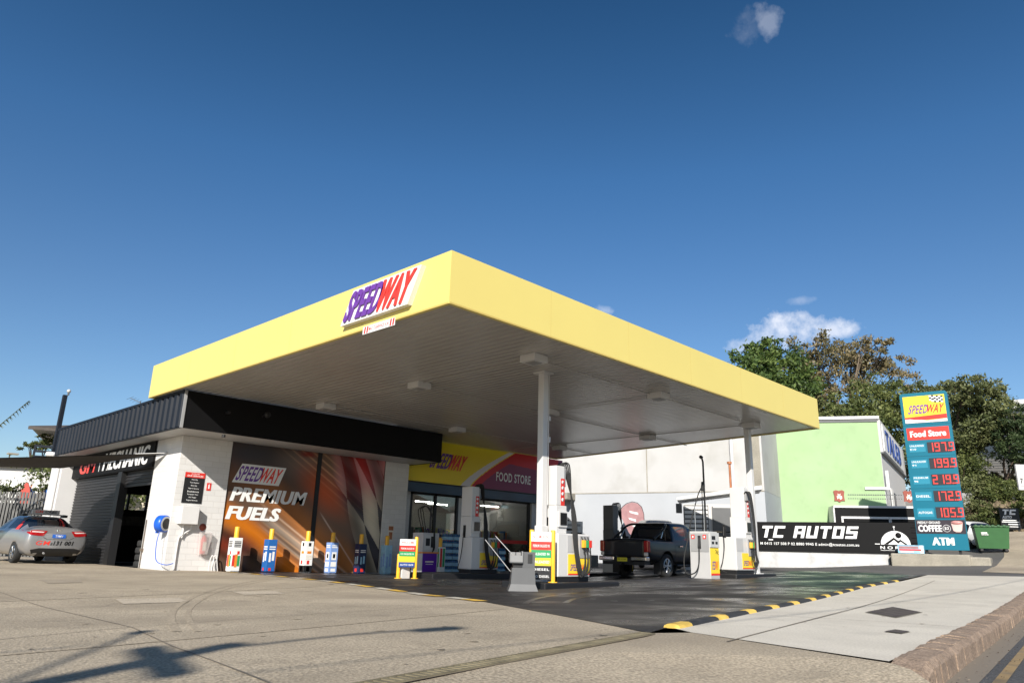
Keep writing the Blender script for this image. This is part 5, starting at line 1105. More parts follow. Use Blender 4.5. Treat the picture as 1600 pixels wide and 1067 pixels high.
def small_car(lbl, paint, loc, rz, h=1.7, L_=4.5, cat='car', roof0=.25, grp=None):
    t = thing('parked_car', lbl, cat, loc, rz); k = h; b = .58 * h
    st = [(.0, .45, b - .12, b - .06, .6, .72, .7, .6), (.04, .32, b - .04, b + .02, .78, .85, .82, .66), (.14, .25, b, b + .06, .82, .89, .86, .68), (.22, .24, b, b + .12, .82, .9, .87, .66), (roof0 + .35, .24, b, k - .04, .82, .9, .88, .60), (1.1, .24, b, k, .82, .9, .88, .60), (1.9, .24, b, k + .02, .82, .9, .88, .61), (1.98, .24, b, k + .02, .82, .9, .88, .61), (2.7, .24, b, k - .02, .82, .9, .88, .60), (3.1, .24, b - .02, k - .3, .82, .9, .87, .63), (3.45, .25, b - .04, b + .04, .82, .9, .86, .68), (4.0, .26, b - .12, b - .06, .82, .88, .84, .64), (4.32, .3, b - .25, b - .2, .74, .8, .76, .55), (4.45, .4, b - .38, b - .32, .6, .66, .62, .45)]
    st = [(x * L_ / 4.45, *r_) for x, *r_ in st]; o_, bv = car_shell(t, st, paint, (4, 5, 7, 8), (3, 8, 9), (.85 * L_ / 4.45, 3.55 * L_ / 4.45), .38)
    for x in (.85, 3.55):
        for s_ in (-1, 1): wheel(t, x * L_ / 4.45, s_ * .79, .33, .21, s_, 5)
    for s_ in (1, -1):
        mb = MB(); mb.bev(.0, .12, min(s_ * .66, s_ * .87), max(s_ * .66, s_ * .87), b - .22, b - .02, .02); mb.build('tail_light', 'tail_red', t)
        mb = MB(); x = L_ - .24; mb.bev(x, x + .14, min(s_ * .48, s_ * .76), max(s_ * .48, s_ * .76), b - .36, b - .22, .02); mb.build('headlight', 'tail_clear', t)
        mb = MB(); x = 2.95 * L_ / 4.45; mb.bev(x, x + .14, min(s_ * .9, s_ * 1.07), max(s_ * .9, s_ * 1.07), b + .02, b + .17, .03); mb.build('mirror', 'black', t)
    mb = MB(); mb.bx(L_ - .03, L_ + .005, -.5, .5, .45, .62); mb.build('grille', 'black', t)
    return t
small_car('white hatchback parked behind the green wheelie bin', 'white_car', (42.0, 8.2, g(42, 8) - .2), R(60), 1.45, 4.2)
small_car('bronze four wheel drive parked against the brick roller door', 'bronze_car', (29.6, 26.8, -.1), R(-112), 1.95, 4.6)
small_car('black car parked in front of the bronze four wheel drive', 'ute_paint', (25.8, 23.4, -.85), R(-115), 1.5, 4.4)
small_car('grey wagon with its roof showing above the pickup truck', 'grey_car', (26.9, 17.0, -.55), R(46), 2.0, 4.4)
mb = MB(); _v = V((math.cos(R(-112)), math.sin(R(-112)), 0)); _w = V((-_v.y, _v.x, 0)); mb.bev(-.3, 4.9, -1.1, 1.1, -1.0, -.1, .02, 0, lambda x, y, z: V((29.6, 26.8, 0)) + _v * x + _w * y + Z_ * z); tag(mb.build('vehicle_ramp', 'concrete_old'), 'raised concrete ramp under the bronze four wheel drive', 'ramp')
bo = thing('bonnet_sign', 'white sale sign board with black marks before the bronze car', 'sign', (25.2, 19.6, -.5))
Tn = FR((26.3, 21.9, .75), (.72, -.69, 0), Z_); mb = MB(); mb.bx(0, .85, 0, .62, 0, .03, 0, Tn); mb.build('panel', 'white_text', bo, True); mb = MB(); mb.bx(.1, .75, .4, .5, .03, .034, 0, Tn); mb.bx(.1, .5, .2, .3, .03, .034, 1, Tn); mb.bx(.3, .8, .05, .13, .03, .034, 1, Tn); mb.build('marks', ['grey_text', 'black'], bo, True); mb = MB(); mb.bx(.1, .13, -1.6, 0, 0, .03, 0, Tn); mb.bx(.7, .73, -1.6, 0, 0, .03, 0, Tn); mb.build('leg', 'grey_metal', bo, True)
# ------------------------------------------------------------------ warehouse, kiosk, green building, yard wall
wu = V((-.259, .966, 0)); wo = V((35.56, 16.5, 0)); wn = V((-.966, -.259, 0))
def TWH(x, y, z=0): return wo + wu * x + wn * z + Z_ * y      # x to the left in the photo, z towards the camera
wh = thing('warehouse', 'long pale rendered warehouse wall with concrete ledge behind the forecourt', 'warehouse', (35.56, 16.5, -.4))
mb = MB(); mb.bx(0, 13.2, 3.25, 7.9, -6, 0, 0, TWH); mb.bx(13.2, 14.6, 3.25, 7.9, -6, -.05, 0, TWH); mb.bx(14.6, 34, 3.25, 7.9, -6, 0, 0, TWH); mb.build('upper_wall', 'render_white', wh, True)
mb = MB(); mb.bx(0, 11.1, -1.0, 3.24, -6, .012, 0, TWH); mb.bx(11.1, 11.6, -1, 3.24, -6, -.2, 0, TWH); mb.build('lower_wall', 'render_blue', wh, True)
mb = MB(); mb.bx(11.6, 13.0, -1, 3.24, -6, -.35, 0, TWH); mb.bx(13.0, 30, -1, 3.24, -6, -.35, 0, TWH); mb.build('block_wall', 'block_brick', wh, True)
mb = MB(); mb.bx(10.4, 34, 2.85, 3.2, -.34, 1.1, 0, TWH); mb.build('concrete_ledge', 'concrete_old', wh, True)
mb = MB(); mb.tube([TWH(13.4, -1, .55), TWH(13.4, 2.84, .55)], .33, 18); mb.build('round_column', 'white_paint', wh, True)
mb = MB(); mb.bx(13.2, 13.45, 3.26, 7.9, -.049, .12, 0, TWH); mb.bx(14.35, 14.6, 3.26, 7.9, -.049, .12, 0, TWH); mb.build('pilaster', 'concrete_old', wh, True)
mb = MB(); mb.bx(6.1, 6.16, 3.26, 7.9, .001, .006, 0, TWH); mb.bx(0.1, .75, 3.3, 7.9, .001, .05, 0, TWH); mb.bx(0, 13, 3.2, 3.25, .012, .03, 0, TWH); mb.build('wall_joint', 'concrete_old', wh, True)
mb = MB(); mb.tube([TWH(1.5, 3.0, .1), TWH(1.5, 7.8, .1)], .09, 10); mb.build('downpipe', 'white_paint', wh, True)
mb = MB(); mb.ribbed(lambda x, y, z=0: TWH(14.6 + x, -1 + y, -.33 + z), 4.2, 3.6, .12, .03, vert=False); mb.build('roller_door', 'pallet_white', wh, True)
# kiosk
ki = thing('kiosk', 'small white slatted kiosk with sloping white roof against the warehouse', 'kiosk', (29.5, 14.6, -.4))
ku = V((.48, -.877, 0)).normalized(); kn = V((-.877, -.48, 0)).normalized(); ko = V((28.5, 16.5, 0)) - ku * .42
def TK(x, y, z=0): return ko + ku * x + kn * z + Z_ * y
mb = MB(); mb.bx(.0, 2.75, -.6, 2.15, -2.2, -.06, 0, TK); mb.build('wall', 'house_white', ki, True)
mb = MB()
for i in range(13): mb.bx(.05, 1.02, -.35 + i * .19, -.225 + i * .19, -.059, -.02, 0, TK)
mb.build('slat_screen', 'white_paint', ki, True); mb = MB(); mb.bx(.02, 1.05, -.4, 2.1, -.0595, -.055, 0, TK); mb.build('screen_gap', 'grey_dark', ki, True)
mb = MB(); mb.bx(1.25, 2.35, -.1, 2.0, -.059, -.03, 0, TK); mb.bx(1.2, 1.25, -.4, 2.05, -.059, .0, 0, TK); mb.build('shutter', 'grey_dark', ki, True); mb = MB(); mb.bx(1.26, 2.7, .98, 1.02, -.029, -.02, 0, TK); mb.bx(2.36, 2.7, -.1, 1.95, -.059, -.04, 0, TK); mb.build('side_window', 'dark_glass', ki, True)
mb = MB(); mb.add([TK(*q) for q in ((-.25, 2.30, .12), (3.3, 2.78, .12), (3.3, 2.78, -2.2), (-.25, 2.30, -2.2), (-.25, 2.42, .12), (3.3, 2.94, .12), (3.3, 2.94, -2.2), (-.25, 2.42, -2.2))], [(0, 1, 2, 3), (7, 6, 5, 4), (0, 4, 5, 1), (1, 5, 6, 2), (2, 6, 7, 3), (3, 7, 4, 0)]); mb.build('roof', 'white_paint', ki, True)
mb = MB(); mb.tube([TK(-.2, 2.27, .14), TK(3.2, 2.74, .14)], .03, 6); mb.bx(-.3, -.05, 1.75, 2.15, .0, .15, 0, TK); mb.build('gutter', 'grey_dark', ki, True)
vp = thing('vent_pipe', 'thin rusty orange vent pipe with cap in front of warehouse wall', 'pipe', tuple(TK(2.05, 2.8, -.8))); mb = MB(); mb.tube([TK(2.05, 2.7, -.8), TK(2.05, 3.95, -.8)], .05, 8); mb.tube([TK(2.05, 3.95, -.8), TK(2.05, 4.05, -.8)], .11, 8); mb.build('pipe', 'surf_orange', vp, True)
# green building
gu = V((-.5, .866, 0)); go = V((43.0, 13.1, 0)); gn = V((-.866, -.5, 0))
def TG(x, y, z=0): return go + gu * x + gn * z + Z_ * y
gb = thing('green_building', 'light green workshop building with white cornice behind the yard wall', 'building', (43, 13.1, 0))
mb = MB(); mb.bx(0, 11, -1, 7.45, -9, 0, 0, TG); mb.build('wall', 'green_wall', gb, True)
mb = MB(); mb.bx(-.1, 11, 7.62, 7.78, -9, .12, 0, TG); mb.build('cornice', 'white_paint', gb, True); mb = MB(); mb.bx(0, 11, 7.46, 7.615, -9, .05, 0, TG); mb.build('gutter', 'grey_dark', gb, True)
mb = MB(); mb.bx(-.25, 1.0, 3.72, 3.86, .005, .1, 0, TG); mb.bx(-.25, -.1, 3.861, 4.75, .005, .1, 0, TG); mb.build('white_ledge', 'white_paint', gb, True)
# street face of the green building: runs away to the right
ru = V((.98, .20, 0)).normalized(); rn = V((ru.y, -ru.x, 0)); ro = go + ru * .02 + rn * .02
def TS(x, y, z=0): return ro + ru * x + rn * z + Z_ * y
mb = MB(); mb.bx(0, 14, 2.6, 5.7, -.3, 0, 0, TS); mb.bx(0, 14, 5.78, 7.6, -.3, .12, 0, TS); mb.build('street_face', 'house_white', gb, True)
mb = MB(); mb.bx(0, 14, 5.701, 5.779, -.3, .15, 0, TS); mb.build('trim', 'grey_dark', gb, True)
mb = MB(); mb.bx(2.3, 3.4, 2.7, 4.0, .001, .04, 0, TS); mb.bx(4.4, 5.4, 2.7, 3.9, .001, .04, 0, TS); mb.build('window', 'dark_glass', gb, True); mb = MB()
for i in range(5): mb.bx(2.3 + i * .25, 2.42 + i * .25, 2.7, 4.0, .04, .1, 0, TS)
mb.build('window_louvre', 'grey_light', gb, True)
mb = MB(); mb.bx(.3, 14, -1, 2.59, -.2, 1.6, 0, TS); mb.build('lower_storey', 'concrete_old', gb, True)
tb = thing('name_sign', 'white sign with blue capital letters high on the green building corner', 'sign', tuple(TS(2, 6, .4))); mb = MB(); mb.bx(.5, 12, 5.9, 7.4, .122, .17, 0, TS); mb.build('panel', 'white_text', tb, True)
letters('lettering', 'TALEB', TS, 1.4, 6.05, 8.6, 1.15, 'blue_sign', tb, z=.18, sp=1.2, bold=.02, th=.04)
# garage annex with black doors in front of the green wall
ga = thing('garage_annex', 'low black garage front with two doors in white frames against the green wall', 'garage', tuple(TG(0, 0, 1.4)))
mb = MB(); mb.bx(-1.5, 2.9, -1, 2.65, .02, 1.5, 0, TG); mb.build('wall', 'banner_black', ga, True); mb = MB(); mb.bx(-1.5, 2.95, 2.651, 2.76, .02, 1.56, 0, TG); mb.bx(2.91, 2.98, -1, 2.65, .02, 1.54, 0, TG); mb.build('trim', 'white_paint', ga, True)
for x0 in (.32, -2.0):
    mb = MB(); mb.ribbed(lambda x, y, z=0, x0=x0: TG(x0 + 2.2 - x, y - 1, 1.505 + z), 2.1, 3.08, .25, .03, vert=False); mb.build('garage_door', 'banner_black', ga, True)
    mb = MB(); mb.bx(x0, x0 + 2.3, 2.09, 2.2, 1.501, 1.58, 0, TG); mb.bx(x0 - .1, x0, -1, 2.09, 1.501, 1.56, 0, TG); mb.bx(x0 + 2.2, x0 + 2.3, -1, 2.09, 1.501, 1.56, 0, TG); mb.build('door_frame', 'white_paint', ga, True)
for i, (x, lb) in enumerate(((2.35, 'dark red crest on the green wall above the left garage door'), (-1.15, 'dark red crest on the green wall above the right garage door'))):
    t = thing('wall_crest', lb, 'crest', tuple(TG(x, 3.6, .02)), 0, 'pair of crests on the green wall'); mb = MB()
    mb.prism([(x + a * .27, 3.36 + b * .33) for a, b in ((-1, -.8), (-.5, -.75), (0, -1), (.5, -.75), (1, -.8), (.9, 0), (1.05, .8), (.6, 1.0), (0, .85), (-.6, 1.0), (-1.05, .8), (-.9, 0))], TG, .01, .06); mb.build('shield', 'crest_red', t, True)
    mb = MB(); mb.prism([(x + a * .15, 3.34 + b * .19) for a, b in ((-.9, -.6), (-.2, -.9), (.1, -.3), (.7, -.8), (.9, .1), (.4, .3), (.6, .9), (0, .5), (-.5, .9), (-.3, .1), (-.9, .2))], TG, .061, .075); mb.build('device', 'pallet_white', t, True)
dl = thing('dotted_script', 'two lines of small dark script on green wall between the crests', 'lettering', tuple(TG(1, 3.6, .02))); mb = MB(); x = 1.9
while x > -.75: mb.bx(x - .08, x, 3.42, 3.47, .005, .02, 0, TG); mb.bx(x - .06, x, 3.22, 3.26, .005, .02, 0, TG); x -= .115
mb.build('script_marks', 'grey_dark', dl, True)
# yard wall and banners
yu = V((-.276, .961, 0)).normalized(); yo = V((35.45, 10.95, 0)); yn = V((-yu.y, yu.x, 0)); 
def TY(x, y, z=0): return yo + yu * x - Z_ * 0 + V((-.961, -.276, 0)) * z + Z_ * y      # x to the left, z to the camera
yw = thing('yard_wall', 'low white painted block wall under the black banner', 'wall', tuple(TY(0, -.2))); mb = MB(); mb.bx(0, 6.9, -1.2, .30, -.25, 0, 0, TY); mb.build('wall', 'low_wall', yw, True)
mb = MB(); mb.bx(-.9, -.02, -.8, .28, -.6, -.1, 0, TY); mb.build('end_block', 'concrete_old', yw, True)
bn = thing('banner', 'long black banner advertising car repairs above the white yard wall', 'banner', tuple(TY(3, 1)))
Tb = FR(TY(5.53, .30, .03), -yu, Z_); BWd = 6.5
mb = MB(); mb.bx(0, 4.42, 0, 1.34, 0, .03, 0, Tb); mb.bx(4.422, BWd - .2, 0, 1.32, 0, .03, 0, Tb); mb.build('panel', 'banner_black', bn, True); mb = MB(); mb.bx(4.4, BWd, 0, 1.34, -.05, -.001, 0, Tb); mb.build('end_panel', 'banner_black', bn, True)
GL = {'T': [[(0, 1), (1, 1)], [(.5, 1), (.5, 0)]], 'C': [[(1, 1), (0, 1), (0, 0), (.95, 0)]], 'A': [[(0, 0), (0, 1), (1, 1), (1, 0)], [(0, .42), (1, .42)]], 'U': [[(0, 1), (0, 0), (1, 0), (1, 1)]], 'O': [[(0, 0), (0, 1), (1, 1), (1, 0), (0, 0)]], 'S': [[(1, 1), (0, 1), (0, .5), (1, .5), (1, 0), (0, 0)]]}
def stroke_word(mb, word, T, x, y, wl_, h, gap, th, z, shear):
    for ch in word:
        if ch == ' ': x += wl_ * .75; continue
        for line in GL[ch]:
            for (a, b), (c, d) in zip(line, line[1:]):
                a0, a1 = min(a, c), max(a, c); b0, b1 = min(b, d), max(b, d)
                X0, X1 = x + a0 * (wl_ - th * 1.25), x + a1 * (wl_ - th * 1.25) + th * 1.25; Y0, Y1 = y + b0 * (h - th), y + b1 * (h - th) + th
                mb.prism([(X0 + shear * (Y0 - y), Y0), (X1 + shear * (Y0 - y), Y0), (X1 + shear * (Y1 - y), Y1), (X0 + shear * (Y1 - y), Y1)], T, z, z + .004 + random.random() * .003)
        x += wl_ + gap
mb = MB(); stroke_word(mb, 'TC AUTOS', Tb, .16, .62, .47, .54, .085, .115, .031, .26); mb.bx(.52, .72, .50, .55, .031, .036, 0, Tb); mb.build('lettering', 'white_text', bn, True)
letters('lettering', 'M 0415 157 508 P 02 8880 9945 E admin@tcautos.com.au', Tb, .14, .26, 4.25, .16, 'white_text', bn, z=.033, bold=.02)
lg = MB(); c0, r_ = 5.86, .58; arc = [(c0 - r_ * math.cos(a), .40 + r_ * math.sin(a)) for a in np.linspace(0, math.pi, 28)]
lg.prism(arc + [(c0 + .12, .40), (c0 + .12, .40)][:0], Tb, .031, .035); lg.bx(c0 - .01, c0 + .01, 1.0, 1.14, .031, .036, 0, Tb); lg.bx(c0 - .035, c0 + .035, 1.13, 1.18, .031, .036, 0, Tb); lg.bx(c0 - .82, c0 - .62, .40, .43, .031, .035, 0, Tb); lg.build('emblem', 'white_text', bn, True)
lg = MB(); lg.prism([(c0 - .46, .405), (c0 - .05, .70), (c0 + .12, .56), (c0 + .2, .62), (c0 + .47, .405), (c0 + .36, .405), (c0 + .2, .53), (c0 + .1, .44), (c0 - .05, .60), (c0 - .30, .405)], Tb, .036, .039); lg.lathe([(.12, .036), (.12, .039), (0, .039)], 24, T=lambda x, y, z: Tb(c0 + .14 + x, .79 + y, z)); lg.build('emblem_mountain', 'banner_black', bn, True)
letters('lettering', 'NORTH', Tb, c0 - .62, .20, 1.24, .13, 'white_text', bn, z=.033, bold=.02, sp=1.6); mb = MB(); mb.bx(c0 - .62, c0 + .1, .14, .155, .031, .034, 0, Tb); mb.build('underline', 'white_text', bn, True)
# pylon sign on its plinth
px0 = V((35.95, 9.86, .51)); pu = V((.145, -.989, 0)).normalized()
pln = thing('sign_plinth', 'old concrete plinth with worn edges under the teal price sign', 'plinth', (35.7, 8.7, 0))
Tp = FR((35.05, 10.75, -.35), pu, Z_)
mb = MB(); mb.bev(0, 2.95, 0, .68, -1.6, 0, .05, 0, Tp); mb.bev(2.9, 3.65, 0, .6, -1.4, -.12, .06, 0, Tp); mb.build('plinth', 'concrete_old', pln, True)
py = thing('price_sign', 'tall teal fuel price sign with red digital prices on a concrete plinth', 'price sign', (35.6, 8.5, .3))
TP = FR(px0, pu, Z_); PW, PH = 1.90, 6.9
TPl = lambda x, y, z=0: TP(x, y, z)
mb = MB(); mb.bx(0, PW, 0, 1.26, -.3, 0, 0, TPl)
secs = [(0, 1.26), (1.27, 2.60), (2.61, 4.02), (4.03, 5.42)]
for a, b in secs[1:]: mb.bx(0, PW, a, b, -.3, 0, 0, TPl)
rr = .12; top = [(0, 5.43), (PW, 5.43), (PW, PH - rr)] + [(PW - rr + rr * math.cos(t), PH - rr + rr * math.sin(t)) for t in np.linspace(0, math.pi / 2, 6)] + [(rr - rr * math.sin(t), PH - rr + rr * math.cos(t)) for t in np.linspace(0, math.pi / 2, 6)]
mb.prism(top, TPl, -.3, 0); mb.build('cabinet', 'teal', py, True); mb = MB(); mb.bx(.01, PW - .01, .01, 5.5, -.29, -.01, 0, TPl); mb.bx(.25, .35, -.25, .02, -.25, -.1, 0, TPl); mb.bx(1.5, 1.6, -.25, .02, -.25, -.1, 0, TPl); mb.build('core', 'black', py, True)
mb = MB(); mb.bx(.12, PW - .12, 5.52, 6.74, .001, .02, 0, TPl); mb.prism([(.12, 5.60), (.75, 5.62), (PW - .12, 5.66), (PW - .12, 5.86), (.12, 5.78)], TPl, .021, .024, 1)
mb.prism([(.121, 5.521), (PW - .121, 5.521), (PW - .121, 5.65), (1.0, 5.60), (.8, 5.64), (.5, 5.66), (.35, 5.70), (.121, 5.70)], TPl, .025, .027, 3)
for i in range(6):
    for j in range(4):
        a = 1.18 + i * .09; b = 6.40 + j * .075 - abs(i - 3) * .01 + (.0 if i > 1 else .05)
        if i + j > 0: mb.bx(a, a + .09, b, b + .075, .021, .025, 2 if (i + j) % 2 == 0 else 3, TPl)
mb.build('logo_panel', ['logo_yellow', 'logo_red', 'black', 'white_text'], py, True); logo(py, TPl, .26, 5.93, 1.38, .40, z=.026, shear=.28)
mb = MB(); mb.bx(.12, PW - .12, 4.75, 5.30, .001, .012, 0, TPl); mb.build('store_panel', 'logo_red', py, True); letters('lettering', 'Food Store', TPl, .24, 4.88, 1.42, .28, 'white_text', py, heavy=.025, z=.015, bold=.02)
SEG = {'0': 'abcdef', '1': 'bc', '2': 'abged', '3': 'abgcd', '4': 'fgbc', '5': 'afgcd', '6': 'afgedc', '7': 'abc', '8': 'abcdefg', '9': 'abcdfg'}
def digits(mb, s_, x, y, h, T, z):
    w_ = h * .50; t = h * .13
    for ch in s_:
        if ch == '.': mb.bx(x - t * .35, x + t * .65, y, y + t, z, z + .004, 0, T); x += t * .9; continue
        R_ = {'a': (0, w_, h - t, h), 'd': (0, w_, 0, t), 'g': (0, w_, h / 2 - t / 2, h / 2 + t / 2), 'b': (w_ - t, w_, h / 2, h), 'c': (w_ - t, w_, 0, h / 2), 'f': (0, t, h / 2, h), 'e': (0, t, 0, h / 2)}
        for k in SEG[ch]: a, b, c, d = R_[k]; e = h * .012; mb.bx(x + a + e, x + b - e, y + c + e, y + d - e, z, z + .004 + .0004 * ord(k) % .003, 0, T)
        x += w_ + h * .14
for (y, top_, bot, pr_) in ((4.16, 'UNLEADED', 'E10', '197.9'), (3.45, 'UNLEADED', '91', '199.9'), (2.74, 'PREMIUM', '98', '219.9'), (2.03, 'DIESEL', '', '172.9'), (1.33, 'AUTOGAS', '', '105.9')):
    mb = MB(); mb.bx(.14, .78, y + .05, y + .42, .001, .01, 0, TPl); o = mb.build('grade_panel', 'teal_light', py, True)
    if bot: letters('lettering', top_, TPl, .17, y + .29, .56, .08, 'white_text', o, z=.012, bold=.02); letters('lettering', bot, TPl, .17, y + .14, .24 if len(bot) > 2 else .16, .08, 'white_text', o, z=.012, bold=.02)
    else: letters('lettering', top_, TPl, .18, y + .19, .54, .10, 'white_text', o, z=.012, bold=.02)
    mb = MB(); mb.bx(.86, 1.78, y + .0, y + .47, .001, .012, 0, TPl); o = mb.build('digital_display', 'led_bg', py, True); mb = MB(); digits(mb, pr_, .90, y + .045, .39, TPl, .013); mb.build('digits', 'led_on', o, True)
mb = MB(); mb.bx(.02, PW - .02, .68, 1.25, .001, .012, 0, TPl); o = mb.build('coffee_panel', 'coffee_bg', py, True); letters('lettering', 'FRESHLY GROUND', TPl, .10, 1.09, .86, .11, 'white_text', o, z=.015, bold=.02); letters('lettering', 'COFFEE', TPl, .10, .76, .90, .28, 'white_text', o, heavy=.02, z=.015, bold=.02)
mb = MB(); mb.lathe([(.15, .013), (.15, .016), (.135, .016), (.135, .013)], 24, T=lambda x, y, z: TPl(1.18 + x, .90 + y, z)); mb.build('price_ring', 'white_text', o, True); letters('lettering', '$2', TPl, 1.18, .90, .17, .13, 'white_text', o, z=.015, bold=.02, center=True)
mb = MB(); mb.prism([(1.36, 1.14), (1.42, .80), (1.52, .75), (1.68, .75), (1.74, .82), (1.80, 1.14)], TPl, .013, .018); mb.lathe([(.222, .018), (.222, .020), (0, .020)], 24, 1, T=lambda x, y, z: TPl(1.58 + x, 1.14 + y * .36, z)); mb.build('cup_picture', ['cup_cream', 'cup_pink'], o, True)
letters('lettering', 'ATM', TPl, .56, .20, .84, .32, 'white_text', py, heavy=.05, z=.004, bold=.02)
ab = thing('plinth_board', 'small white and blue notice box standing on the sign plinth', 'sign', (35.2, 10.0, .33)); Ta = FR((35.12, 10.45, .335), pu, Z_); mb = MB(); mb.bev(0, 1.0, 0, .34, -.16, 0, .01, 0, Ta); mb.build('panel', 'pale_blue', ab, True); mb = MB(); mb.bx(.05, .8, .2, .3, .001, .006, 0, Ta); mb.bx(.05, .9, .12, .18, .001, .006, 1, Ta); mb.bx(.84, .98, .02, .33, .001, .006, 2, Ta); mb.bx(.1, .6, .04, .09, .001, .006, 2, Ta); mb.build('print_marks', ['pink_flag', 'red', 'white_text'], ab, True)
# green wheelie bin
gbn = thing('wheelie_bin', 'large green four wheeled rubbish bin with lid right of the price sign', 'bin', (40.2, 7.9, g(40.2, 7.9) + .0), R(-70))
mb = MB(); frus(mb, (-.58, .58, -.34, .34), (-.68, .68, -.42, .42), .16, 1.08); mb.build('body', 'bin_green', gbn); mb = MB(); mb.bev(-.71, .71, -.45, .45, 1.085, 1.17, .02)
for i in range(6): mb.bev(-.66 + i * .22, -.55 + i * .22, -.47, -.3, 1.10, 1.21, .015)
mb.build('lid', 'bin_lid', gbn)
for x in (-.48, .48):
    for y in (-.26, .26): mb = MB(); mb.lathe([(0, -.03), (.08, -.03), (.08, .03), (0, .03)], 14, T=lambda a, b, c, x=x, y=y: (x + a, y + c, .082 + b)); mb.bx(x - .05, x + .05, y - .045, y - .032, .06, .18); mb.build('wheel', 'black', gbn)
Tq = FR((-.62, -.425, .6), X_, Z_); mb = MB(); mb.bx(.18, .42, .22, .27, -.02, .02, 0, Tq); mb.bx(.18, .46, .15, .18, -.02, .02, 0, Tq); mb.build('bin_label', 'white_text', gbn)
# feather flag
ff = thing('feather_flag', 'pink feather shaped advertising flag in front of white warehouse wall', 'flag', (26.2, 16.4, -.5)); fo = V((33.1, 22.17, -1.03)); fu = V((.70, -.71, 0))
TF2 = lambda x, y, z=0: fo + fu * x * 1.38 + V((-.71, -.70, 0)) * z + Z_ * y * 1.40
ol = [(.0, .9), (-.55, 1.5), (-.82, 2.05), (-.86, 2.30), (-.78, 2.42), (-.62, 2.55), (-.40, 2.62), (-.2, 2.58), (-.05, 2.45), (.03, 2.2), (.05, 1.6)]
mb = MB(); mb.prism(ol, TF2, -.006, .006); mb.build('fabric', 'pink_flag', ff, True); mb = MB(); mb.tube([TF2(x, y) for x, y in [(.0, 0), (.02, .9), (.06, 1.6), (.04, 2.2), (-.04, 2.46), (-.2, 2.6), (-.40, 2.64), (-.62, 2.57), (-.79, 2.43), (-.88, 2.30)]], .018, 6); mb.lathe([(.2, 0), (.2, .05), (.05, .08)], 12, T=lambda a, b, c: TF2(a, c, b)); mb.build('pole', 'black', ff, True)
for a, b, s_ in ((-.52, 2.3, .34), (-.55, 2.05, .28), (-.42, 1.8, .26), (-.30, 1.55, .2), (-.22, 1.32, .16)): mb = MB(); mb.prism([(a, b), (a + s_, b - .06), (a + s_, b - .14), (a + .03, b - .07)], TF2, .007, .009); mb.build('white_print', 'white_text', ff, True)
# ------------------------------------------------------------------ trees and plants
def leaves(cl_, n, size, seed, flat=.0, droop=0.):
    """leaf faces scattered in clumps; cl_: list of (centre, radius xyz)"""
    rg = np.random.default_rng(seed); wts = np.array([r[0] * r[1] + r[1] * r[2] + r[0] * r[2] for c, r in cl_]); wts = wts / wts.sum(); P = []
    for (c, r), k in zip(cl_, (wts * n * 2.0).astype(int)):
        nc = max(5, int(k / 60)); d = rg.normal(size=(nc, 3)); d /= np.linalg.norm(d, axis=1)[:, None]; rad = rg.uniform(.3, 1.25, nc) ** .5
        cc_ = d * rad[:, None] * np.array(r) + np.array(c); idx = rg.integers(0, nc, k); sp_ = min(r) * .17
        P.append(cc_[idx] + rg.normal(size=(k, 3)) * np.array([sp_, sp_, sp_ * .7]))
    P = np.concatenate(P); n = len(P); a = rg.normal(size=(n, 3)); a[:, 2] -= droop; a /= np.linalg.norm(a, axis=1)[:, None]; b = rg.normal(size=(n, 3)); b -= a * (a * b).sum(1)[:, None]; b /= np.linalg.norm(b, axis=1)[:, None]
    s_ = size * .62 * rg.uniform(.6, 1.3, n)[:, None]; vv = np.stack([P - a * s_, P + b * s_ * .42, P + a * s_, P - b * s_ * .42], 1).reshape(-1, 3)
    return vv, np.arange(n * 4).reshape(-1, 4)
def mesh_np(name, vv, ff, mt, parent):
    me = bpy.data.meshes.new(name); me.from_pydata(vv.tolist(), [], ff.tolist()); me.materials.append(MATS[mt]); me.update(); return link(name, me, parent)
def tree(nm, lbl, loc, clumps, n, size, leaf, trunk_h, tr=.35, bark='bark', seed=1, group='trees behind the buildings', droop=0, lean=(0, 0)):
    t = thing(nm, lbl, 'tree', loc, 0, group); mb = MB(); rg = random.Random(seed)
    top_ = V((lean[0], lean[1], trunk_h)); mb.tube([(0, 0, -1), (lean[0] * .2, lean[1] * .2, trunk_h * .4), top_], tr, 9, r1=tr * .6)
    for c, r in clumps:
        c = V(c); m_ = top_.lerp(c, .5) + V((rg.uniform(-.5, .5), rg.uniform(-.5, .5), rg.uniform(-.2, .6))); mb.tube(cat_rom([top_ * rg.uniform(.75, 1), m_, c], 4), tr * .42, 6, r1=tr * .09)
        for _ in range(4): e = c + V((rg.uniform(-1, 1) * r[0], rg.uniform(-1, 1) * r[1], rg.uniform(-.3, 1) * r[2])) * .8; mb.tube([m_.lerp(c, rg.uniform(.2, 1)), (m_ + e) / 2 + V((0, 0, .3)), e], tr * .14, 5, r1=tr * .03)
    mb.build('trunk', bark, t); vv, ff = leaves(clumps, n, size, seed, droop=droop); mesh_np('crown', vv, ff, leaf, t); return t
def at(px, py, D):
    """point D metres in front of the camera along a sight line of the 1600 px survey frame"""
    return _r * ((px - 800) / 1128 * D) + _u * (-(py - 533.5) / 1128 * D) + _f * D
def crown(base, items, D):
    out = []
    for px, py, r in items: c = at(px, py, D + random.uniform(-1.5, 1.5)) - V(base); out.append((tuple(c), (r, r, r * .8)))
    return out
def base_at(px, D, z=.6): p = at(px, 868, D); return (p.x, p.y, z)
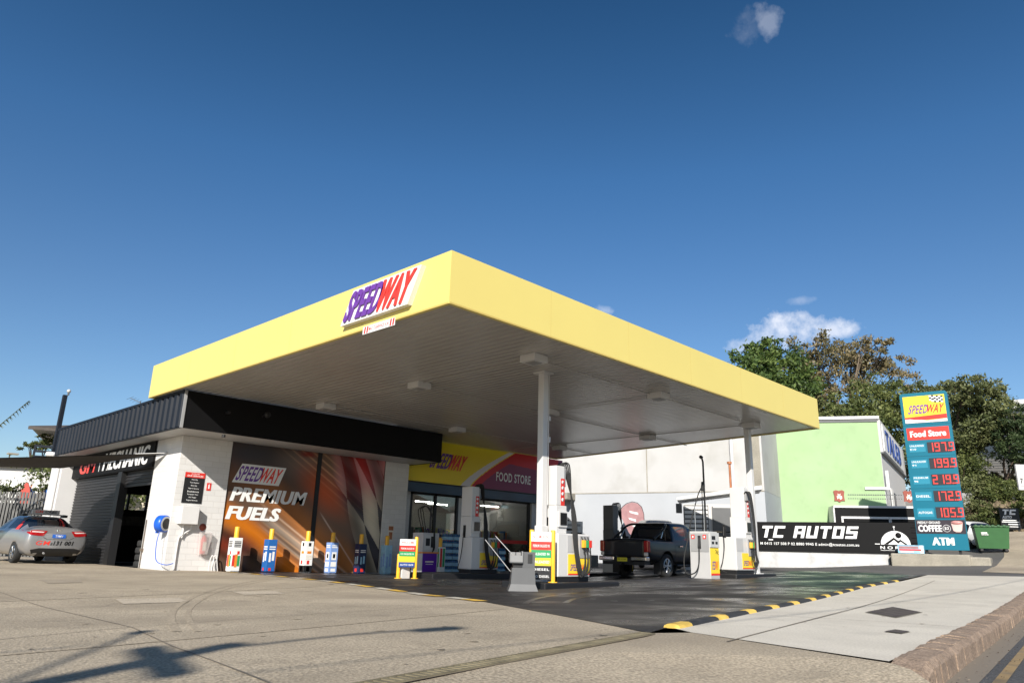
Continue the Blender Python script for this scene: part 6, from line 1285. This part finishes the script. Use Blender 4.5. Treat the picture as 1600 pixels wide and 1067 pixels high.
b = base_at(1200, 56); tree('fig_tree', 'dense dark green tree rising behind the right end of the canopy', b, crown(b, [(1180, 600, 2.6), (1192, 556, 1.7), (1225, 580, 2.4), (1165, 575, 1.6), (1215, 625, 2.6), (1160, 640, 2.4), (1245, 610, 1.8), (1192, 540, .9)], 56), 8500, .30, 'leaf_dark', 8, seed=3)
b = base_at(1330, 64); tree('gum_tree', 'tall open brown tinged gum tree above the green building', b, crown(b, [(1272, 545, 1.9), (1285, 575, 2.3), (1330, 560, 2.0), (1360, 558, 2.0), (1378, 548, 1.2), (1400, 580, 1.7), (1318, 595, 2.2), (1365, 592, 2.2), (1250, 585, 1.6), (1274, 530, .9), (1410, 600, 1.2), (1345, 545, .9), (1255, 560, 1.0)], 64), 4600, .27, 'leaf_euc', 9, .42, 'bark_pale', seed=5, droop=.7)
b = base_at(1262, 60); tree('gum_tree', 'thin forked gum tree seen through sky gaps beside the canopy end', b, crown(b, [(1275, 610, 1.3), (1262, 595, 1.0), (1298, 632, 1.2), (1270, 580, 1.1)], 60), 1500, .25, 'leaf_euc', 10, .25, 'bark_pale', seed=15, droop=.6)
b = base_at(1370, 54); tree('bush_tree', 'broad mid green tree just above the green building cornice', b, crown(b, [(1335, 640, 2.0), (1365, 628, 2.2), (1395, 635, 1.9), (1405, 660, 2.2), (1350, 665, 2.2), (1385, 668, 2.2), (1310, 655, 1.4)], 54), 6800, .24, 'leaf_mid', 7, seed=8)
b = base_at(1285, 58); tree('bush_tree', 'low green tree between canopy tip and the broad green tree', b, crown(b, [(1290, 650, 1.6), (1315, 660, 1.6), (1270, 665, 1.6)], 58), 3000, .24, 'leaf_olive', 6, .2, seed=18)
b = base_at(1465, 70); tree('round_tree', 'small rounded tree top showing behind the price sign', b, crown(b, [(1460, 612, 1.6), (1440, 620, 1.6), (1480, 618, 1.5), (1465, 650, 2.6), (1430, 650, 2.4), (1430, 700, 2.2), (1428, 745, 2.0), (1470, 720, 2.4)], 70), 6500, .28, 'leaf_olive', 9, seed=12)
b = base_at(1513, 50, 1.2); tree('camphor_tree', 'big leafy olive green tree right of the price sign', b, crown(b, [(1512, 605, 1.2), (1495, 622, 1.4), (1530, 612, 1.3), (1545, 630, 1.5), (1505, 650, 1.6), (1540, 660, 1.7), (1562, 650, 1.2), (1490, 672, 1.3), (1552, 690, 1.4), (1525, 690, 1.3), (1500, 700, 1.2), (1570, 680, .9), (1560, 615, .6)], 50), 9500, .20, 'leaf_olive', 5.4, .36, seed=21)
b = base_at(1592, 46, 1.4); tree('pine_tree', 'dark green pine at the right edge below the concrete tower', b, crown(b, [(1590, 680, 1.2), (1605, 660, 1.3), (1600, 710, 1.4), (1583, 700, .9), (1612, 690, 1.3)], 46), 4500, .17, 'leaf_pine', 4, .22, seed=30)
def bush(lbl, px, py, D, r, n, leaf='leaf_mid', size=.14, seed=1, nm='bush', grp='bushes on the rock bank'):
    c = at(px, py, D); t = thing(nm, lbl, 'bush', tuple(c - Z_ * r[2]), 0, grp); cs = [((0, 0, r[2]), r)]
    rg = random.Random(seed)
    for _ in range(4): cs.append(((rg.uniform(-.7, .7) * r[0], rg.uniform(-.7, .7) * r[1], r[2] * rg.uniform(.7, 1.5)), tuple(q * .55 for q in r)))
    mb = MB()
    for k in range(6): a = rg.uniform(0, 6.3); mb.tube([(0, 0, -.6), (math.cos(a) * r[0] * .3, math.sin(a) * r[1] * .3, r[2] * .7), (math.cos(a) * r[0] * .7, math.sin(a) * r[1] * .7, r[2] * 1.3)], .03, 5, r1=.01)
    mb.build('stem', 'bark', t); vv, ff = leaves(cs, n, size, seed); mesh_np('foliage', vv, ff, leaf, t); return t
bush('tall green bush hugging the rock bank above the white car', 1535, 770, 47, (1.4, 1.4, 1.2), 3600, 'leaf_olive', .15, 41)
bush('dense dark bush behind the right edge of the price sign', 1500, 735, 49, (1.4, 1.4, 1.7), 3200, 'leaf_mid', .16, 42)
bush('green bush left of the small black roadside sign', 1556, 775, 46, (1.0, 1.0, 1.0), 2200, 'leaf_mid', .13, 43)
bush('green bush above the small black roadside sign', 1588, 775, 46, (1.0, 1.0, .9), 2000, 'leaf_mid', .13, 44)
bush('orange flowering shrub below the grey awning roof', 1545, 745, 50, (.8, .8, .5), 800, 'leaf_euc', .13, 45)
bush('orange flowering shrub beside the white sign at the right edge', 1578, 750, 48, (.7, .7, .5), 700, 'leaf_euc', .13, 46)
bush('low dark bush at the foot of the rock bank behind the bin', 1552, 812, 43.5, (1.0, .8, .7), 1800, 'leaf_mid', .13, 47)
bush('low bush on the rock bank right of the street awning', 1518, 800, 44.5, (.9, .8, .8), 1700, 'leaf_olive', .13, 48)
bush('low bush on the rock bank by the right edge', 1597, 800, 43.5, (.8, .7, .6), 1300, 'leaf_mid', .13, 49)
# rock bank
mb = MB(); nu, nv = 70, 26; pts = []; rg = np.random.default_rng(4)
Pa, Pb = at(1470, 850, 45), at(1700, 850, 40)
for i in range(nu + 1):
    for j in range(nv + 1):
        u_, v_ = i / nu, j / nv; base = Pa.lerp(Pb, u_); d = V((.95, .3, 0)); h = v_ * 3.9
        q = base + d * (v_ ** 2.2 * 3.5 + .35 * math.sin(u_ * 40 + 3 * math.sin(v_ * 9)) * (1 - v_) * .7 + rg.normal() * .09 + .22 * math.sin(v_ * 21 + 2 * math.sin(u_ * 13))); pts.append((q.x, q.y, .2 + h + .25 * math.sin(u_ * 17) * v_))
mb.add(pts, [(i * (nv + 1) + j, (i + 1) * (nv + 1) + j, (i + 1) * (nv + 1) + j + 1, i * (nv + 1) + j + 1) for i in range(nu) for j in range(nv)]); tag(mb.build('rock_bank', 'sandstone'), kind='structure')
rs = thing('roadside_sign', 'small black sign with white lettering against the rock bank', 'sign', tuple(at(1582, 812, 42)))
_c = at(1566, 826, 42); TR = FR(_c, (.69, -.72, 0), Z_); mb = MB(); mb.bx(0, 1.12, 0, 1.2, -.05, 0, 0, TR); mb.build('panel', 'black', rs, True); mb = MB(); stroke_word(mb, 'TC', TR, .12, .82, .36, .3, .06, .09, .002, .25); mb.bx(.1, .9, .48, .54, .002, .006, 0, TR); mb.bx(.05, 1.05, .38, .43, .002, .006, 0, TR); mb.bx(.4, 1.05, .25, .3, .002, .006, 0, TR); mb.bx(.05, 1.0, .12, .16, .002, .006, 0, TR)
put_text(mb, 'AUTO', TR, .1, .60, .55, .16, .003, .04, .2); mb.build('lettering', 'white_text', rs, True); mb = MB(); mb.bx(.1, .16, -1.2, 0, -.04, -.01, 0, TR); mb.bx(.95, 1.01, -1.2, 0, -.04, -.01, 0, TR); mb.build('leg', 'grey_dark', rs, True)
wsn = thing('house_number_sign', 'white sign with the number 7 cut off by the right edge', 'sign', tuple(at(1590, 745, 40))); TR = FR(at(1593, 765, 40), (.69, -.72, 0), Z_); mb = MB(); mb.bx(0, 2.2, 0, 1.4, -.1, 0, 0, TR); mb.build('panel', 'house_white', wsn, True); letters('lettering', '7', TR, .12, .35, .16, .28, 'black', wsn, z=.003); mb = MB(); mb.bx(.12, .5, .18, .22, .001, .005, 0, TR); mb.build('marks', 'grey_text', wsn, True); mb = MB(); mb.bx(1.0, 1.1, -3.4, 0, -.08, -.02, 0, TR); mb.build('post', 'grey_dark', wsn, True)
# buildings beyond
def box_bld(nm, lbl, cat, O, u, wd, dp, h, mt, z0=-1): 
    t = thing(nm, lbl, cat, tuple(O)); T = FR(V((O[0], O[1], 0)), u, Z_); mb = MB(); mb.bx(0, wd, z0, h, -dp, 0, 0, T); mb.build('wall', mt, t, True); return t, T
O = at(1522, 765, 56); t, T = box_bld('office_building', 'dark building with stepped grey awning roof behind the right hand tree', 'building', O, (.34, -.94, 0), 6.5, 8, O.z + 1.0, 'facade_dark')
mb = MB(); mb.add([T(*q) for q in ((-.6, O.z + 1.0, 1.4), (4.6, O.z + 1.0, 1.4), (3.4, O.z + 2.6, -2), (-.6, O.z + 2.6, -2))] + [T(*q) for q in ((-.6, O.z + .8, 1.4), (4.6, O.z + .8, 1.4))], [(0, 1, 2, 3), (0, 1, 5, 4)])
for i in range(6): y = O.z + 1.15 + i * .25; mb.bx(-.6, 4.5 - i * .2, y, y + .03, 1.4 - i * .53 - .1, 1.4 - i * .53, 0, T)
mb.bx(3.4, 4.5, O.z - .2, O.z + .6, 0, 1.2, 0, T); mb.build('awning_roof', 'grey_roof', t, True)
O = at(1500, 790, 70); t, T = box_bld('glass_tower', 'dark glass office block showing through the leaves of the right hand tree', 'building', O, (.25, -.97, 0), 6.8, 8, 14.5, 'facade_dark'); mb = MB()
for k in range(6): mb.bx(.3, 5.9, 2.2 + k * 2, 3.4 + k * 2, .01, .06, 0, T)
mb.build('window_band', 'dark_glass', t, True)
O = at(1577, 660, 95); t, T = box_bld('concrete_tower', 'distant grey concrete tower top with railing at the right edge', 'tower', O, (.25, -.97, 0), 9, 8, at(1577, 637, 95).z, 'tower'); mb = MB(); zt = at(1577, 637, 95).z
for k in range(9): mb.bx(.6 + k * .5, .66 + k * .5, zt, zt + 1.1, -.1, -.04, 0, T)
mb.bx(.6, 4.7, zt + 1.05, zt + 1.12, -.1, -.04, 0, T); mb.bx(.6, 4.7, zt + .5, zt + .56, -.1, -.04, 0, T); mb.build('railing', 'white_paint', t, True); mb = MB(); mb.bx(.9, 2.4, zt, zt + 1.3, -3, -1.5, 0, T); mb.build('plant_room', 'house_white', t, True)
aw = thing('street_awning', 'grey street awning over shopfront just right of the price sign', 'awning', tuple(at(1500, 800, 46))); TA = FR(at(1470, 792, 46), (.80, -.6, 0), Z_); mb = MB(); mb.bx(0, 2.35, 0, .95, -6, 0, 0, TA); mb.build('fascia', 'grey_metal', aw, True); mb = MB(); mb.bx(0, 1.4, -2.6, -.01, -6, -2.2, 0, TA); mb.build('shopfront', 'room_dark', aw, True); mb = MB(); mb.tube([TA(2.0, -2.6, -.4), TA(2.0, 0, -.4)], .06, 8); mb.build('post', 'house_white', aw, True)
# ------------------------------------------------------------------ left background
fl = thing('paling_fence', 'tall grey paling fence behind the silver taxi', 'fence', (2, 31, -.8)); fa, fb2 = at(-60, 800, 33), at(112, 800, 33); fu2 = (fb2 - fa); fu2.z = 0; ln = fu2.length; Tf = FR((fa.x, fa.y, -1), fu2, Z_); mb = MB(); x = 0
while x < ln: mb.bx(x, x + .10, 0, 3.0 + random.uniform(-.015, .015), 0, .03, 0, Tf); x += .155
mb.build('palings', 'paling', fl, True); mb = MB(); mb.bx(0, ln, 2.62, 2.74, -.06, -.001, 0, Tf); mb.bx(0, ln, .6, .72, -.06, -.001, 0, Tf); mb.bx(0, ln, 0, 2.5, -.12, -.09, 0, Tf); mb.build('rail', 'paling_dark', fl, True)
O = at(-80, 800, 44); t, T = box_bld('white_house', 'white rendered house wall behind the fence with surfboards', 'house', O, (.69 + .1, -.72 + .1, 0), 8.6, 8, at(0, 726, 44).z, 'house_white'); mb = MB(); mb.bx(5.9, 6.9, .9, 2.6, .01, .06, 0, T); mb.build('window', 'dark_glass', t, True); mb = MB(); mb.bx(-.3, 8.8, at(0, 726, 44).z + .0, at(0, 726, 44).z + .25, -8.2, .4, 0, T); mb.build('roof', 'roof_tile', t, True)
for i, (px, mt_n, h, lb) in enumerate(((19, 'surf_white', 1.5, 'white surfboard standing leftmost above the fence'), (38, 'surf_red', 1.3, 'red tipped surfboard second above the fence'), (43, 'surf_blue', 1.1, 'blue board standing behind the red surfboard'), (54, 'surf_white', 1.5, 'white surfboard in the middle above the fence'), (48, 'surf_orange', 1.2, 'orange patterned board beside the middle white surfboard'), (75, 'surf_blue', 1.2, 'blue surfboard at right above the fence by the window'))):
    p = at(px, 775, 37 + .25 * i); o_ = [(-.24, 0), (-.27, h * .4), (-.2, h * .75), (-.08, h * .95), (0, h), (.08, h * .95), (.2, h * .75), (.27, h * .4), (.24, 0)]
    t = thing('surfboard', lb, 'surfboard', (p.x, p.y, p.z - 1.2), 0, 'surfboards behind the fence'); mb = MB(); mb.prism([(a, b + .0) for a, b in o_], FR((p.x, p.y, p.z - .6), (.8, -.6, 0), Z_), -.03, .03); mb.build('board', mt_n, t, True); mb = MB(); mb.prism([(.03, .0), (.0, .3), (-.03, 0)], FR((p.x, p.y, p.z - .7), (-.6, -.8, 0), Z_), -.01, .01); mb.build('fin', 'black', t, True)
bush('leafy shrub poking over the left end of the fence', 16, 764, 35, (.45, .4, .25), 350, 'leaf_olive', .12, 51, grp='shrubs along the fence')
bush('leafy shrub over the fence between the boards', 64, 765, 35, (.4, .3, .25), 300, 'leaf_olive', .12, 52, grp='shrubs along the fence')
bush('green creeper at the right end of the fence by the white pier', 85, 775, 34, (.25, .3, .4), 300, 'leaf_mid', .11, 53, grp='shrubs along the fence')
# upper house with balcony
O = at(66, 716, 46); hz0 = O.z
hs_ = thing('balcony_house', 'two storey house with dark hipped roof and timber balcony behind the workshop', 'house', tuple(O)); T = FR((O.x, O.y, 0), (.94, -.34, 0), Z_)
za = at(60, 668, 46).z; mb = MB(); mb.bx(1.2, 12, -1, za, -7, -1.0, 0, T); mb.build('wall', 'house_beige', hs_, True)
mb = MB(); q = [(-.9, za, 1.0), (13, za, 1.0), (13, za, -9), (-.9, za, -9), (4.0, za + 1.25, -4), (9.5, za + 1.25, -4)]; mb.add([T(*p) for p in q], [(0, 1, 5, 4), (1, 2, 5), (2, 3, 4, 5), (3, 0, 4)]); mb.build('roof', 'roof_tile', hs_, True)
mb = MB(); mb.bx(-.95, 13.05, za - .22, za - .02, 1.001, 1.08, 0, T); mb.build('gutter', 'roof_tile', hs_, True); mb = MB(); mb.bx(-.85, 12.9, za - .1, za - .03, -8.9, .98, 0, T); mb.build('eave', 'white_paint', hs_, True)
mb = MB(); mb.bx(.62, .76, hz0 - .5, za - .1, .3, .44, 0, T); mb.build('veranda_post', 'dark_metal', hs_, True); mb = MB()
for k in range(3): mb.bx(-.5, 4, hz0 - .02 + k * .33, hz0 + .12 + k * .33, .5, .56, 0, T)
mb.bx(-.5, -.38, hz0 - .9, hz0 + .8, .42, .54, 0, T); mb.bx(2.2, 2.3, hz0 - .4, hz0 + .8, .42, .499, 0, T); mb.build('balcony_rail', 'dark_metal', hs_, True); mb = MB(); mb.bx(-.5, 6, hz0 - .35, hz0 - .2, -1, .49, 0, T); mb.bx(.3, .5, -1, hz0 - .35, -.5, -.3, 0, T); mb.build('balcony_floor', 'roof_tile', hs_, True)
for i, (px, py, D, r, n, sd2) in enumerate(((52, 698, 47, (.8, .6, .35), 700, 61), (72, 690, 48, (.7, .6, .6), 800, 62))): bush(('potted shrub on the balcony corner of the upper house', 'taller potted shrub by the balcony post of the upper house')[i], px, py, D, r, n, 'leaf_mid', .12, sd2, nm='balcony_plant', grp='plants on the balcony')
# flue post
fp_ = thing('flue_post', 'tall square black post with a small camera dome on top at the building end', 'post', (8.1, 32.2, 2.9)); p0 = at(84, 706, 31.0); p1 = at(97, 612, 31.0)
mb = MB(); mb.bev(p0.x - .085, p0.x + .085, p0.y - .085, p0.y + .085, p0.z - .3, p1.z, .015); mb.build('post', 'dark_metal', fp_, True); mb = MB(); mb.tube([(p0.x + .1, p0.y - .05, p1.z), (p0.x + .1, p0.y - .05, p1.z + .12)], .04, 8); mb.build('camera_mount', 'grey_dark', fp_, True); mb = MB(); mb.lathe([(0, 0), (.07, .02), (.085, .08), (.06, .14), (0, .16)], 14, T=lambda x, y, z: (p0.x + .1 + x, p0.y - .05 + y, p1.z + .11 + z)); mb.build('camera_dome', 'grey_light', fp_, True)
wp_ = thing('waste_pipe', 'white bent plastic pipe under the parapet end', 'pipe', tuple(at(80, 708, 29))); mb = MB(); mb.tube(cat_rom([at(74, 709, 29), at(84, 710, 29), at(92, 714, 29.3), at(106, 716, 30)], 4), .1, 8); mb.build('pipe', 'white_paint', wp_, True)
an = thing('tv_antenna', 'thin television antenna on the roof left of the yellow fascia', 'antenna', (9, 30, 4)); c = at(212, 630, 34); mb = MB(); mb.tube([c + V((.2, 0, -1.0)), c + V((.2, 0, .15))], .02, 5); d = V((.69, -.72, 0)); mb.tube([c - d * .3 + Z_ * .25, c + d * .35 + Z_ * -.02], .015, 5)
for k in range(5): q = c - d * .3 + Z_ * .25 + (d * .65 - Z_ * .27) * (k / 4.5); mb.tube([q - _f * .3 - Z_ * .04, q + _f * .3 + Z_ * .04], .008, 4)
mb.build('rods', 'grey_dark', an, True)
ya = thing('yellow_awning', 'small pale yellow roof edge above the shade sail at the left edge', 'roof', tuple(at(5, 716, 50))); c = at(-30, 722, 50); T = FR(c, (.69, -.72, 0), Z_); mb = MB(); mb.prism([(0, 0), (2.0, 0), (1.9, .18), (1.5, .3), (0, .42)], T, -3, 0); mb.build('sheet', 'logo_yellow', ya, True); mb = MB(); mb.bx(1.2, 1.3, -4, 0, -1, -.9, 0, T); mb.bx(1.2, 1.8, -4, -.01, -2.9, -.1, 0, T); mb.build('wall', 'house_white', ya, True)
sdh = thing('street_lamp', 'thin dark lamp arm above the yellow roof at the left', 'street lamp', tuple(at(14, 715, 52))); mb = MB(); c = at(14, 716, 52); mb.tube([c + V((0, 0, -5)), c, c + V((0, 0, .25)), c + V((.15, -.1, .32))], .05, 6); mb.build('arm', 'grey_dark', sdh, True); mb = MB(); mb.bev(c.x - .2, c.x + .5, c.y - .3, c.y + .1, c.z + .28, c.z + .40, .03); mb.build('lamp_head', 'grey_metal', sdh, True)
# palm with one frond reaching into the picture
pb = at(-70, 860, 30); pm = thing('palm_tree', 'palm with one drooping frond reaching in from the left edge', 'tree', (pb.x, pb.y, -.8)); ct = at(-60, 712, 30); mb = MB(); mb.tube([(pb.x, pb.y, -1), ct], .2, 9, r1=.14); mb.build('trunk', 'bark_pale', pm, True)
def frond(a, b, c, nm='frond'):
    P = cat_rom([a, b, c], 12); mb = MB(); mb.tube(P, .025, 5, r1=.006); rg = random.Random(9)
    for i, p in enumerate(P[2:]):
        d = (P[min(i + 3, len(P) - 1)] - P[i + 1]).normalized(); sd3 = d.cross(Z_).normalized(); ll_ = .48 * (1 - (i / len(P)) * .62)
        for s_ in (-1, 1):
            for w2 in (0, .5):
                o = p + d * w2 * .06; e = o + sd3 * s_ * ll_ * .35 + d * ll_ * .35 - Z_ * ll_ * rg.uniform(.5, .95); w3 = d * .028; mb.add([o - w3, o + w3, e], [(0, 1, 2)])
    return mb.build(nm, 'leaf_palm', pm, True, fixn=False)
frond(ct, at(-10, 672, 29.5), at(44, 627, 29)); frond(ct, ct + V((-1.5, -.6, 1.4)), ct + V((-2.8, -1, .6))); frond(ct, ct + V((-.6, 1.4, 1.6)), ct + V((-1.0, 2.8, 1.0))); frond(ct, ct + V((-.2, -1.4, 1.2)), ct + V((-.6, -2.8, .1)))
bush('tall leafy hedge behind the workshop back window', 120, 770, 44, (4, 2.0, 2.4), 4200, 'leaf_mid', .2, 77, nm='hedge', grp='hedge behind the workshop')
# ------------------------------------------------------------------ behind the camera: power pole, wires, houses across the road
pp = thing('power_pole', 'timber power pole with cross arm and lamp, throwing its shadow on the apron', 'power pole', (-9.0, -3.2, -.75))
bx0, by0 = -9.0, -3.2
mb = MB(); mb.tube([(bx0, by0, -1), (bx0, by0, 7.1)], .14, 12, r1=.10); mb.build('pole', 'wood_pole', pp, True)
mb = MB(); mb.bx(-.62, .62, -.055, .055, 6.6, 6.72, 0, lambda x, y, z: V((bx0, by0, 0)) + V((.234, .97, 0)) * x + V((.97, -.234, 0)) * y + Z_ * z); mb.build('cross_arm', 'wood_pole', pp, True)
mb = MB(); mb.tube(cat_rom([(bx0, by0, 6.9), (bx0 + .7, by0 - .1, 7.25), (bx0 + 1.25, by0 - .22, 7.35)], 5), .03, 6); mb.build('lamp_arm', 'grey_metal', pp, True); mb = MB(); mb.bev(bx0 + 1.15, bx0 + 1.6, by0 - .35, by0 - .15, 7.28, 7.40, .03); mb.build('lamp_head', 'grey_light', pp, True); mb = MB(); mb.tube([(bx0, by0, 6.0), (-7.6, -.92, 6.0)], .022, 6); mb.tube([(-7.62, -.95, 6.0), (-7.52, -.8, 6.0)], .06, 8); mb.build('side_bracket', 'grey_metal', pp, True)
def wire(lbl, a, b, sag=.5, r=.012):
    a = V(a); b = V(b); mb = MB(); mb.tube([a.lerp(b, t) - Z_ * sag * 4 * t * (1 - t) for t in np.linspace(0, 1, 24)], r, 5); return tag(mb.build('overhead_wire', 'black'), lbl, 'wire', 'overhead wires')
wire('overhead wire running left along the street from the pole top', (bx0 - .2, by0 + .9, 6.72), (-40, -6, 6.9)); wire('overhead wire running right along the street from the pole', (bx0, by0 - .8, 6.72), (40, -3.4, 8.6))
for i, (x, y, wd, h, wl_m, rf_m, lb) in enumerate(((44, -24, 16, 4.2, 'house_beige', 'brown_roof', 'beige shop row with brown roof across the road'), (66, -22, 14, 5, 'house_white', 'grey_roof', 'white house with grey roof across the road'), (22, -26, 14, 4.5, 'house_white', 'brown_roof', 'white house with brown roof across the road'))):
    t = thing('roadside_house', lb, 'house', (x, y, 0)); mb = MB(); mb.bx(x, x + wd, y - 8, y, -2, h); mb.build('wall', wl_m, t, True); mb = MB(); mb.add([(x - .6, y + .6, h), (x + wd + .6, y + .6, h), (x + wd + .6, y - 8.6, h), (x - .6, y - 8.6, h), (x + 2, y - 4, h + 2.4), (x + wd - 2, y - 4, h + 2.4)], [(0, 1, 5, 4), (1, 2, 5), (2, 3, 4, 5), (3, 0, 4)]); mb.build('roof', rf_m, t, True)
    for k in range(4): mb = MB(); mb.bx(x + 1.2 + k * wd / 4.4, x + 2.6 + k * wd / 4.4, y + .01, y + .06, .8, 2.4); mb.build('window', 'dark_glass', t, True)
